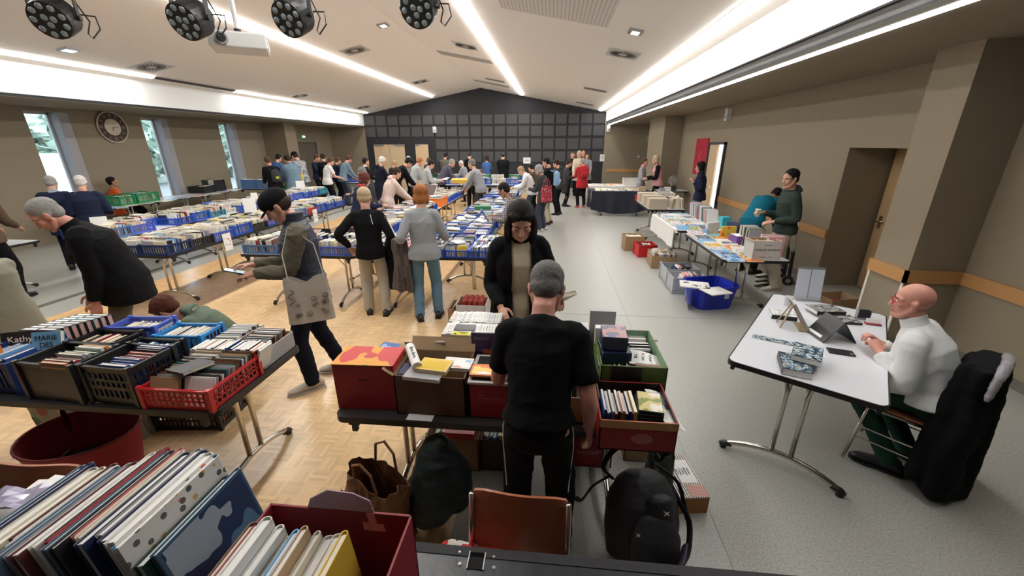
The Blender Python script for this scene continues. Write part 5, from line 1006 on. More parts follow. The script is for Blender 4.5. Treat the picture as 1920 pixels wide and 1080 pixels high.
def limb(b, pts, rs, n=14, flat_=1.0, up=None, cap=.9, sub=4):
    'tapering limb through the joints, rounded at bends'
    pts = [V(p) for p in pts]; P = []; RR = []
    for i in range(len(pts) - 1):
        p0 = pts[max(i - 1, 0)]; p1 = pts[i]; p2 = pts[i + 1]; p3 = pts[min(i + 2, len(pts) - 1)]
        for k in range(sub):
            t = k / sub; a = .35
            m1 = (p2 - p0) * a if i > 0 else (p2 - p1) * .7; m2 = (p3 - p1) * a if i + 2 < len(pts) else (p2 - p1) * .7
            h = (2 * t ** 3 - 3 * t ** 2 + 1) * p1 + (t ** 3 - 2 * t ** 2 + t) * m1 + (-2 * t ** 3 + 3 * t ** 2) * p2 + (t ** 3 - t ** 2) * m2
            P.append(h); RR.append(rs[i] + (rs[i + 1] - rs[i]) * t)
    P.append(pts[-1]); RR.append(rs[-1]); st = []; u = V(up) if up is not None else None
    for i, p in enumerate(P):
        t = (P[min(i + 1, len(P) - 1)] - P[max(i - 1, 0)]).normalized()
        if u is None: u = t.orthogonal()
        u = (u - t * u.dot(t)).normalized(); st.append((p, t.cross(u), u, RR[i], RR[i] * flat_))
    loft(b, st, n, 0, cap)
TMPM = bpy.data.meshes.new('tmp')
def fuse(b, voxel, smooth=3, wrinkle=0, wscale=1.0, seed=0, cut=None, thick=0):
    'fuses overlapping volumes into one continuous surface'
    me = b.mesh('body', []) if False else bpy.data.meshes.new('body'); me.from_pydata([tuple(p) for p in b.v], [], b.f); me.update()
    o = bpy.data.objects.new('tmp', me); col.objects.link(o)
    r = o.modifiers.new('r', 'REMESH'); r.mode = 'VOXEL'; r.voxel_size = voxel; r.use_smooth_shade = True
    if smooth: s = o.modifiers.new('s', 'SMOOTH'); s.factor = .5; s.iterations = smooth
    dg = bpy.context.evaluated_depsgraph_get(); out = bpy.data.meshes.new_from_object(o.evaluated_get(dg)); bpy.data.objects.remove(o); bpy.data.meshes.remove(me)
    n = len(out.vertices)
    if n and (wrinkle):
        co = np.empty(n * 3); out.vertices.foreach_get('co', co); co = co.reshape(-1, 3); no = np.empty(n * 3); out.vertices.foreach_get('normal', no); no = no.reshape(-1, 3)
        rg = np.random.RandomState(seed + 1); d = np.zeros(n); w_ = co.copy() * wscale
        w_ = w_ + .03 * np.sin(w_[:, [1, 2, 0]] * 9 + seed) + .015 * np.sin(w_[:, [2, 0, 1]] * 21 + seed * 2)
        for k in range(7):
            v = rg.randn(3); v[2] *= 1.6; v /= np.linalg.norm(v); fq = rg.uniform(18, 55); d += (1 - np.abs(np.sin(w_ @ v * fq + rg.rand() * 6))) ** 2 * (30 / fq)
        d = (d / 7 - .25) * wrinkle; co += no * d[:, None]; out.vertices.foreach_set('co', co.ravel())
    if cut is not None:
        import bmesh
        bm = bmesh.new(); bm.from_mesh(out); bmesh.ops.delete(bm, geom=[f for f in bm.faces if cut(f.calc_center_median())], context='FACES'); bm.to_mesh(out); bm.free()
    out.materials.clear(); out.update(); return out
def put(name, me, m, parent, thick=0):
    me.name = name; me.materials.append(m); o = bpy.data.objects.new(name, me); col.objects.link(o); o.parent = parent
    me.polygons.foreach_set('use_smooth', [True] * len(me.polygons))
    if thick: s = o.modifiers.new('t', 'SOLIDIFY'); s.thickness = thick; s.offset = 0
    return o
def ik(S, T, a, b_, pole):
    'two-bone chain: returns the middle joint and the reachable end'
    S = V(S); T = V(T); d = T - S; L = d.length
    if L > (a + b_) * .995: T = S + d * ((a + b_) * .995 / L); d = T - S; L = d.length
    if L < abs(a - b_) + .02: L = abs(a - b_) + .02
    x = (a * a - b_ * b_ + L * L) / (2 * L); h = math.sqrt(max(0, a * a - x * x)); u = d.normalized(); p = V(pole); p = (p - u * p.dot(u)).normalized()
    return S + u * x + p * h, T
SKIN = {'fair': (.56, .30, .21), 'pink': (.60, .28, .21), 'tan': (.42, .22, .14), 'olive': (.36, .19, .12)}
SK = {k: mat('skin_' + k, v, .55, bump=.05, bscale=150, var=.08, vscale=25) for k, v in SKIN.items()}
HC = {'black': (.010, .009, .009), 'dark brown': (.035, .018, .012), 'brown': (.09, .048, .028), 'grey': (.30, .29, .275), 'white': (.60, .585, .55), 'salt': (.17, .165, .16), 'blond': (.36, .24, .13), 'ginger': (.33, .12, .035), 'light blond': (.50, .38, .24), 'auburn': (.10, .03, .02)}
HM = {k: mat('hair_' + k.replace(' ', '_'), v, .6, spec=.18, bump=.9, bscale=55, var=.35, vscale=30, stretch=(3, 3, .7)) for k, v in HC.items()}
def fabric(name, c, rough=.9, bump=.25, var=.06): return mat('cloth_' + name.replace(' ', '_'), c, rough, spec=.12, bump=bump, bscale=140, var=var, vscale=12)
F = {k: fabric(k, v) for k, v in {'black': (.008, .008, .009), 'charcoal': (.045, .045, .048), 'navy': (.015, .02, .045), 'dark navy': (.010, .012, .022), 'grey': (.25, .26, .275), 'light grey': (.36, .38, .39), 'white': (.66, .66, .65), 'olive': (.13, .115, .085), 'khaki': (.43, .39, .32), 'jeans': (.13, .235, .33),
      'dark jeans': (.05, .06, .085), 'denim': (.14, .21, .27), 'red': (.42, .03, .035), 'orange': (.75, .13, .035), 'pink': (.62, .49, .44), 'rose': (.52, .27, .28), 'cream': (.56, .49, .36), 'green': (.035, .05, .042), 'teal': (.008, .12, .18), 'purple': (.075, .075, .11), 'blue': (.06, .13, .32), 'bottle': (.022, .06, .045), 'sage': (.12, .155, .115), 'knit': (.66, .68, .67), 'beige': (.42, .37, .29), 'brown': (.09, .06, .04), 'stone': (.27, .27, .215)}.items()}
m_gilet = mat('quilted_navy', (.014, .02, .038), .5, bump=.8, bscale=14, stretch=(.5, .5, 3)); F['gilet'] = m_gilet
F['knit'] = mat('knit_wool', (.66, .68, .67), .9, bump=.12, bscale=90, spec=.2); F['plaid'] = pattern('plaid_cloth', 'plaid', [(.05, .035, .035), (.45, .42, .40), (.12, .10, .10)], 9); F['plaid light'] = pattern('plaid_light', 'plaid', [(.04, .05, .07), (.62, .62, .6), (.2, .22, .26)], 7)
F['striped'] = pattern('striped_cloth', 'stripes', [(.06, .08, .12), (.5, .5, .5)], 16); F['fur'] = mat('shaggy_fur', (.38, .32, .25), .95, bump=1, bscale=60, var=.5, vscale=40)
m_eyew = mat('eye_white', (.75, .72, .68), .25); m_iris = mat('iris', (.035, .025, .02), .2); m_lip = {k: mat('lips_' + k, tuple(c * f for c, f in zip(v, (.85, .6, .6))), .45) for k, v in SKIN.items()}
m_sole = mat('shoe_sole', (.5, .47, .42), .7)
def build_head(b, Mh, fine=True, jaw=1.0):
    E_ = lambda c, r, n=18, m=12: b.ell(c, r, n, m, 0, Mh)
    E_((0, -.009, .036), (.0755, .092, .086), 24, 16); E_((0, .022, -.028), (.060 * jaw, .068, .084), 20, 14)
    def cap_(pts, rs): b2 = MB(); limb(b2, pts, rs, 10, 1, None, .9, 3); b.add([Mh @ V(p) for p in b2.v], b2.f)
    for s in (-1, 1):
        cap_([(s * .056, .0, -.04), (s * .040, .040, -.088), (0, .066, -.103)], [.02, .019, .018]); E_((s * .040, .058, -.02), (.024, .022, .024)); cap_([(s * .006, .074, .022), (s * .030, .0735, .027), (s * .055, .056, .020)], [.011, .0125, .010]); E_((s * .0785, -.004, -.008), (.010, .020, .033)); E_((s * .083, -.010, .004), (.010, .013, .020))
    E_((0, .073, -.100), (.018, .018, .016))
    cap_([(0, .080, .018), (0, .094, -.012), (0, .106, -.034)], [.0085, .010, .0125]); E_((-.0105, .096, -.038), (.0085, .011, .0075)); E_((.0105, .096, -.038), (.0085, .011, .0075))
    if fine:
        cap_([(-.022, .078, -.063), (0, .089, -.060), (.022, .078, -.063)], [.004, .0068, .004]); cap_([(-.018, .076, -.071), (0, .087, -.0715), (.018, .076, -.071)], [.004, .0072, .004])
        for s in (-1, 1): E_((s * .031, .0725, .000), (.0150, .0105, .0095))
def hand(b, W, d, nrm, side, k=1.0, curl=.5, spread=.10, flat_hand=False):
    'palm, five unequal bent fingers and a thumb from the side of the palm; W wrist, d pointing direction, nrm palm direction'
    d = V(d).normalized(); nrm = V(nrm); nrm = (nrm - d * nrm.dot(d)).normalized(); a = d.cross(nrm).normalized() * side      # towards the thumb
    st = []
    for f, rx, ry in ((-.02, .024, .019), (.012, .028, .017), (.045, .038, .0155), (.078, .040, .0135), (.09, .036, .011)): st.append((W + d * f * k, a, nrm, rx * k, ry * k))
    loft(b, st, 14, 0, .4)
    for off, ln, ex in ((.029, .070, .0), (.010, .078, .0), (-.010, .073, .0), (-.028, .058, .0)):
        p = W + d * .082 * k + a * off * k; dr = (d + a * off * spread * 18 * .3).normalized(); pts = [p]; c = curl * (1 + (.029 - off) * 4)
        for seg, sl in enumerate((.45, .32, .25)):
            ang = c * (.55 if seg == 0 else .9); ax = dr.cross(nrm).normalized(); dr = Matrix.Rotation(ang, 3, ax) @ dr; p = p + dr * ln * sl * k; pts.append(p)
        limb(b, pts, [.0098 * k, .0092 * k, .0084 * k, .0070 * k], 8, .95, None, .9, 2)
    p = W + d * .018 * k + a * .026 * k; q = p + (d * .55 + a * .75 + nrm * .2).normalized() * .035 * k; r = q + (d * .85 + a * .25 + nrm * .45).normalized() * .032 * k; s = r + (d * .9 - a * .05 + nrm * .5).normalized() * .024 * k
    limb(b, [p, q, r, s], [.015 * k, .0125 * k, .0105 * k, .0085 * k], 8, .95, None, .9, 2)
PEOPLE = []
def person(label, px, py, hz, face=0, h=1.7, lean=5, head=(15, 0), top=None, bottom='dark jeans', hair=('brown', 'short'), skin='fair', lh=None, rh=None, sit=None, detail=1, sex='m', shoes='black', group=None, pos=None, sleeve='long', bulk=1.0, hem=.06, inner=None, coat=0, twist=0, glasses=None, feet=(.0, .0), curl=.5, scarf=None, legw=1.0, skirt=0, roll=0, hood=False, lids=False, legk=1.0, elbow=(0, 0), collar=0, y=None):
    '''a clothed figure. px,py = crown of the head in the photograph at height hz; face = heading seen from the camera (0 back view, 90 right profile, 180 front view);
    lh/rh = wrist targets in the body frame (right, forward, up) in metres'''
    top = top or 'grey'; dv = AX @ np.array([px - 960, py - 540, FPX]); fa = (math.atan2(pos[0], pos[1]) if pos is not None else math.atan2(dv[0], dv[1])) + R_(face); Rz = Matrix.Rotation(-fa, 4, 'Z')
    def skel(h):
        k = h / 1.7; hipz = .90 * k; hip = V((0, 0, hipz))
        if sit is not None: hip = V((0, 0, sit + .09 * k))
        a = R_(lean); seg = [.0, .11, .12, .12, .11]; sp = [hip]; ang = a * .35; p = hip.copy(); angs = [ang]
        for i in range(1, 5):
            ang = a * (.35 + .28 * i * .78); p = p + V((0, math.sin(ang), math.cos(ang))) * seg[i] * k; sp.append(p); angs.append(ang)
        if sit is None: sh = -V((0, math.sin(a), 0)) * .12 * k; sp = [q + sh for q in sp]; hip = sp[0]
        tilt = min(angs[-1], 1.5); upv = V((0, math.sin(tilt), math.cos(tilt))); fwd = V((0, math.cos(tilt), -math.sin(tilt))); tw = Matrix.Rotation(R_(-twist), 3, 'Z')
        X = tw @ V((1, 0, 0)); fwd = tw @ fwd; neck = sp[4] + upv * .055 * k
        HM_ = Matrix.Rotation(-R_(head[1]) - R_(twist), 4, 'Z') @ Matrix.Rotation(-R_(head[0]), 4, 'X') @ Matrix.Rotation(R_(roll), 4, 'Y')
        hd = HM_.to_3x3() @ V((0, 1, 0)); hu = HM_.to_3x3() @ V((0, 0, 1)); nb = neck + (upv * .5 + hu * .5).normalized() * .05 * k
        hc = nb + hu * .095 * k + hd * .028 * k
        return k, hip, sp, angs, upv, fwd, X, neck, HM_, hd, hu, nb, hc, hc + hu * .12 * k
    if y is not None:
        for _ in range(4):
            S_ = skel(h); cr = S_[-1]; wy = (Rz @ V((cr.x, cr.y, 0))).y; tgt = aty(px, py, y + wy).z
            h = max(1.4, min(1.95, h * tgt / cr.z))
    k, hip, sp, angs, upv, fwd, X, neck, HM_, hd, hu, nb, hc, crown = skel(h); hipz = hip.z
    Mh = Matrix.Translation(hc) @ HM_ @ Matrix.Diagonal((k, k, k, 1))
    if pos is not None: root = V((pos[0], pos[1], 0))
    else:
        off = Rz @ V((crown.x, crown.y, 0))
        if y is not None: cw_ = aty(px, py, y + off.y); root = V((cw_.x - off.x, y, 0))
        else: cw_ = at(px, py, crown.z); root = V((cw_.x - off.x, cw_.y - off.y, 0))
    t = thing('person', label, 'person', root, -fa, group); PEOPLE.append((label, root.copy(), crown.z, h))
    Winv = (Matrix.Translation(root) @ Rz).inverted()
    lh, rh = [None if g is None else (tuple(Winv @ at(g[0], g[1], g[2])) if len(g) == 4 else g) for g in (lh, rh)]
    vox = {2: .0052, 1: .0085, 0: .0125}[detail]; voc = {2: .0085, 1: .012, 0: .016}[detail]
    sw = (.158 if sex == 'm' else .138) * k * (1 + (bulk - 1) * .4); hw = .080 * k
    S = [sp[4] - X * sw - upv * .035 * k, sp[4] + X * sw - upv * .035 * k]
    # arms
    arms = []
    for i, (tg, sd) in enumerate(((lh, -1), (rh, 1))):
        if tg is None: tg = (sd * (sw + .10 * k), .02 + sp[4].y * .7, S[i].z - .52 * k)
        el, wr = ik(S[i], tg, .285 * k, .255 * k, (sd * (.28 + elbow[i]), -.8, -.5)); arms.append((S[i], el, wr))
    # legs
    legs = []
    for i, sd in enumerate((-1, 1)):
        H = hip + V((sd * hw, 0, -.01)); 
        if sit is None:
            T = V((sd * (.10 * k + .015), feet[i], .085 * k)); kn, an = ik(H, T, .43 * k, .40 * k, (sd * .15, 1, 0)); 
            legs.append((H, kn, an))
        else:
            kn = H + V((sd * .05, .42 * k * legk, .0 + (.50 * k - H.z) * .6)); an = V((kn.x, kn.y + feet[i] * 1, .085 * k)); legs.append((H, kn, an))
    Zs = V((1, 0, 0)); bd = MB()
    def spine(extra, wmul=1.0, dmul=1.0, add=.0, drop=0, hemw=1.0):
        st = []; fr = lambda i: V((0, math.cos(min(angs[i], 1.5)), -math.sin(min(angs[i], 1.5))))
        fem = sex == 'f'
        W = [.170 if not fem else .174, .142 if not fem else .130, .150 if not fem else .138, .168 if not fem else .152, .150 if not fem else .132]; D = [.120, .100 if not fem else .092, .112, .118, .078]
        if sit is not None: W[0] *= 1.05
        b0 = 1 + (bulk - 1) * 1.0
        if drop > 0:
            c = sp[0] + V((0, .0, -drop)) ; st.append((c, Zs, V((0, 1, 0)), (W[0] * wmul * b0 * k + add) * hemw, (D[0] * dmul * b0 * k + add) * hemw * 1.02)); 
            if drop > .2: st.append((sp[0] + V((0, 0, -drop * .45)), Zs, V((0, 1, 0)), (W[0] * wmul * b0 * k + add) * (1 + hemw) / 2, (D[0] * dmul * b0 * k + add) * (1 + hemw) / 2))
        for i in range(5):
            q = i / 4; Xi = V((1, 0, 0)).lerp(X, q).normalized(); f = fr(i); f = (f.lerp(fwd, q)).normalized()
            if i == 0 and drop < 0: st.append((sp[0].lerp(sp[1], -drop * 4), Xi, f, W[0] * .97 * wmul * b0 * k + add + .008, D[0] * dmul * b0 * k + add + .008)); continue
            st.append((sp[i] + f * (.012 if i in (2, 3) else 0) * k, Xi, f, W[i] * wmul * (b0 if i < 4 else 1) * k + add, D[i] * dmul * (b0 if i < 4 else 1) * k + add))
        st.append((sp[4] + upv * .03 * k, X, fwd, .09 * k + add, .06 * k + add)); st.append((neck, X, fwd, .058 * k + add * .6, .056 * k + add * .6)); return st
    stb = spine(0, .80, .80); loft(bd, stb, 20)
    loft(bd, [(neck - upv * .05 * k, X, fwd, .060 * k, .058 * k), (nb, X, fwd, .053 * k, .056 * k), (hc - hu * .05 * k - hd * .012 * k, X, fwd, .052 * k, .056 * k)], 16)
    build_head(bd, Mh, detail > 0)
    for (a0, a1, a2), sd in zip(arms, (-1, 1)):
        limb(bd, [a0 + (sp[4] - a0) * .3, a0, a1, a1.lerp(a2, .35), a2], [.05 * k, .050 * k, .038 * k, .037 * k, .0245 * k], 14, 1)
        dr = (a2 - a1).normalized(); nrm = V((-sd * .45, .25, -1)) if a2.z > .75 and abs(dr.z) < .8 else V((-sd, 0, 0)); hand(bd, a2 + dr * .012, dr, nrm, 1 if (dr.cross((nrm - dr * nrm.dot(dr))).dot(V((-sd, .3, .4))) > 0) else -1, k * (1.0 if sex == 'm' else .9), curl)
    for H, kn, an in legs: limb(bd, [H, kn, kn.lerp(an, .3), an, an + V((0, .0, -.03))], [.070 * k, .040 * k, .042 * k, .032 * k, .032 * k], 14, 1)
    if skirt == 0 or True: bm_ = fuse(bd, vox, {2: 5, 1: 2, 0: 1}[detail])
    body = put('body', bm_, SK[skin], t)
    # --- head details
    hk = Mh
    if detail == 2:
        body.data.materials.append(m_lip[skin]); inv = hk.inverted()
        for f in body.data.polygons:
            q = inv @ f.center
            if abs(q.x) < .024 and -.078 < q.z < -.056 and q.y > .078: f.material_index = 1
        for s in (-1, 1):
            if lids: e = MB(); limb(e, [hk @ V((s * .018, .0800, -.004)), hk @ V((s * .031, .0845, -.0075)), hk @ V((s * .045, .0760, -.004))], [.0012, .0018, .0010], 6); e.build('eyelash', HM['black'], t); e = MB(); limb(e, [hk @ V((s * .014, .088, .020)), hk @ V((s * .032, .087, .0255)), hk @ V((s * .050, .074, .020))], [.0020, .0027, .0015], 6); e.build('eyebrow', HM[hair[0]], t); continue
            e = MB(); e.ell((s * .031, .0730, .0005), (.0112, .0112, .0068), 14, 10, 0, hk); eo = e.build('eye', m_eyew, t, smooth=True); e = MB(); e.ell((s * .031, .0820, -.0010), (.0046, .003, .0046), 12, 8, 0, hk); e.build('iris', m_iris, eo, smooth=True)
            e = MB(); limb(e, [hk @ V((s * .015, .089, .020)), hk @ V((s * .032, .088, .026)), hk @ V((s * .050, .074, .020))], [.0026, .0034, .0018], 6); e.build('eyebrow', HM[hair[0] if hair[1] != 'bald' else 'brown'], t)
    if glasses:
        e = MB(); gm = mat('frame_' + glasses, {'red': (.5, .02, .03), 'black': (.01, .01, .01)}[glasses], .3)
        for s in (-1, 1): e.tube([hk @ V((s * .033 + .023 * math.cos(q), .099 - abs(.023 * math.cos(q)) * .15, .000 + .016 * math.sin(q))) for q in np.linspace(0, 2 * math.pi, 17)], .0022, 6); e.tube([hk @ V((s * .056, .096, .004)), hk @ V((s * .079, .06, .006)), hk @ V((s * .084, .0, .006))], .0022, 6)
        e.tube([hk @ V((-.01, .1, .004)), hk @ V((.01, .1, .004))], .0022, 6); e.build('glasses', gm, t)
    hcn, hs = hair
    if hs != 'bald':
        e = MB(); EE = lambda c, r: e.ell(c, r, 20, 14, 0, hk)
        if hs == 'cap':
            EE((0, -.012, .052), (.088, .112, .082)); EE((0, .085, .05), (.065, .045, .012)) if False else None
            fm = fuse_cap(e, voc * .6)
            o = put('flat_cap', fm, F['black'] if hcn != 'grey' else F['grey'], t); e = MB(); e.ell((0, .088, .044), (.066, .05, .009), 20, 8, 0, hk @ Matrix.Rotation(-.25, 4, 'X')); e.build('cap_peak', F['black'], o, smooth=True)
            e = MB(); EE = lambda c, r: e.ell(c, r, 20, 14, 0, hk); EE((0, -.034, -.002), (.080, .082, .062)); put('hair', fuse(e, vox, 2, .006, 3, 3), HM['dark brown'], t)
        elif hs == 'beanie':
            EE((0, -.014, .045), (.088, .105, .096)); put('hat', fuse(e, voc * .7, 2), F['charcoal'], t)
        else:
            big_ = {'short': 1.0, 'thin': .965, 'curly': 1.17, 'bob': 1.08, 'long': 1.05, 'full': 1.08, 'bun': 1.0, 'fringe': 1.05}[hs]
            EE((0, -.022 - .006 * (big_ - 1) * 10, .046), (.083 * big_, .1 * big_, .087 * big_))
            EE((0, -.052, -.01), (.070 * big_, .058 * big_, .062))
            for s in (-1, 1): EE((s * .066 * big_, -.012, .012), (.018, .034, .035))
            if hs in ('fringe', 'full'): EE((0, .052, .082), (.062, .036, .028)); EE((.03, .06, .066), (.035, .02, .018))
            if hs == 'long':
                EE((0, -.040, .034), (.094, .104, .096)); EE((-.03, .03, .080), (.045, .05, .026)); EE((.03, .03, .080), (.045, .05, .026))
                for s in (-1, 1): EE((s * .078, .012, -.05), (.024, .050, .085))
            if hs in ('bob', 'long', 'curly'):
                for s in (-1, 1): EE((s * .075, -.012, -.035), (.022, .048, .070 if hs != 'curly' else .05))
                EE((0, -.065, -.05), (.075, .045, .07))
            if hs == 'long':
                for s in (-1, 1): limb(e, [hk @ V((s * .068, .02, .06)), hk @ V((s * .084, .02, -.01)), hk @ V((s * .084, .02, -.10)), hk @ V((s * .078, .02, -.17)) - V((0, 0, .03))], [.024, .030, .030, .018], 10)
                limb(e, [hk @ V((0, -.07, .0)), hk @ V((0, -.085, -.08)), hk @ V((0, -.085, -.16))], [.06, .055, .04], 12)
            if hs == 'bun': EE((0, -.125, .02), (.034, .034, .034))
            lump = {'curly': .022, 'short': .006, 'thin': .004, 'full': .010, 'fringe': .01}.get(hs, .005)
            put('hair', fuse(e, max(vox, .006), 2, lump, 3.0 if hs != 'curly' else 2.2, seed=len(PEOPLE)), HM[hcn], t)
    # --- trousers / skirt
    bm = F[bottom] if isinstance(bottom, str) else bottom
    e = MB(); bb = 1 + (bulk - 1) * .8
    loft(e, [(hip + V((0, 0, -.075 * k)), Zs, V((0, 1, 0)), .146 * k * bb, .100 * k * bb), (hip, Zs, V((0, 1, 0)), .152 * k * bb, .108 * k * bb), (sp[1], Zs, V((0, 1, 0)), .140 * k * bb, .098 * k * bb)], 20)
    if skirt:
        loft(e, [(hip + V((0, 0, -skirt)), Zs, V((0, 1, 0)), .17 * k, .15 * k), (hip, Zs, V((0, 1, 0)), .165 * k, .12 * k)], 20); put('skirt', fuse(e, voc, 3, .01, 1, 3), bm, t)
        e = MB(); 
        for H, kn, an in legs: limb(e, [H, kn, an], [.06 * k, .055 * k, .04 * k], 12)
        put('tights', fuse(e, voc, 2), F['black'], t)
    else:
        for H, kn, an in legs:
            lw = legw; limb(e, [H, kn, kn.lerp(an, .5), an + V((0, .0, -.02))], [.082 * k * (bb * .5 + .5), .070 * k * lw, .064 * k * lw, .058 * k * lw], 16, 1.0, cap=.25)
        put('trousers', fuse(e, voc, 3, .016, .9, len(PEOPLE)), bm, t)
    # --- upper clothing
    tm_ = F[top] if isinstance(top, str) else top; drop = hem * k + .04 if hem >= 0 else hem
    if coat: drop = coat
    e = MB(); th = {0: .012, 1: .012, 2: .012}[detail] + (.012 if coat or collar else 0); st = spine(0, 1.0, 1.0, th, drop, 1.04 if not coat else 1.18); loft(e, st, 24, cap=.2)
    def sleeves(e, rr, upto=1.0):
        for (a0, a1, a2), sd in zip(arms, (-1, 1)):
            if sleeve == 'none': continue
            ins = a0 + (sp[4] - a0) * .35
            if sleeve == 'short': limb(e, [ins, a0, a0.lerp(a1, .72)], [.066 * k * rr, .068 * k * rr, .064 * k * rr], 16, 1, cap=.15)
            else: limb(e, [ins, a0, a1, a1.lerp(a2, .5), a2 - (a2 - a1).normalized() * .015], [.064 * k * rr, .067 * k * rr, .056 * k * rr, .050 * k * rr, .039 * k * rr], 16, 1, cap=.15)
    if not (inner and inner[0] == 'gilet'): sleeves(e, 1.0 * (1.08 if coat or collar else 1) * (bulk * .4 + .6))
    cut = None
    if inner and inner[0] == 'open':
        i2 = MB(); loft(i2, spine(0, .99, .99, .010, .28, 1.0), 24, cap=.2); put('jumper', fuse(i2, voc, 3, .006, 1, 5), F[inner[1]], t)
        wid = inner[2] if len(inner) > 2 else .055
        zc = [q.z for q in sp] + [-1]
        def cut(c):
            # open front between the lapels
            i = min(range(5), key=lambda j: (sp[j] - c).length); f = st[-(7 - i)][2] if False else None
            best = min(range(5), key=lambda j: abs(sp[j].z - c.z)); base = sp[best]; fv = V((0, math.cos(min(angs[best], 1.4)), -math.sin(min(angs[best], 1.4))))
            u = (c - base).dot(fv); ww = wid * (1.15 if c.z > sp[1].z else 1.0)
            return u > .05 * k and abs((c - base).dot(X)) < ww and c.z < neck.z + .02
    put('coat' if coat else ('jacket' if collar or (inner and inner[0] == 'open') else ('T-shirt'.lower().replace('-', '_') if sleeve == 'short' else 'pullover')), fuse(e, voc, 3, .014 if not coat else .012, .8, len(PEOPLE) + 9, cut), tm_, t, .004 if cut else 0)
    if inner and inner[0] == 'gilet':
        e = MB(); sleeves(e, 1.08); put('sleeve', fuse(e, voc, 3, .02, 1.4, 7), F[inner[1]], t)
    if collar or scarf or hood:
        e = MB(); r0 = .066 if collar != 2 else .069
        if hood:
            loft(e, [(sp[4] - fwd * .045 * k + upv * .0 * k, X, fwd, .10 * k, .05 * k), (sp[4] - fwd * .085 * k + upv * .035 * k, X, fwd, .095 * k, .045 * k), (neck - fwd * .065 * k + upv * .04, X, fwd, .07 * k, .035 * k)], 16); nm = 'hood'
        else: nm = 'scarf' if scarf else 'collar'
        if not hood or scarf: loft(e, [(neck - upv * .03 * k, X, fwd, .082 * k, .076 * k), (neck + upv * .02 * k, X, fwd, r0 * k, r0 * k), (neck + upv * (.055 if collar == 2 else .035) * k - fwd * .004, X, fwd, r0 * .96 * k, r0 * k)], 20, cap=.1)
        put(nm, fuse(e, voc * .8, 2, .01 if scarf else .003, 1.6, 2), F[scarf] if scarf else tm_, t)
        if scarf:
            pass
    # --- shoes
    shm = {'black': mat('shoe_black', (.012, .012, .013), .45), 'beige': mat('shoe_beige', (.48, .41, .33), .8, bump=.2), 'white': mat('shoe_white', (.5, .5, .5), .6), 'red': mat('shoe_red', (.5, .08, .08), .6), 'brown': mat('shoe_brown', (.06, .03, .02), .5)}[shoes]
    if detail > 0 or root.y < 16:
        for (H, kn, an), sd in zip(legs, (-1, 1)):
            so = thing_child('shoe', t); e = MB(); y0 = an.y; x0 = an.x; A = Matrix.Translation((x0, y0, 0)) @ Matrix.Rotation(-sd * .16, 4, 'Z') @ Matrix.Diagonal((k, k, k, 1))
            Lf = lambda st_: [(A @ V(c), V((1, 0, 0)), V((0, 0, 1)), rx * k, rz * k) for c, rx, rz in st_]
            loft(e, Lf([((0, -.075, .045), .030, .032), ((0, -.045, .052), .038, .045), ((0, .0, .055), .040, .046), ((0, .06, .048), .043, .036), ((0, .12, .038), .048, .026), ((0, .165, .034), .043, .021), ((0, .19, .030), .028, .015)]), 14)
            loft(e, [(A @ V((0, -.01, .05)), V((1, 0, 0)), V((0, 1, 0)), .042 * k, .055 * k), (A @ V((0, -.012, .105)), V((1, 0, 0)), V((0, 1, 0)), .042 * k, .050 * k)], 14, cap=.1)
            sh_o = put('shoe', fuse(e, .007 if detail == 2 else .011, 1), shm, t); bpy.data.objects.remove(so)
            e = MB(); e.prism([(-.036, -.09), (.036, -.09), (.044, -.02), (.040, .05), (.053, .12), (.045, .175), (.02, .205), (-.02, .205), (-.045, .175), (-.053, .12), (-.040, .05), (-.044, -.02)], .001, .02, 0, A); e.build('sole', m_sole if shoes != 'black' and shoes != 'brown' else m_dark, sh_o)
            if detail == 2: e = MB(); [e.tube([A @ V((-.022, .03 + .02 * q, .083 - .008 * q)), A @ V((.022, .038 + .02 * q, .083 - .008 * q))], .003, 5) for q in range(4)]; e.build('laces', m_sole, sh_o)
    return dict(t=t, hand=arms, Mh=Mh, root=root, sp=sp, X=X, fwd=fwd, up=upv, neck=neck, hip=hip, k=k, W=t.matrix_basis.copy() if False else Matrix.Translation(root) @ Rz)
def thing_child(n, t): o = bpy.data.objects.new('x', None); col.objects.link(o); return o
def fuse_cap(e, v): return fuse(e, v, 2)
# ---------------------------------------------------------------- the people near the camera
P1 = person('man seen from behind in a black T-shirt and black track trousers at the front table', 1030, 499, None, face=3, y=1.56, lean=21, head=(42, 4), top='black', bottom='black', hair=('salt', 'short'), skin='pink', lh=(-.17, .38, 1.0), rh=(.24, .08, .80), detail=2, sleeve='short', bulk=.94, hem=-.1, feet=(.03, -.03), legw=1.12)
P2 = person('long-haired woman in a black coat over a cream roll-neck, behind the front table', 978, 388, None, face=172, y=2.92, lean=9, head=(30, 4), lids=True, top='black', bottom='dark navy', hair=('black', 'long'), skin='fair', lh=(-.24, .30, 1.08), rh=(.16, .20, .98), detail=2, sex='f', coat=.50, bulk=1.06, inner=('open', 'cream', .062), collar=1, scarf=None)
P3 = person('seated bald man in a white half-zip pullover and red glasses behind the white table', 1722, 533, None, face=-84, h=1.68, lean=24, head=(2, -14), top='knit', bottom='bottle', hair=('brown', 'bald'), skin='pink', lh=(1650, 662, .79, 0), rh=(1652, 644, .79, 0), sit=.45, detail=2, collar=2, glasses='red', feet=(-.26, -.32), legk=.80, bulk=1.12, hem=-.04, elbow=(.4, .2), curl=1.5)
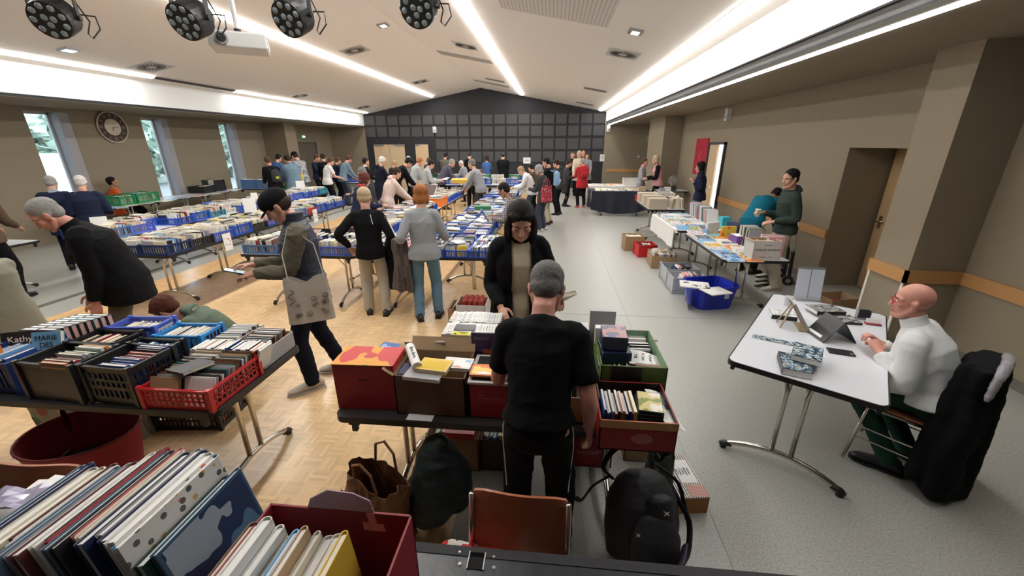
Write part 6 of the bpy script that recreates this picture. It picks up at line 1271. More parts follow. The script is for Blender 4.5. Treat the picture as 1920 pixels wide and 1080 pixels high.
P4 = person('man in a black flat cap and navy gilet over olive sleeves, reading a phone', 493, 364, None, face=-84, y=3.12, lids=True, lean=2, head=(38, 0), top='gilet', bottom='dark navy', hair=('black', 'cap'), skin='fair', lh=(-.06, .37, 1.12), rh=(.05, .38, 1.17), detail=2, inner=('gilet', 'olive'), collar=2, shoes='beige', hem=.12, feet=(.10, -.16), bulk=1.03, legw=1.0, curl=.9)
P5 = person('grey-haired man in a black jacket bending forward at the left edge', 52, 382, None, face=-82, h=1.80, lids=True, lean=24, head=(38, 0), top='black', bottom='olive', hair=('grey', 'short'), skin='pink', lh=(-.17, .16, .80), rh=(.17, .2, .80), detail=2, collar=1, hem=.16, bulk=1.36)
P6 = person('fair-haired boy seen from behind in a black tracksuit top with white stripes and beige trousers', 681, 352, None, face=8, y=4.68, lean=3, head=(12, -6), top='black', bottom='khaki', hair=('light blond', 'short'), skin='fair', lh=(-.25, .06, .90), rh=(.26, .10, .86), detail=2, hem=.05, elbow=(.9, .2), feet=(.05, -.04), legw=1.15)
P7 = person('red-haired woman seen from behind in a grey sweatshirt and blue jeans', 789, 349, None, face=2, y=4.58, lean=5, head=(22, 6), top=fabric('marl_grey', (.29, .305, .32)), bottom='jeans', hair=('ginger', 'bob'), skin='fair', lh=(-.28, .14, .98), rh=(.27, .30, .98), detail=2, sex='f', hem=.04, bulk=1.06, feet=(.0, .06), shoes='black', legw=1.05)
P8 = person('young man in a dark green hooded sweatshirt holding a cup by the right wall', 1483, 318, None, face=-112, h=1.78, lean=4, head=(10, -20), top='green', bottom='beige', hair=('black', 'short'), skin='fair', lh=(-.14, .22, 1.04), rh=(.06, .30, 1.14), detail=2, hood=True, hem=.03, bulk=1.03, shoes='beige', legw=1.2, curl=.9)
P9 = person('person in a teal top bending down behind the young man with the cup', 0, 0, None, face=30, h=1.70, lean=52, head=(66, 0), top='teal', bottom='black', hair=('black', 'short'), lh=(-.1, .5, .5), rh=(.1, .5, .5), pos=(3.36, 7.0), hem=.03, bulk=1.1)
P10 = person('dark-haired woman in glasses and a brown and white plaid jacket leaning over the disc crates', 938, 345, None, face=-74, h=1.62, lean=27, head=(30, 0), top='plaid', bottom='dark jeans', hair=('black', 'short'), skin='tan', lh=(-.16, .42, .98), rh=(.14, .44, .98), sex='f', hood=True, glasses='black', hem=.12, bulk=1.15, detail=1)
P11 = person('grey-haired woman in a dark sweater with a shoulder bag right of the central tables', 1006, 311, None, face=-62, h=1.66, lean=8, head=(30, 0), top='charcoal', bottom='dark jeans', hair=('grey', 'bob'), lh=(-.1, .36, 1.04), rh=(.12, .36, 1.04), sex='f', hem=.12, bulk=1.12, shoes='white', legw=1.1)
P12 = person('woman with dark auburn hair crouching in a sage hooded jacket behind the lower left table', 285, 568, None, face=-60, h=1.64, lean=48, head=(50, 0), top='sage', bottom='dark jeans', hair=('auburn', 'full'), lh=(-.1, .4, .2), rh=(.1, .4, .2), sit=.26, sex='f', hood=True, feet=(-.25, -.25), bulk=1.1)
P13 = person('grey-haired man with a scarf, left of two navy-clad men by the first window', 92, 331, None, face=12, y=6.25, lean=4, head=(20, 0), top='navy', bottom='dark navy', hair=('grey', 'short'), scarf='light grey', lh=(-.2, .2, .95), rh=(.2, .25, .95), hem=.2, bulk=1.12)
P14 = person('white-haired man, right of two navy-clad men by the first window', 148, 330, None, face=10, y=6.3, lean=4, head=(14, 0), top='navy', bottom='dark navy', hair=('white', 'short'), lh=(-.2, .25, .95), rh=(.22, .25, .95), hem=.2, bulk=1.2)
def pp_(label, px, py, y, face, top, bottom='dark jeans', hair=('brown', 'short'), lean=6, head=(25, 0), hands=.40, hh=1.0, **k): return person(label, px, py, None, face=face, y=y, lean=lean, head=head, top=top, bottom=bottom, hair=hair, lh=(-.14, hands, hh), rh=(.15, hands, hh), detail=k.pop('detail', 1 if y < 14 else 0), **k)
person('man in a bright orange shirt sitting against the window wall', 0, 0, None, face=75, h=1.75, lean=4, head=(-4, 15), top='orange', bottom='black', hair=('black', 'short'), skin='tan', lh=(-.1, .34, .86), rh=(.1, .34, .86), sit=.46, pos=tuple(atx(212, 360, -11.12)[:2]), sleeve='short', bulk=1.1)
pp_('person in a pale green-grey coat cut off at the left edge of the picture', -72, 455, 2.9, -30, 'stone', 'khaki', ('grey', 'short'), coat=.35, bulk=1.15)
pp_('person in dark clothes with a bright blue bag at the far left edge', -58, 330, 4.7, 30, 'brown', 'black', ('grey', 'short'), lean=10, bulk=1.1)
pp_('woman with curly auburn hair and a red scarf browsing left of the central block', 688, 326, 7.3, 62, 'navy', 'dark jeans', ('auburn', 'curly'), 18, sex='f', scarf='red', detail=1)
pp_('short grey-haired woman in a charcoal jacket reading a leaflet by the left book rows', 674, 315, 8.6, -58, 'charcoal', 'dark jeans', ('salt', 'short'), 8, sex='f', hh=1.08)
pp_('woman in a pale pink hooded sweater leaning to the central table', 748, 316, 8.9, 66, 'pink', 'black', ('dark brown', 'bun'), 24, (30, 0), .48, .9, sex='f', hood=True, bulk=1.15)
pp_('white-haired man in a long dark navy hooded coat by the left book rows', 720, 295, 11.4, 66, 'dark navy', 'khaki', ('white', 'short'), 6, coat=.35, hood=True, bulk=1.1, glasses='black')
pp_('dark-haired person in a black coat with a white scarf before the beech double door', 686, 296, 13.0, 72, 'black', 'black', ('black', 'short'), 4, (8, 0), collar=1, scarf='white')
pp_('blonde person in a navy top before the beech double door', 742, 302, 14.2, 60, 'navy', 'black', ('blond', 'short'), 14)
pp_('dark-haired man in black bending over the central tables behind the pink sweater', 772, 299, 11.9, 76, 'black', 'black', ('black', 'full'), 34, (45, 0), .5, .9, bulk=1.1)
pp_('balding man in a light grey jacket browsing at the central tables', 791, 298, 13.1, 64, 'light grey', 'dark jeans', ('ginger', 'thin'), 20, (38, 0), skin='pink', collar=1)
pp_('person in a pale grey jacket holding an open book at the central tables', 812, 302, 12.2, 78, 'light grey', 'jeans', ('black', 'short'), 16, (34, 0), .40, 1.05, collar=1)
pp_('grey-haired man in a purple-grey blazer bending over the far end of the central tables', 851, 300, 13.6, 72, 'purple', 'black', ('grey', 'short'), 36, (34, 0), .5, .9, collar=1)
pp_('man in a grey sweatshirt leaning both hands on the blue crates of the central block', 882, 299, 11.4, -64, 'grey', 'charcoal', ('salt', 'short'), 22, (14, 0), .46, .86, glasses='black', bulk=1.08)
pp_('dark-haired person in an olive jacket at the back wall, left one', 835, 288, 18.2, 10, 'olive', 'black', ('black', 'short'))
pp_('person in a black jacket and cap at the back wall', 880, 287, 18.3, 0, 'black', 'black', ('black', 'beanie'))
pp_('woman in a blue denim jacket at the back wall', 913, 293, 17.6, 10, 'blue', 'black', ('dark brown', 'bob'), sex='f')
pp_('broad person in a black coat with a grey hat band at the back wall', 943, 288, 17.6, 0, 'black', 'black', ('black', 'beanie'), bulk=1.25, coat=.3)
pp_('person in a shaggy pale fur top bending between the central and far tables', 905, 322, 13.6, 40, 'fur', 'black', ('brown', 'short'), 70, (70, 0), .5, .7, bulk=1.25)
pp_('short-haired person in a white jacket bending over the crates right of the centre', 972, 314, 11.6, -84, 'white', 'dark jeans', ('blond', 'short'), 26, (40, 0), .45, .95, collar=1, bulk=1.1)
pp_('tall dark-haired person in a long black coat and cream trousers with a blue backpack', 1021, 296, 11.2, -72, 'black', 'cream', ('black', 'short'), 4, (22, 0), coat=.32, bulk=1.05, shoes='brown', legw=1.2)
pp_('person in a dark jacket behind the long black coat', 1040, 300, 12.8, -70, 'charcoal', 'black', ('dark brown', 'full'), hood=True)
pp_('dark-haired person with a burgundy bag behind the grey-haired woman', 993, 309, 12.9, -60, 'brown', 'black', ('black', 'short'), 12)
pp_('girl in a dark dress and black boots at the far end of the aisle', 1070, 301, 14.6, 75, 'charcoal', 'charcoal', ('dark brown', 'short'), 6, (24, 0), .3, 1.0, sex='f', skirt=.34)
pp_('person in a bright red jacket and red shoes at the far aisle end', 1092, 297, 14.2, -20, 'red', 'black', ('grey', 'short'), 3, (10, 0), shoes='red', bulk=1.15, hem=.15)
pp_('tall person in a cream coat before the black wall at the right', 1086, 283, 17.2, 190, 'cream', 'black', ('light blond', 'short'), 3, (8, 0), coat=.3)
pp_('person in a grey cardigan before the black wall, rightmost of the group', 1101, 286, 18.0, 175, 'grey', 'black', ('dark brown', 'bob'), 2, (5, 0), sex='f', coat=.3)
pp_('dark-haired person before the black wall, leftmost of the group', 1074, 285, 18.4, 180, 'black', 'black', ('brown', 'short'), 2, (5, 0))
pp_('tall person with brown hair peering over the group before the black wall', 1094, 281, 18.8, 180, 'brown', 'black', ('brown', 'short'), 0, (0, 0))
pp_('blonde woman in a rose quilted vest over black sleeves at the far right', 1228, 292, 13.55, -96, 'rose', 'black', ('light blond', 'bob'), 10, (14, 0), .34, 1.06, sex='f', inner=('gilet', 'black'), bulk=1.2)
pp_('woman in a blue and white striped top facing the rose vest at the far right', 1211, 297, 13.95, 100, 'striped', 'black', ('brown', 'short'), 3, (8, 0), .30, 1.0, sex='f', scarf='rose')
pp_('dark-haired woman in a navy jacket with a hand at her chin beside the open door', 1313, 304, 10.4, -88, 'navy', 'jeans', ('black', 'bob'), 4, (8, 0), .16, 1.22, sex='f', collar=1)
pp_('man in a black jacket with a yellow-marked backpack at the left wall', 499, 296, 11.9, -20, 'black', 'light grey', ('brown', 'short'), 16, (30, 0), bulk=1.12)
pp_('person in a pale blue denim jacket at the middle book row', 536, 292, 12.3, -24, 'denim', 'dark jeans', ('dark brown', 'full'), 10, (28, 0), bulk=1.2, collar=1, hem=.12)
pp_('tall person in a cap and a black and white plaid shirt with a yellow bag', 548, 283, 13.2, -40, 'plaid light', 'jeans', ('black', 'cap'), 12, (30, 0), bulk=1.1)
pp_('person in blue behind the denim jacket at the left wall', 524, 290, 14.0, 50, 'blue', 'black', ('black', 'short'), 14)
pp_('man in a black jumper seen from behind beyond the middle book row', 604, 289, 14.2, -10, 'black', 'black', ('dark brown', 'short'), 4)
pp_('person in a dark top facing the black jumper beyond the middle book row', 596, 291, 15.4, 120, 'navy', 'black', ('brown', 'short'), 4)
pp_('woman in a white short-sleeved T-shirt and black bottoms at the middle book row', 624, 297, 13.6, 70, 'white', 'black', ('brown', 'short'), 14, (34, 0), .42, 1.0, sex='f', sleeve='short', bulk=1.2)
pp_('person in dark blue half hidden behind the white T-shirt', 636, 296, 14.8, 70, 'navy', 'black', ('brown', 'short'), 8)
pp_('person in a denim-blue jacket bending at the far left corner table', 657, 293, 14.3, 60, 'denim', 'dark jeans', ('brown', 'full'), 24, (36, 0), .45, .95)
pp_('white-haired person partly hidden before the beech doors', 768, 294, 15.8, 60, 'grey', 'black', ('white', 'short'), 4)
pp_('person in a dark jacket partly hidden beyond the balding man', 806, 297, 16.0, 60, 'charcoal', 'black', ('brown', 'short'), 6)
pp_('person in a grey check jacket behind the purple-grey blazer', 862, 302, 15.6, -60, 'grey', 'black', ('white', 'short'), 16)
# ================================================================ CLOTHES DETAILS, BAGS AND THINGS IN HANDS
def W_(P, p): return P['W'] @ V(p)
def strip(name, P, pts, w_, m, parent=None, n=None):
    'flat tape through points of the body frame'
    b = MB(); b.tube(pts, w_, 6); return b.build(name, m, parent or P['t'])
m_wh = MATS['paper_white']
# white piping on the track trousers of the front man
for s in (-1, 1):
    k = P1['k']; hp = P1['hip']; strip('piping', P1, [(s * .150 * k, hp.y, .97 * k), (s * .163 * k, hp.y, .88 * k), (s * .166 * k, hp.y + .01, .78 * k), (s * .160 * k, hp.y + .02, .66 * k), (s * .155 * k, hp.y + .03, .5 * k)], .003, m_wh)
# stripes on the boy's sleeves
S0, E0, W0 = P6['hand'][1]
for q in range(3):
    off = V((.062, -.028 + .026 * q, .012)); strip('sleeve_stripe', P6, [S0 + off * .9 + V((-.02, 0, .02)), S0.lerp(E0, .35) + off, S0.lerp(E0, .7) + off * .95, E0 + off * .9, E0.lerp(W0, .6) + off * .75], .0045, m_wh)
S0, E0, W0 = P6['hand'][0]
strip('shoulder_piping', P6, [P6['neck'] + V((.05, -.05, -.03)), P6['sp'][4] + V((.06, -.10, -.02)), P6['sp'][3] + V((.08, -.135, .0))], .003, m_wh)
def drape(name, label, cat, P, p, w_, h_, d_, m, rz=0, seed=1, vx=.014):
    'a coat or cloth hanging in folds from an arm'
    b = MB(); st = []; lv = 7
    for i in range(lv):
        f = i / (lv - 1); st.append((V((.02 * math.sin(i * 1.3 + seed), .015 * math.sin(i * 2 + seed), -h_ * f)), V((1, 0, 0)), V((0, 1, 0)), w_ / 2 * (.70 + .38 * f), d_ / 2 * (.85 + .3 * f)))
    loft(b, st, 20, cap=.2)
    for q in range(4): limb(b, [(-w_ * .25 + w_ * .17 * q, d_ * .3 * (-1) ** q, -.02), (-w_ * .3 + w_ * .2 * q, d_ * .42 * (-1) ** q, -h_ * .5), (-w_ * .36 + w_ * .24 * q, d_ * .45 * (-1) ** q, -h_ * (.9 + .1 * (q % 2)))], [d_ * .22, d_ * .28, d_ * .3], 10)
    me = fuse(b, vx, 3, .02, .8, seed); me.name = name; me.materials.append(m); me.polygons.foreach_set('use_smooth', [True] * len(me.polygons)); o = bpy.data.objects.new(name, me); col.objects.link(o); wp = W_(P, p) if P else V(p); o.location = wp; o.rotation_euler.z = rz
    return tag(o, label, cat)
w6 = P6['hand'][1][2]; drape('carried_coat', 'black coat hanging over the right arm of the fair-haired boy', 'coat', P6, (w6.x + .02, w6.y - .0, w6.z + .12), .34, .62, .18, F['black'], .1, 2)
w7 = P7['hand'][0][2]; drape('carried_coat', 'dark plaid coat carried under the left arm of the red-haired woman', 'coat', P7, (w7.x + .0, w7.y - .08, w7.z + .06), .24, .62, .16, pattern('dim_plaid', 'plaid', [(.03, .025, .025), (.16, .13, .12), (.08, .05, .05)], 11), .2, 4)
b = MB(); nk = P12['neck']; limb(b, [nk + V((-.07, -.03, .02)), nk + V((-.05, -.075, .05)), nk + V((.03, -.08, .05))], [.018, .022, .018], 8, .6); b.build('hood_lining', pattern('hood_stripes', 'vstripes', [(.6, .6, .58), (.03, .03, .03)], 14), P12['t'], smooth=True)
# phone and tote bag of the man in the cap
w4 = P4['hand'][0][2]; t = thing('phone', 'phone with a light blue screen in the hands of the man in the flat cap', 'phone', W_(P4, (w4.x + .04, w4.y + .13, w4.z + .03))); t.rotation_euler = (.35, 0, P4['t'].rotation_euler.z)
b = MB(); b.box(-.037, .037, -.075, .075, -.005, .004); b.build('casing', m_dark, t, bevel=.004); b = MB(); b.box(-.034, .034, -.07, .07, .004, .005); b.build('screen', mat('lit_screen', (.45, .62, .72), .3, emit=.5), t)
t = bag('tote_bag', 0, 0, .34, .06, .37, 0, F['cream'], 'pale cotton tote bag with a brown flower print beside the flat-capped man', seed=5, handles=False, bulge=.03); t.location = W_(P4, (-.27, .00, .72)); t.rotation_euler.z = P4['t'].rotation_euler.z - R_(90)
tm3 = mat('tote_cotton', (.50, .46, .40), .9, bump=.25, bscale=60); t.children[0].data.materials[0] = tm3
b = MB(); rr = random.Random(4); mp_ = mat('brown_print', (.13, .09, .08), .8)
for q in range(15):
    x, z_ = rr.uniform(-.15, .15), rr.uniform(.06, .26); r = rr.uniform(.008, .022); b.tube([(x + r * math.cos(a), -.037, z_ + r * math.sin(a)) for a in np.linspace(0, 2 * math.pi, 10)], .0025, 5); b.tube([(x, -.0375, z_), (x + .004, -.0375, z_ - .005)], r * .35, 7)
b.tube([(-.12 + .012 * math.sin(q * 1.2) * 2, -.038, .30 - .014 * q) for q in range(10)], .0045, 5); b.build('flower_print', mp_, t)
b = MB(); b.tube([(.35, .36, 0), (0, 0, 0)], .001, 3) if False else None
S0 = P4['hand'][0][0]; ti = (P4['W'].inverted()); strap = MB(); strap.tube([(-.30, .12, 1.10), (-.255, .13, 1.30), (-.205, .06, S0.z + .075), (-.24, -.10, 1.36), (-.31, -.14, 1.10)], .0045, 6); so = strap.build('tote_strap', tm3, P4['t'])
# books and papers in hands
def held(P, side, label, s=(.14, .2, .025), c='tan', off=(0, .1, .0), rz=0, name='book', cat='book', tilt=.6):
    w_ = P['hand'][side][2]; t = thing(name, label, cat, W_(P, (w_.x + off[0], w_.y + off[1], w_.z + off[2]))); t.rotation_euler = (tilt, 0, P['t'].rotation_euler.z + rz)
    b = MB(); b.box(-s[0] / 2, s[0] / 2, -s[1] / 2, s[1] / 2, 0, .002); b.box(-s[0] / 2, s[0] / 2, -s[1] / 2, s[1] / 2, s[2] - .002, s[2]); b.box(-s[0] / 2, -s[0] / 2 + .002, -s[1] / 2, s[1] / 2, 0, s[2]); b.build('cover', CM[c], t); b = MB(); b.box(-s[0] / 2 + .002, s[0] / 2 - .004, -s[1] / 2 + .003, s[1] / 2 - .003, .002, s[2] - .002); b.build('pages', m_page, t); return t
held(P2, 0, 'brown book held in the left hand of the woman in the black coat', (.11, .16, .03), 'tan', (-.02, .10, .02), .4)
held(P10, 0, 'blue book held up by the dark-haired woman in plaid', (.17, .22, .015), 'blue', (.03, .12, .04), .3, tilt=1.0)
def prop(px, py, z_, s_, m, label, rx=0, rz=0, name='book', cat='book'):
    t = thing(name, label, cat, at(px, py, z_), rz); t.rotation_euler = (rx, 0, rz); b = MB(); b.box(-s_[0] / 2, s_[0] / 2, -s_[1] / 2, s_[1] / 2, 0, s_[2]); b.build('cover', m, t); b = MB(); b.box(-s_[0] * .49, s_[0] * .505, -s_[1] * .49, s_[1] * .49, s_[2] * .15, s_[2] * .85); b.build('pages', m_page2, t)
prop(803, 358, 1.0, (.5, .34, .02), pattern('brown_print', 'art', [(.20, .12, .07), (.34, .24, .15), (.45, .38, .30), (.24, .10, .07)], 7), 'large brown printed board held over the tables beside the pink sweater', 1.0, -.5, 'printed_board', 'board')
prop(832, 335, 1.03, (.34, .22, .012), CM['white'], 'open white book held by the person in the pale grey jacket', .3, -.4)
prop(862, 342, .98, (.5, .34, .10), mat('mustard', (.62, .38, .06), .6), 'wide mustard-yellow box at the far end of the left central tables', .1, .1, 'box', 'box')
prop(905, 392, .98, (.3, .2, .06), CM['green'], 'green flat crate among the discs beside the woman in plaid', 0, .2, 'box', 'box')
# cup, cards
w8 = P8['hand'][1][2]; t = thing('paper_cup', 'pale green paper cup in the hand of the young man in the hooded sweatshirt', 'cup', W_(P8, (w8.x - .035, w8.y + .085, w8.z - .055))); b = MB(); b.tube([(0, 0, 0), (0, 0, .10)], [.028, .038], 20); b.build('cup_body', mat('pale_green_cup', (.5, .6, .42), .6), t); b = MB(); b.tube([(0, 0, .098), (0, 0, .106)], .040, 20); b.build('rim', m_off, t)
# backpacks worn
def worn_pack(px_, label, c, m2=None, s=(.28, .15, .42)):
    P = min(PEOPLE, key=lambda q: abs(pix(q[1] + V((0, 0, 1.5)))[0] - px_[0]) + abs(q[1].y - px_[1]) * 20); o = [q for q in col.objects if q.get('label') == P[0]][0]; Rm = Matrix.Rotation(o.rotation_euler.z, 4, 'Z'); p = P[1] + Rm @ V((0, -.20, 1.02))
    t = thing('backpack', label, 'bag', p, o.rotation_euler.z); b = MB(); b.ell((0, 0, .2), (s[0] / 2, s[1] / 2, s[2] / 2), 18, 12); b.box(-s[0] * .42, s[0] * .42, -s[1] * .35, s[1] * .4, .03, .36); me = fuse(b, .013, 3); me.materials.append(c); me.name = 'backpack_body'; ob = bpy.data.objects.new('backpack_body', me); col.objects.link(ob); ob.parent = t
    b = MB(); b.ell((0, -s[1] * .42, .13), (s[0] * .34, .035, .09), 16, 8); b.build('front_pocket', c, t, smooth=True)
    if m2: b = MB(); b.box(-.045, .045, -s[1] * .42 - .042, -s[1] * .42 - .03, .13, .19); b.build('patch', m2, t, bevel=.003)
    for sx in (-1, 1): b = MB(); b.tube([(sx * .09, .06, .38), (sx * .11, .14, .42), (sx * .12, .22, .40)], .014, 6); b.build('shoulder_strap', c, t)
worn_pack((499, 11.9), 'black backpack with a yellow mark worn by the man at the left wall', F['charcoal'], mat('acid_yellow', (.45, .5, .03), .6)); worn_pack((1021, 11.2), 'pale blue backpack worn over the long black coat', mat('pack_blue', (.22, .36, .55), .7), mat('pack_white', (.6, .6, .58), .7)); worn_pack((1092, 14.2), 'red backpack worn over the bright red jacket', F['red'])
t = bag('shoulder_bag', -.13, 9.42, .28, .12, .34, R_(40), pattern('red_black_print', 'spots', [(.4, .03, .05), (.03, .02, .02), (.6, .55, .5)], 26), 'red and black patterned bag hanging at the side of the grey-haired woman', z=.85, seed=8)
bag('carrier_bag', -8.35, 13.0, .3, .14, .45, R_(20), mat('yellow_bag', (.62, .46, .12), .5), 'yellow carrier bag at the side of the tall person in plaid', z=.75, seed=9)
bag('carrier_bag', -8.35, 4.35, .32, .14, .36, R_(20), mat('bright_blue_bag', (.06, .35, .75), .4), 'bright blue bag held at the far left edge', z=1.0, seed=11, handles=True)
# ================================================================ CHAIRS
m_ply = mat('orange_plywood', (.33, .105, .045), .38, var=.18, vscale=3, stretch=(1, 6, 1)); 
def chair(x, y, rz, label, back=True):
    t = thing('school_chair', label, 'chair', (x, y, 0), rz)
    def shell(w_, d_, z_, curve, rot=None):
        b = MB(); N = 10; Mn = 8; vs = []; po = []
        for s in (0, -.012):
            for j in range(Mn + 1):
                for i in range(N + 1):
                    u = i / N * 2 - 1; v = j / Mn * 2 - 1; cr = 1 - .12 * abs(v) ** 6; vs.append((u * w_ / 2 * cr, v * d_ / 2 * (1 - .10 * abs(u) ** 6), s + curve * (u * u) * .5 - .5 * curve * (v > 0) * 0))
        o_ = (N + 1) * (Mn + 1)
        for j in range(Mn):
            for i in range(N):
                a = j * (N + 1) + i; po += [(a, a + 1, a + N + 2, a + N + 1), (o_ + a, o_ + a + N + 1, o_ + a + N + 2, o_ + a + 1)]
        rim = [i for i in range(N + 1)] + [(j + 1) * (N + 1) + N for j in range(Mn)] + [Mn * (N + 1) + N - 1 - i for i in range(N)] + [(Mn - 1 - j) * (N + 1) for j in range(Mn - 1)]
        for q in range(len(rim)): a, c = rim[q], rim[(q + 1) % len(rim)]; po.append((c, a, o_ + a, o_ + c))
        b.add(vs, po); return b
    s = shell(.40, .39, 0, .02).build('seat', m_ply, t); s.location.z = .455
    b = MB(); [b.ell((sx * .12, sy * .1, .458), (.007, .007, .003), 8, 5) for sx in (-1, 1) for sy in (-1, 1)]; b.build('rivets', m_chrome, t)
    if back:
        k = shell(.40, .27, 0, .05).build('backrest', m_ply, t); k.location = (0, -.205, .725); b = MB(); [b.ell((sx * .11, -.262 if sx else 0, .76), (.006, .004, .006), 8, 5) for sx in (-1, 1)]; b.build('rivets', m_chrome, t); k.rotation_euler = (R_(98), 0, 0)
    for sx in (-1, 1):
        b = MB(); b.tube([(sx * .22, .19, .01), (sx * .185, .15, .43), (sx * .185, -.13, .435)], .011, 8); b.build('leg', m_tube, t, smooth=True)
        b = MB(); b.tube([(sx * .22, -.24, .01), (sx * .19, -.17, .43), (sx * .188, -.20, .62), (sx * .185, -.225, .84)], .011, 8); b.build('leg', m_tube, t, smooth=True)
        b = MB(); b.tube([(sx * .206, .175, .2), (sx * .205, -.205, .2)], .005, 6); b.tube([(sx * .2, .165, .28), (sx * .2, -.19, .28)], .005, 6); b.build('side_rail', m_tube, t)
    b = MB(); b.tube([(-.185, .1, .43), (.185, .1, .43)], .01, 8); b.tube([(-.185, -.13, .43), (.185, -.13, .43)], .01, 8); b.build('cross_rail', m_tube, t); return t
cs = (at(890, 925, .82) + at(1050, 958, .82)) / 2
ch1 = chair(cs.x, cs.y - .225, R_(177), 'orange plywood chair tucked under the stage edge with a red patterned scarf on its seat')
p3 = P3['root']; fd = P3['W'].to_3x3() @ V((0, 1, 0)); cc = p3 + fd * .10; chair(cc.x, cc.y, P3['t'].rotation_euler.z, 'orange plywood chair under the seated man in white')
chair(-2.1, .90, R_(184), 'orange-brown plywood chair at the left in front of the lower left table'); chair(3.28, 7.4, R_(90), 'red-brown chair behind the white-covered magazine table'); chair(3.25, 15.6, R_(180), 'dark red chair in the far right aisle')
# coat on the author's chair
k_ = p3 - fd * .15; t = drape('coat_on_chair', 'long black coat with a grey lining band hung on the chair of the seated man', 'coat', None, (k_.x, k_.y, .90), .60, .86, .20, F['black'], P3['t'].rotation_euler.z, 6)
b = MB(); limb(b, [(-.23, -.05, -.14), (-.17, -.06, -.01), (0, -.07, .02), (.17, -.06, -.01), (.23, -.05, -.14)], [.018, .028, .030, .028, .018], 10); me = fuse(b, .01, 2, .02, 2, 3); put('lining', me, mat('silver_lining', (.30, .29, .31), .35, bump=.5, bscale=30), t)
# scarf on the near chair
b = MB(); limb(b, [(-.30, .10, -.10), (-.22, .06, .0), (-.1, .02, .03), (.05, .04, .03), (.16, .02, .01), (.2, .1, -.0)], [.05, .055, .05, .05, .045, .03], 12, .6); limb(b, [(-.22, -.02, .02), (.0, -.06, .04), (.16, -.04, .02)], [.045, .05, .04], 12, .6)
me = fuse(b, .009, 2, .02, 2, 8); me.name = 'scarf'; me.materials.append(pattern('red_black_white', 'art', [(.45, .015, .02), (.45, .015, .02), (.6, .55, .5), (.03, .02, .02), (.45, .015, .02)], 9, .8)); me.polygons.foreach_set('use_smooth', [True] * len(me.polygons)); o = bpy.data.objects.new('scarf', me); col.objects.link(o); o.location = (cs.x - .03, cs.y - .08, .545); tag(o, 'red, black and white scarf on the chair under the stage edge', 'scarf')
# ================================================================ BAGS ON THE FLOOR
m_paper = mat('brown_paper', (.22, .105, .05), .75, bump=.5, bscale=14, var=.15)
t = bag('paper_bag', -.90, 1.62, .34, .24, .46, R_(-22), m_paper, 'crumpled brown paper carrier bag with red lettering under the left end of the front table', seed=2, bulge=.10); t.rotation_euler = (.1, .12, R_(-22)); t.location.z = .035
text('lettering', 'DIO', mat('bag_print', (.45, .3, .22), .7), .10, t, (-.04, -.13, .36), (R_(80), 0, 0)); b = MB(); b.box(-.12, .05, -.127, -.1265, .3, .42); b.build('red_panel', mat('bag_red', (.16, .025, .02), .7), t)
b = MB(); limb(b, [(-.05, 0, .05), (0, 0, .2), (.02, .02, .42), (.05, 0, .5)], [.14, .16, .11, .05], 14); limb(b, [(.1, .05, .05), (.12, 0, .3), (.02, 0, .46)], [.08, .09, .05], 12)
me = fuse(b, .012, 3, .03, .7, 4); me.name = 'jacket'; me.materials.append(mat('dark_bottle_cloth', (.008, .02, .02), .7, bump=.2)); me.polygons.foreach_set('use_smooth', [True] * len(me.polygons)); o = bpy.data.objects.new('jacket', me); col.objects.link(o); o.location = (-.60, 1.70, .10); tag(o, 'dark bottle-green jacket slumped beside the brown paper bag', 'jacket')
# backpack standing at the front table
m_np = mat('black_nylon', (.016, .016, .019), .6, bump=.3, bscale=120)
t = thing('backpack', 'large black backpack with small white bird marks on the floor right of the front table', 'bag', (.53, 1.60, .01)); t.rotation_euler = (-.30, 0, R_(8))
b = MB(); loft(b, [(V((0, 0, .05)), V((1, 0, 0)), V((0, 1, 0)), .19, .13), (V((0, 0, .2)), V((1, 0, 0)), V((0, 1, 0)), .20, .14), (V((0, 0, .34)), V((1, 0, 0)), V((0, 1, 0)), .185, .12), (V((0, .01, .44)), V((1, 0, 0)), V((0, 1, 0)), .13, .07)], 24); put('backpack_body', fuse(b, .01, 3, .01, 1, 2), m_np, t)
b = MB(); loft(b, [(V((.02, -.13, .07)), V((1, 0, 0)), V((0, 1, 0)), .13, .05), (V((.02, -.14, .20)), V((1, 0, 0)), V((0, 1, 0)), .13, .05), (V((.03, -.11, .30)), V((1, 0, 0)), V((0, 1, 0)), .09, .04)], 20); put('front_pocket', fuse(b, .009, 2, .006, 1, 2), m_np, t)
b = MB(); loft(b, [(V((.06, -.10, .26)), V((1, 0, 0)), V((0, 1, 0)), .08, .05), (V((.06, -.10, .38)), V((1, 0, 0)), V((0, 1, 0)), .07, .04)], 18); put('upper_pocket', fuse(b, .009, 2), m_np, t)
for pts in ([(-.14, .04, .42), (-.20, .02, .50), (-.12, .05, .58), (.05, .08, .60), (.14, .1, .5)], [(-.16, .03, .44), (-.26, -.02, .42), (-.33, -.05, .36), (-.36, -.06, .38)], [(.17, .0, .36), (.24, -.04, .22), (.20, -.1, .08), (.05, -.2, .02), (-.02, -.23, .05)], [(.12, .08, .46), (.22, .04, .38), (.25, .0, .2)]):
    b = MB(); limb(b, pts, [.016] * len(pts), 8, .4); b.build('strap', m_np, t, smooth=True)
b = MB(); limb(b, [(.0, -.235, .06), (.12, -.19, .09), (.19, -.10, .13)], [.03, .032, .028], 10, .35); b.build('hip_fin', mat('purple_grey_nylon', (.045, .03, .065), .6), t, smooth=True)
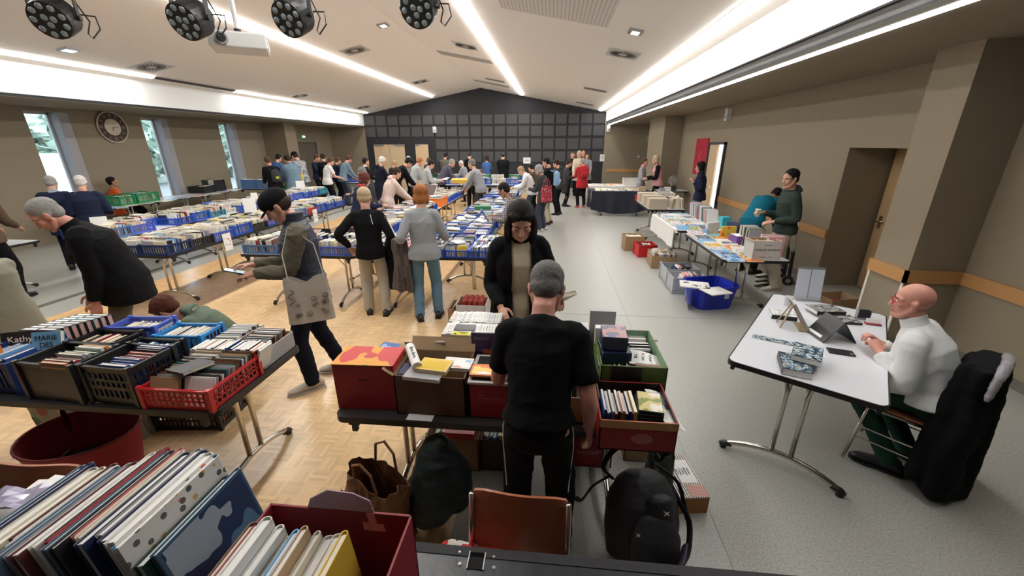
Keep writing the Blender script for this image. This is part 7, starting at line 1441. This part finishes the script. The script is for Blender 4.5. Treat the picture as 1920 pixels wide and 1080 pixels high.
def bird(parent, x, y_, z_, s):
    b = MB(); b.prism([(-1, 1), (-.2, .3), (.9, .5), (.4, 0), (.9, -.7), (-.1, -.35), (-.8, -.8), (-.35, 0)], -.001, .001, 0, Matrix.Translation((x, y_, z_)) @ Matrix.Rotation(R_(90), 4, 'X') @ Matrix.Scale(s, 4)); b.build('white_mark', m_wh, parent)
bird(t, .07, -.158, .34, .018); bird(t, -.075, -.165, .24, .013); text('strap_lettering', 'UK', m_wh, .03, t, (.04, -.235, .09), (R_(80), 0, .3))
bag('jacket_bundle', .70, 2.02, .16, .14, .34, .2, pattern('khaki_leaf', 'spots', [(.05, .06, .04), (.16, .17, .12), (.3, .3, .25)], 18), 'dark leafy cloth bundle leaning between the table leg and the striped box', seed=13, handles=False)
# ================================================================ THE AUTHOR'S TABLE
mdk = pattern('graphic_art', 'art', [(.02, .02, .02), (.3, .3, .3), (.55, .55, .55), (.04, .04, .04)], 36, .3)
def on(px, py, z_=TH + .002): return at(px, py, z_)
RA = R_(ra)
p = on(1512, 562); t = thing('leaflet_stand', 'upright clear display stand holding pale leaflets on the white table', 'stand', p, RA - R_(62)); b = MB(); b.box(-.10, .10, -.035, .035, 0, .018); b.build('base', mat('grey_acrylic', (.35, .35, .34), .2), t); b = MB(); M = Matrix.Rotation(R_(-8), 4, 'X'); b.box(-.108, .108, -.004, -.001, .0, .30, 0, M); b.build('leaflets', mat('pale_leaflet', (.55, .59, .66), .5), t); b = MB(); b.box(-.11, .11, -.006, -.004, .285, .305, 0, M); b.box(-.003, .003, -.006, -.004, 0, .3, 0, M); b.build('clip_rail', m_grey, t)
p = on(1476, 572); t = thing('glass', 'small clear cup with crumpled wrapping beside the leaflet stand', 'cup', p); b = MB(); b.tube([(0, 0, 0), (0, 0, .08)], [.028, .034], 18); b.build('cup_body', mat('clear_plastic', (.75, .78, .78), .15, alpha=.55), t); b = MB(); b.ell((0, 0, .045), (.024, .024, .03), 9, 6); b.build('wrapping', CM['grey'], t)
def novel(px, py, w_, d_, t_, rz, label, z0=TH + .001, art=mdk, side='white'):
    q = at(px, py, z0); o = thing('novel', label, 'book', (q.x, q.y, z0), RA + R_(rz)); b = MB(); b.box(-w_ / 2, w_ / 2, -d_ / 2, d_ / 2, 0, .0015); b.box(-w_ / 2, w_ / 2, -d_ / 2, d_ / 2, t_ - .0015, t_); b.box(-w_ / 2, -w_ / 2 + .002, -d_ / 2, d_ / 2, 0, t_); b.build('cover', CM['black'], o); b = MB(); b.box(-w_ / 2 + .002, w_ / 2 - .001, -d_ / 2 + .001, d_ / 2 - .001, .0015, t_ - .0015); b.build('pages', m_page2, o); b = MB(); b.box(-w_ * .48, w_ * .48, -d_ * .48, d_ * .48, t_, t_ + .0006); b.build('cover_picture', art, o); return o
m_nov = pattern('novel_art', 'art', [(.02, .03, .05), (.05, .12, .17), (.5, .58, .6), (.25, .2, .12), (.03, .05, .07)], 34, .3)
novel(1488, 690, .16, .24, .045, -75, 'thick dark blue city-cover paperback, lower of two on the white table', art=m_nov); novel(1512, 668, .16, .23, .035, -88, 'thick dark blue city-cover paperback, upper of two on the white table', TH + .048, art=m_nov)
novel(1573, 600, .17, .24, .018, 30, 'dark-covered book lying open-angled, lower of two in the middle of the white table', art=mdk); novel(1546, 584, .16, .23, .03, 38, 'dark-covered book, upper of two in the middle of the white table', TH + .02, art=mdk); novel(1466, 594, .14, .18, .035, 20, 'pale grey and white book near the far corner of the white table', art=pattern('greyart', 'art', [(.5, .5, .5), (.7, .7, .7), (.15, .15, .15)], 15))
b = MB(); b.box(-.14, .14, -.035, .035, 0, .001); p = on(1452, 638, TH + .002); tag(b.build('bookmark_flyer', m_nov, loc=p, rz=RA - R_(82)), 'long dark flyer with a blue city picture at the near left of the white table', 'flyer')
p = on(1484, 612); t = thing('easel', 'small wooden easel holding a framed book seen from the side on the white table', 'easel', p, RA + R_(20)); b = MB()
for sx in (-.06, .06): b.bar((sx, -.09, .0), (sx, .04, .2), .012, .008); b.bar((sx, .09, 0), (sx * .3, .03, .18), .012, .008)
b.box(-.08, .08, -.11, -.03, 0, .012); b.build('easel_frame', mat('pale_wood', (.40, .31, .19), .6), t); b = MB(); b.box(-.085, .085, -.012, 0, .02, .25, 0, Matrix.Translation((0, -.095, 0)) @ Matrix.Rotation(R_(-33), 4, 'X')); b.build('framed_book', CM['grey'], t); b = MB(); b.box(-.075, .075, -.0128, -.012, .03, .24, 0, Matrix.Translation((0, -.095, 0)) @ Matrix.Rotation(R_(-33), 4, 'X')); b.build('cover_picture', mdk, t)
p = on(1556, 632); t = thing('display_frame', 'black tent-shaped display card in the middle of the white table', 'display', p, RA + R_(-52)); b = MB()
M1 = Matrix.Translation((-.115, 0, 0)) @ Matrix.Rotation(R_(36), 4, 'Y'); M2 = Matrix.Translation((.115, 0, 0)) @ Matrix.Rotation(R_(-36), 4, 'Y'); b.box(-.003, .003, -.10, .10, 0, .195, 0, M1); b.box(-.003, .003, -.10, .10, 0, .195, 0, M2); b.build('panels', CM['black'], t); b = MB(); b.box(.003, .0036, -.04, .05, .04, .08, 0, M2); b.build('red_strip', CM['red'], t); b = MB(); b.box(-.0036, -.003, -.05, .09, .02, .04, 0, M1); b.build('white_strip', m_wh, t)
p = on(1616, 598); t = thing('card_holder', 'small black and clear card holder at the far right of the white table', 'holder', p, RA - R_(70)); b = MB(); b.box(-.045, .045, -.02, .02, 0, .012); b.box(-.045, -.04, -.02, .02, 0, .09); b.box(.04, .045, -.02, .02, 0, .09); b.build('holder_body', m_grey, t); b = MB(); b.box(-.038, .038, -.012, .012, .01, .08); b.build('cards', CM['black'], t)
p = on(1636, 608); t = thing('card_holder', 'red and white card holder beside the hands of the seated man', 'holder', p, RA - R_(70)); b = MB(); b.box(-.05, .05, -.022, .022, 0, .01); b.build('holder_body', CM['red'], t); b = MB(); b.box(-.045, .045, -.003, .0, .01, .045, 0, Matrix.Rotation(-.4, 4, 'X')); b.build('cards', m_wh, t)
p = on(1576, 661); t = thing('phone', 'black phone lying face down on the white table in front of the hands', 'phone', p, RA - R_(72)); b = MB(); b.box(-.075, .075, -.038, .038, 0, .01); b.build('casing', m_dark, t, bevel=.003); b = MB(); b.box(.045, .065, -.03, -.01, .01, .0115); b.build('camera_bump', m_grey, t)
b = MB(); b.box(-.05, .05, -.04, .04, 0, .0015); p = on(1648, 612); 
p = at(1575, 570, .22); carton(3.92, 5.55, 0, .42, .30, .13, m_card, 'shallow cardboard box of flyers on the floor behind the white table', R_(12)); b = MB(); b.box(-.09, .09, -.12, .12, 0, .03); tag(b.build('flyer_pack', CM['red'], loc=(3.95, 5.55, .01)), 'red flyers in the shallow floor box behind the white table', 'flyer')
# trolley against the right wall
t = thing('hand_trolley', 'folding chrome and black hand trolley standing by the right wall', 'trolley', (3.78, 6.55, 0), R_(75))
b = MB()
b.tube([(-.16, .02, .52), (-.16, 0, .06), (.16, 0, .06), (.16, .02, .52)], .02, 8)
b.build('lower_frame', m_dark, t); b = MB(); b.tube([(-.16, .02, .5), (-.16, .04, .95), (-.13, .045, .99), (.13, .045, .99), (.16, .04, .95), (.16, .02, .5)], .009, 8); b.build('upper_handle', m_chrome, t, smooth=True); b = MB(); b.tube([(-.09, .045, .99), (.09, .045, .99)], .018, 10); b.build('grip', m_off, t)
b = MB()
for q in range(3): b.tube([(-.16, .005 * q, .15 + .15 * q), (.16, .005 * q, .15 + .15 * q)], .008, 6)
for q in (-.06, .06): b.tube([(q, 0, .1), (q, .02, .5)], .006, 6)
b.build('cross_bars', m_dark, t); b = MB(); b.box(-.18, .18, -.28, 0, .045, .055); b.build('foot_plate', m_grey, t)
for sx in (-1, 1): b = MB(); b.tube([(sx * .2, .03, .075), (sx * .24, .03, .075)], .075, 20); wh = b.build('wheel', m_dark, t); b = MB(); b.tube([(sx * .238, .03, .075), (sx * .243, .03, .075)], .035, 14); b.build('hub', m_grey, wh)
t = thing('folded_rack', 'folded black and silver slatted rack on the floor beside the hand trolley', 'rack', (3.35, 6.25, 0), R_(20)); b = MB()
for q in range(6): b.box(-.22, .22, -.02, .02, .02 + .035 * q, .035 + .035 * q, q % 2)
b.build('slats', [m_dark, m_off], t)
# ================================================================ BOOK REGISTRY INTO THE SCENE
import collections
def area(e):
    M, t_, d_, h_ = e[:4]; p = M @ V((.5, .5, .8)); x, y_, z_ = pix(p)
    if z_ < .2 or x < -20 or x > 1940 or y_ < -20 or y_ > 1090: return 0
    return (t_ * d_ + t_ * h_ * .3 + (d_ * h_ * .3 if e[7] == 'magazine' else 0)) * (FPX / z_) ** 2
nouns = {'book': 'book standing', 'disc_case': 'disc case standing', 'magazine': 'magazine lying'}
small = []
for kind, lim in (('book', 295), ('disc_case', 230), ('magazine', 200)):
    es = sorted([e for e in BK if e[7] == kind], key=area, reverse=True); es = [e for e in es if area(e) > 0]
    for e in es[:lim]:
        o = bpy.data.objects.new(kind, unit(kind, e[4])); col.objects.link(o); o.matrix_world = e[0]; c = e[4] if 'art' not in e[4] else e[4].replace('comic art', 'mixed-colour comic').replace('blue art', 'blue picture').replace('orange art', 'orange picture').replace('pink art', 'pink picture').replace('dark art', 'dark picture').replace('green art', 'green picture')
        ix = e[8]; g = e[6]; nn = {'book': 'book', 'disc_case': 'disc', 'magazine': 'magazine'}[kind]
        lb = f'{c} {nn}, {ordn(ix)} in {(e[9] + " row of ") if e[9] else ""}{e[5]}' if ix is not None else f'{c} {nn} lying on {e[5]}'
        tag(o, lb, kind.replace('_', ' '), g if ix is not None else f'{c} {g}')
    rest = es[lim:]
    if rest:
        cols_ = sorted(set(e[4] for e in rest)); mi = {c: i for i, c in enumerate(cols_)}; b = MB(); pg = len(cols_)
        for e in rest:
            M = e[0]; i = mi[e[4]]
            if kind == 'disc_case': b.box(0, 1, 0, 1, 0, 1, i, M)
            else: b.box(0, .08, 0, 1, 0, 1, i, M); b.box(.92, 1, 0, 1, 0, 1, i, M); b.box(.02, .98, 0, .03, 0, 1, i, M); b.box(.08, .92, .03, .97, .01, .985, pg, M)
        tag(b.build(kind + 's', [CM[c] for c in cols_] + [m_page]), {'book': 'the many smaller books standing in the farther crates', 'disc_case': 'the many smaller disc cases in the crates of the central block', 'magazine': 'the farther flat magazines'}[kind], kind.replace('_', ' '), None, 'stuff')
for o in col.objects:
    if o.parent is None and o.get('label') and len(o['label'].split()) > 16: print('LONG', len(o['label'].split()), o['label'])
print('BOOKS', collections.Counter(e[7] for e in BK), 'objects', len(bpy.data.objects))
for q in PEOPLE: print('P', q[0][:50], [round(c, 2) for c in q[1]][:2], round(q[2], 2), round(q[3], 2))
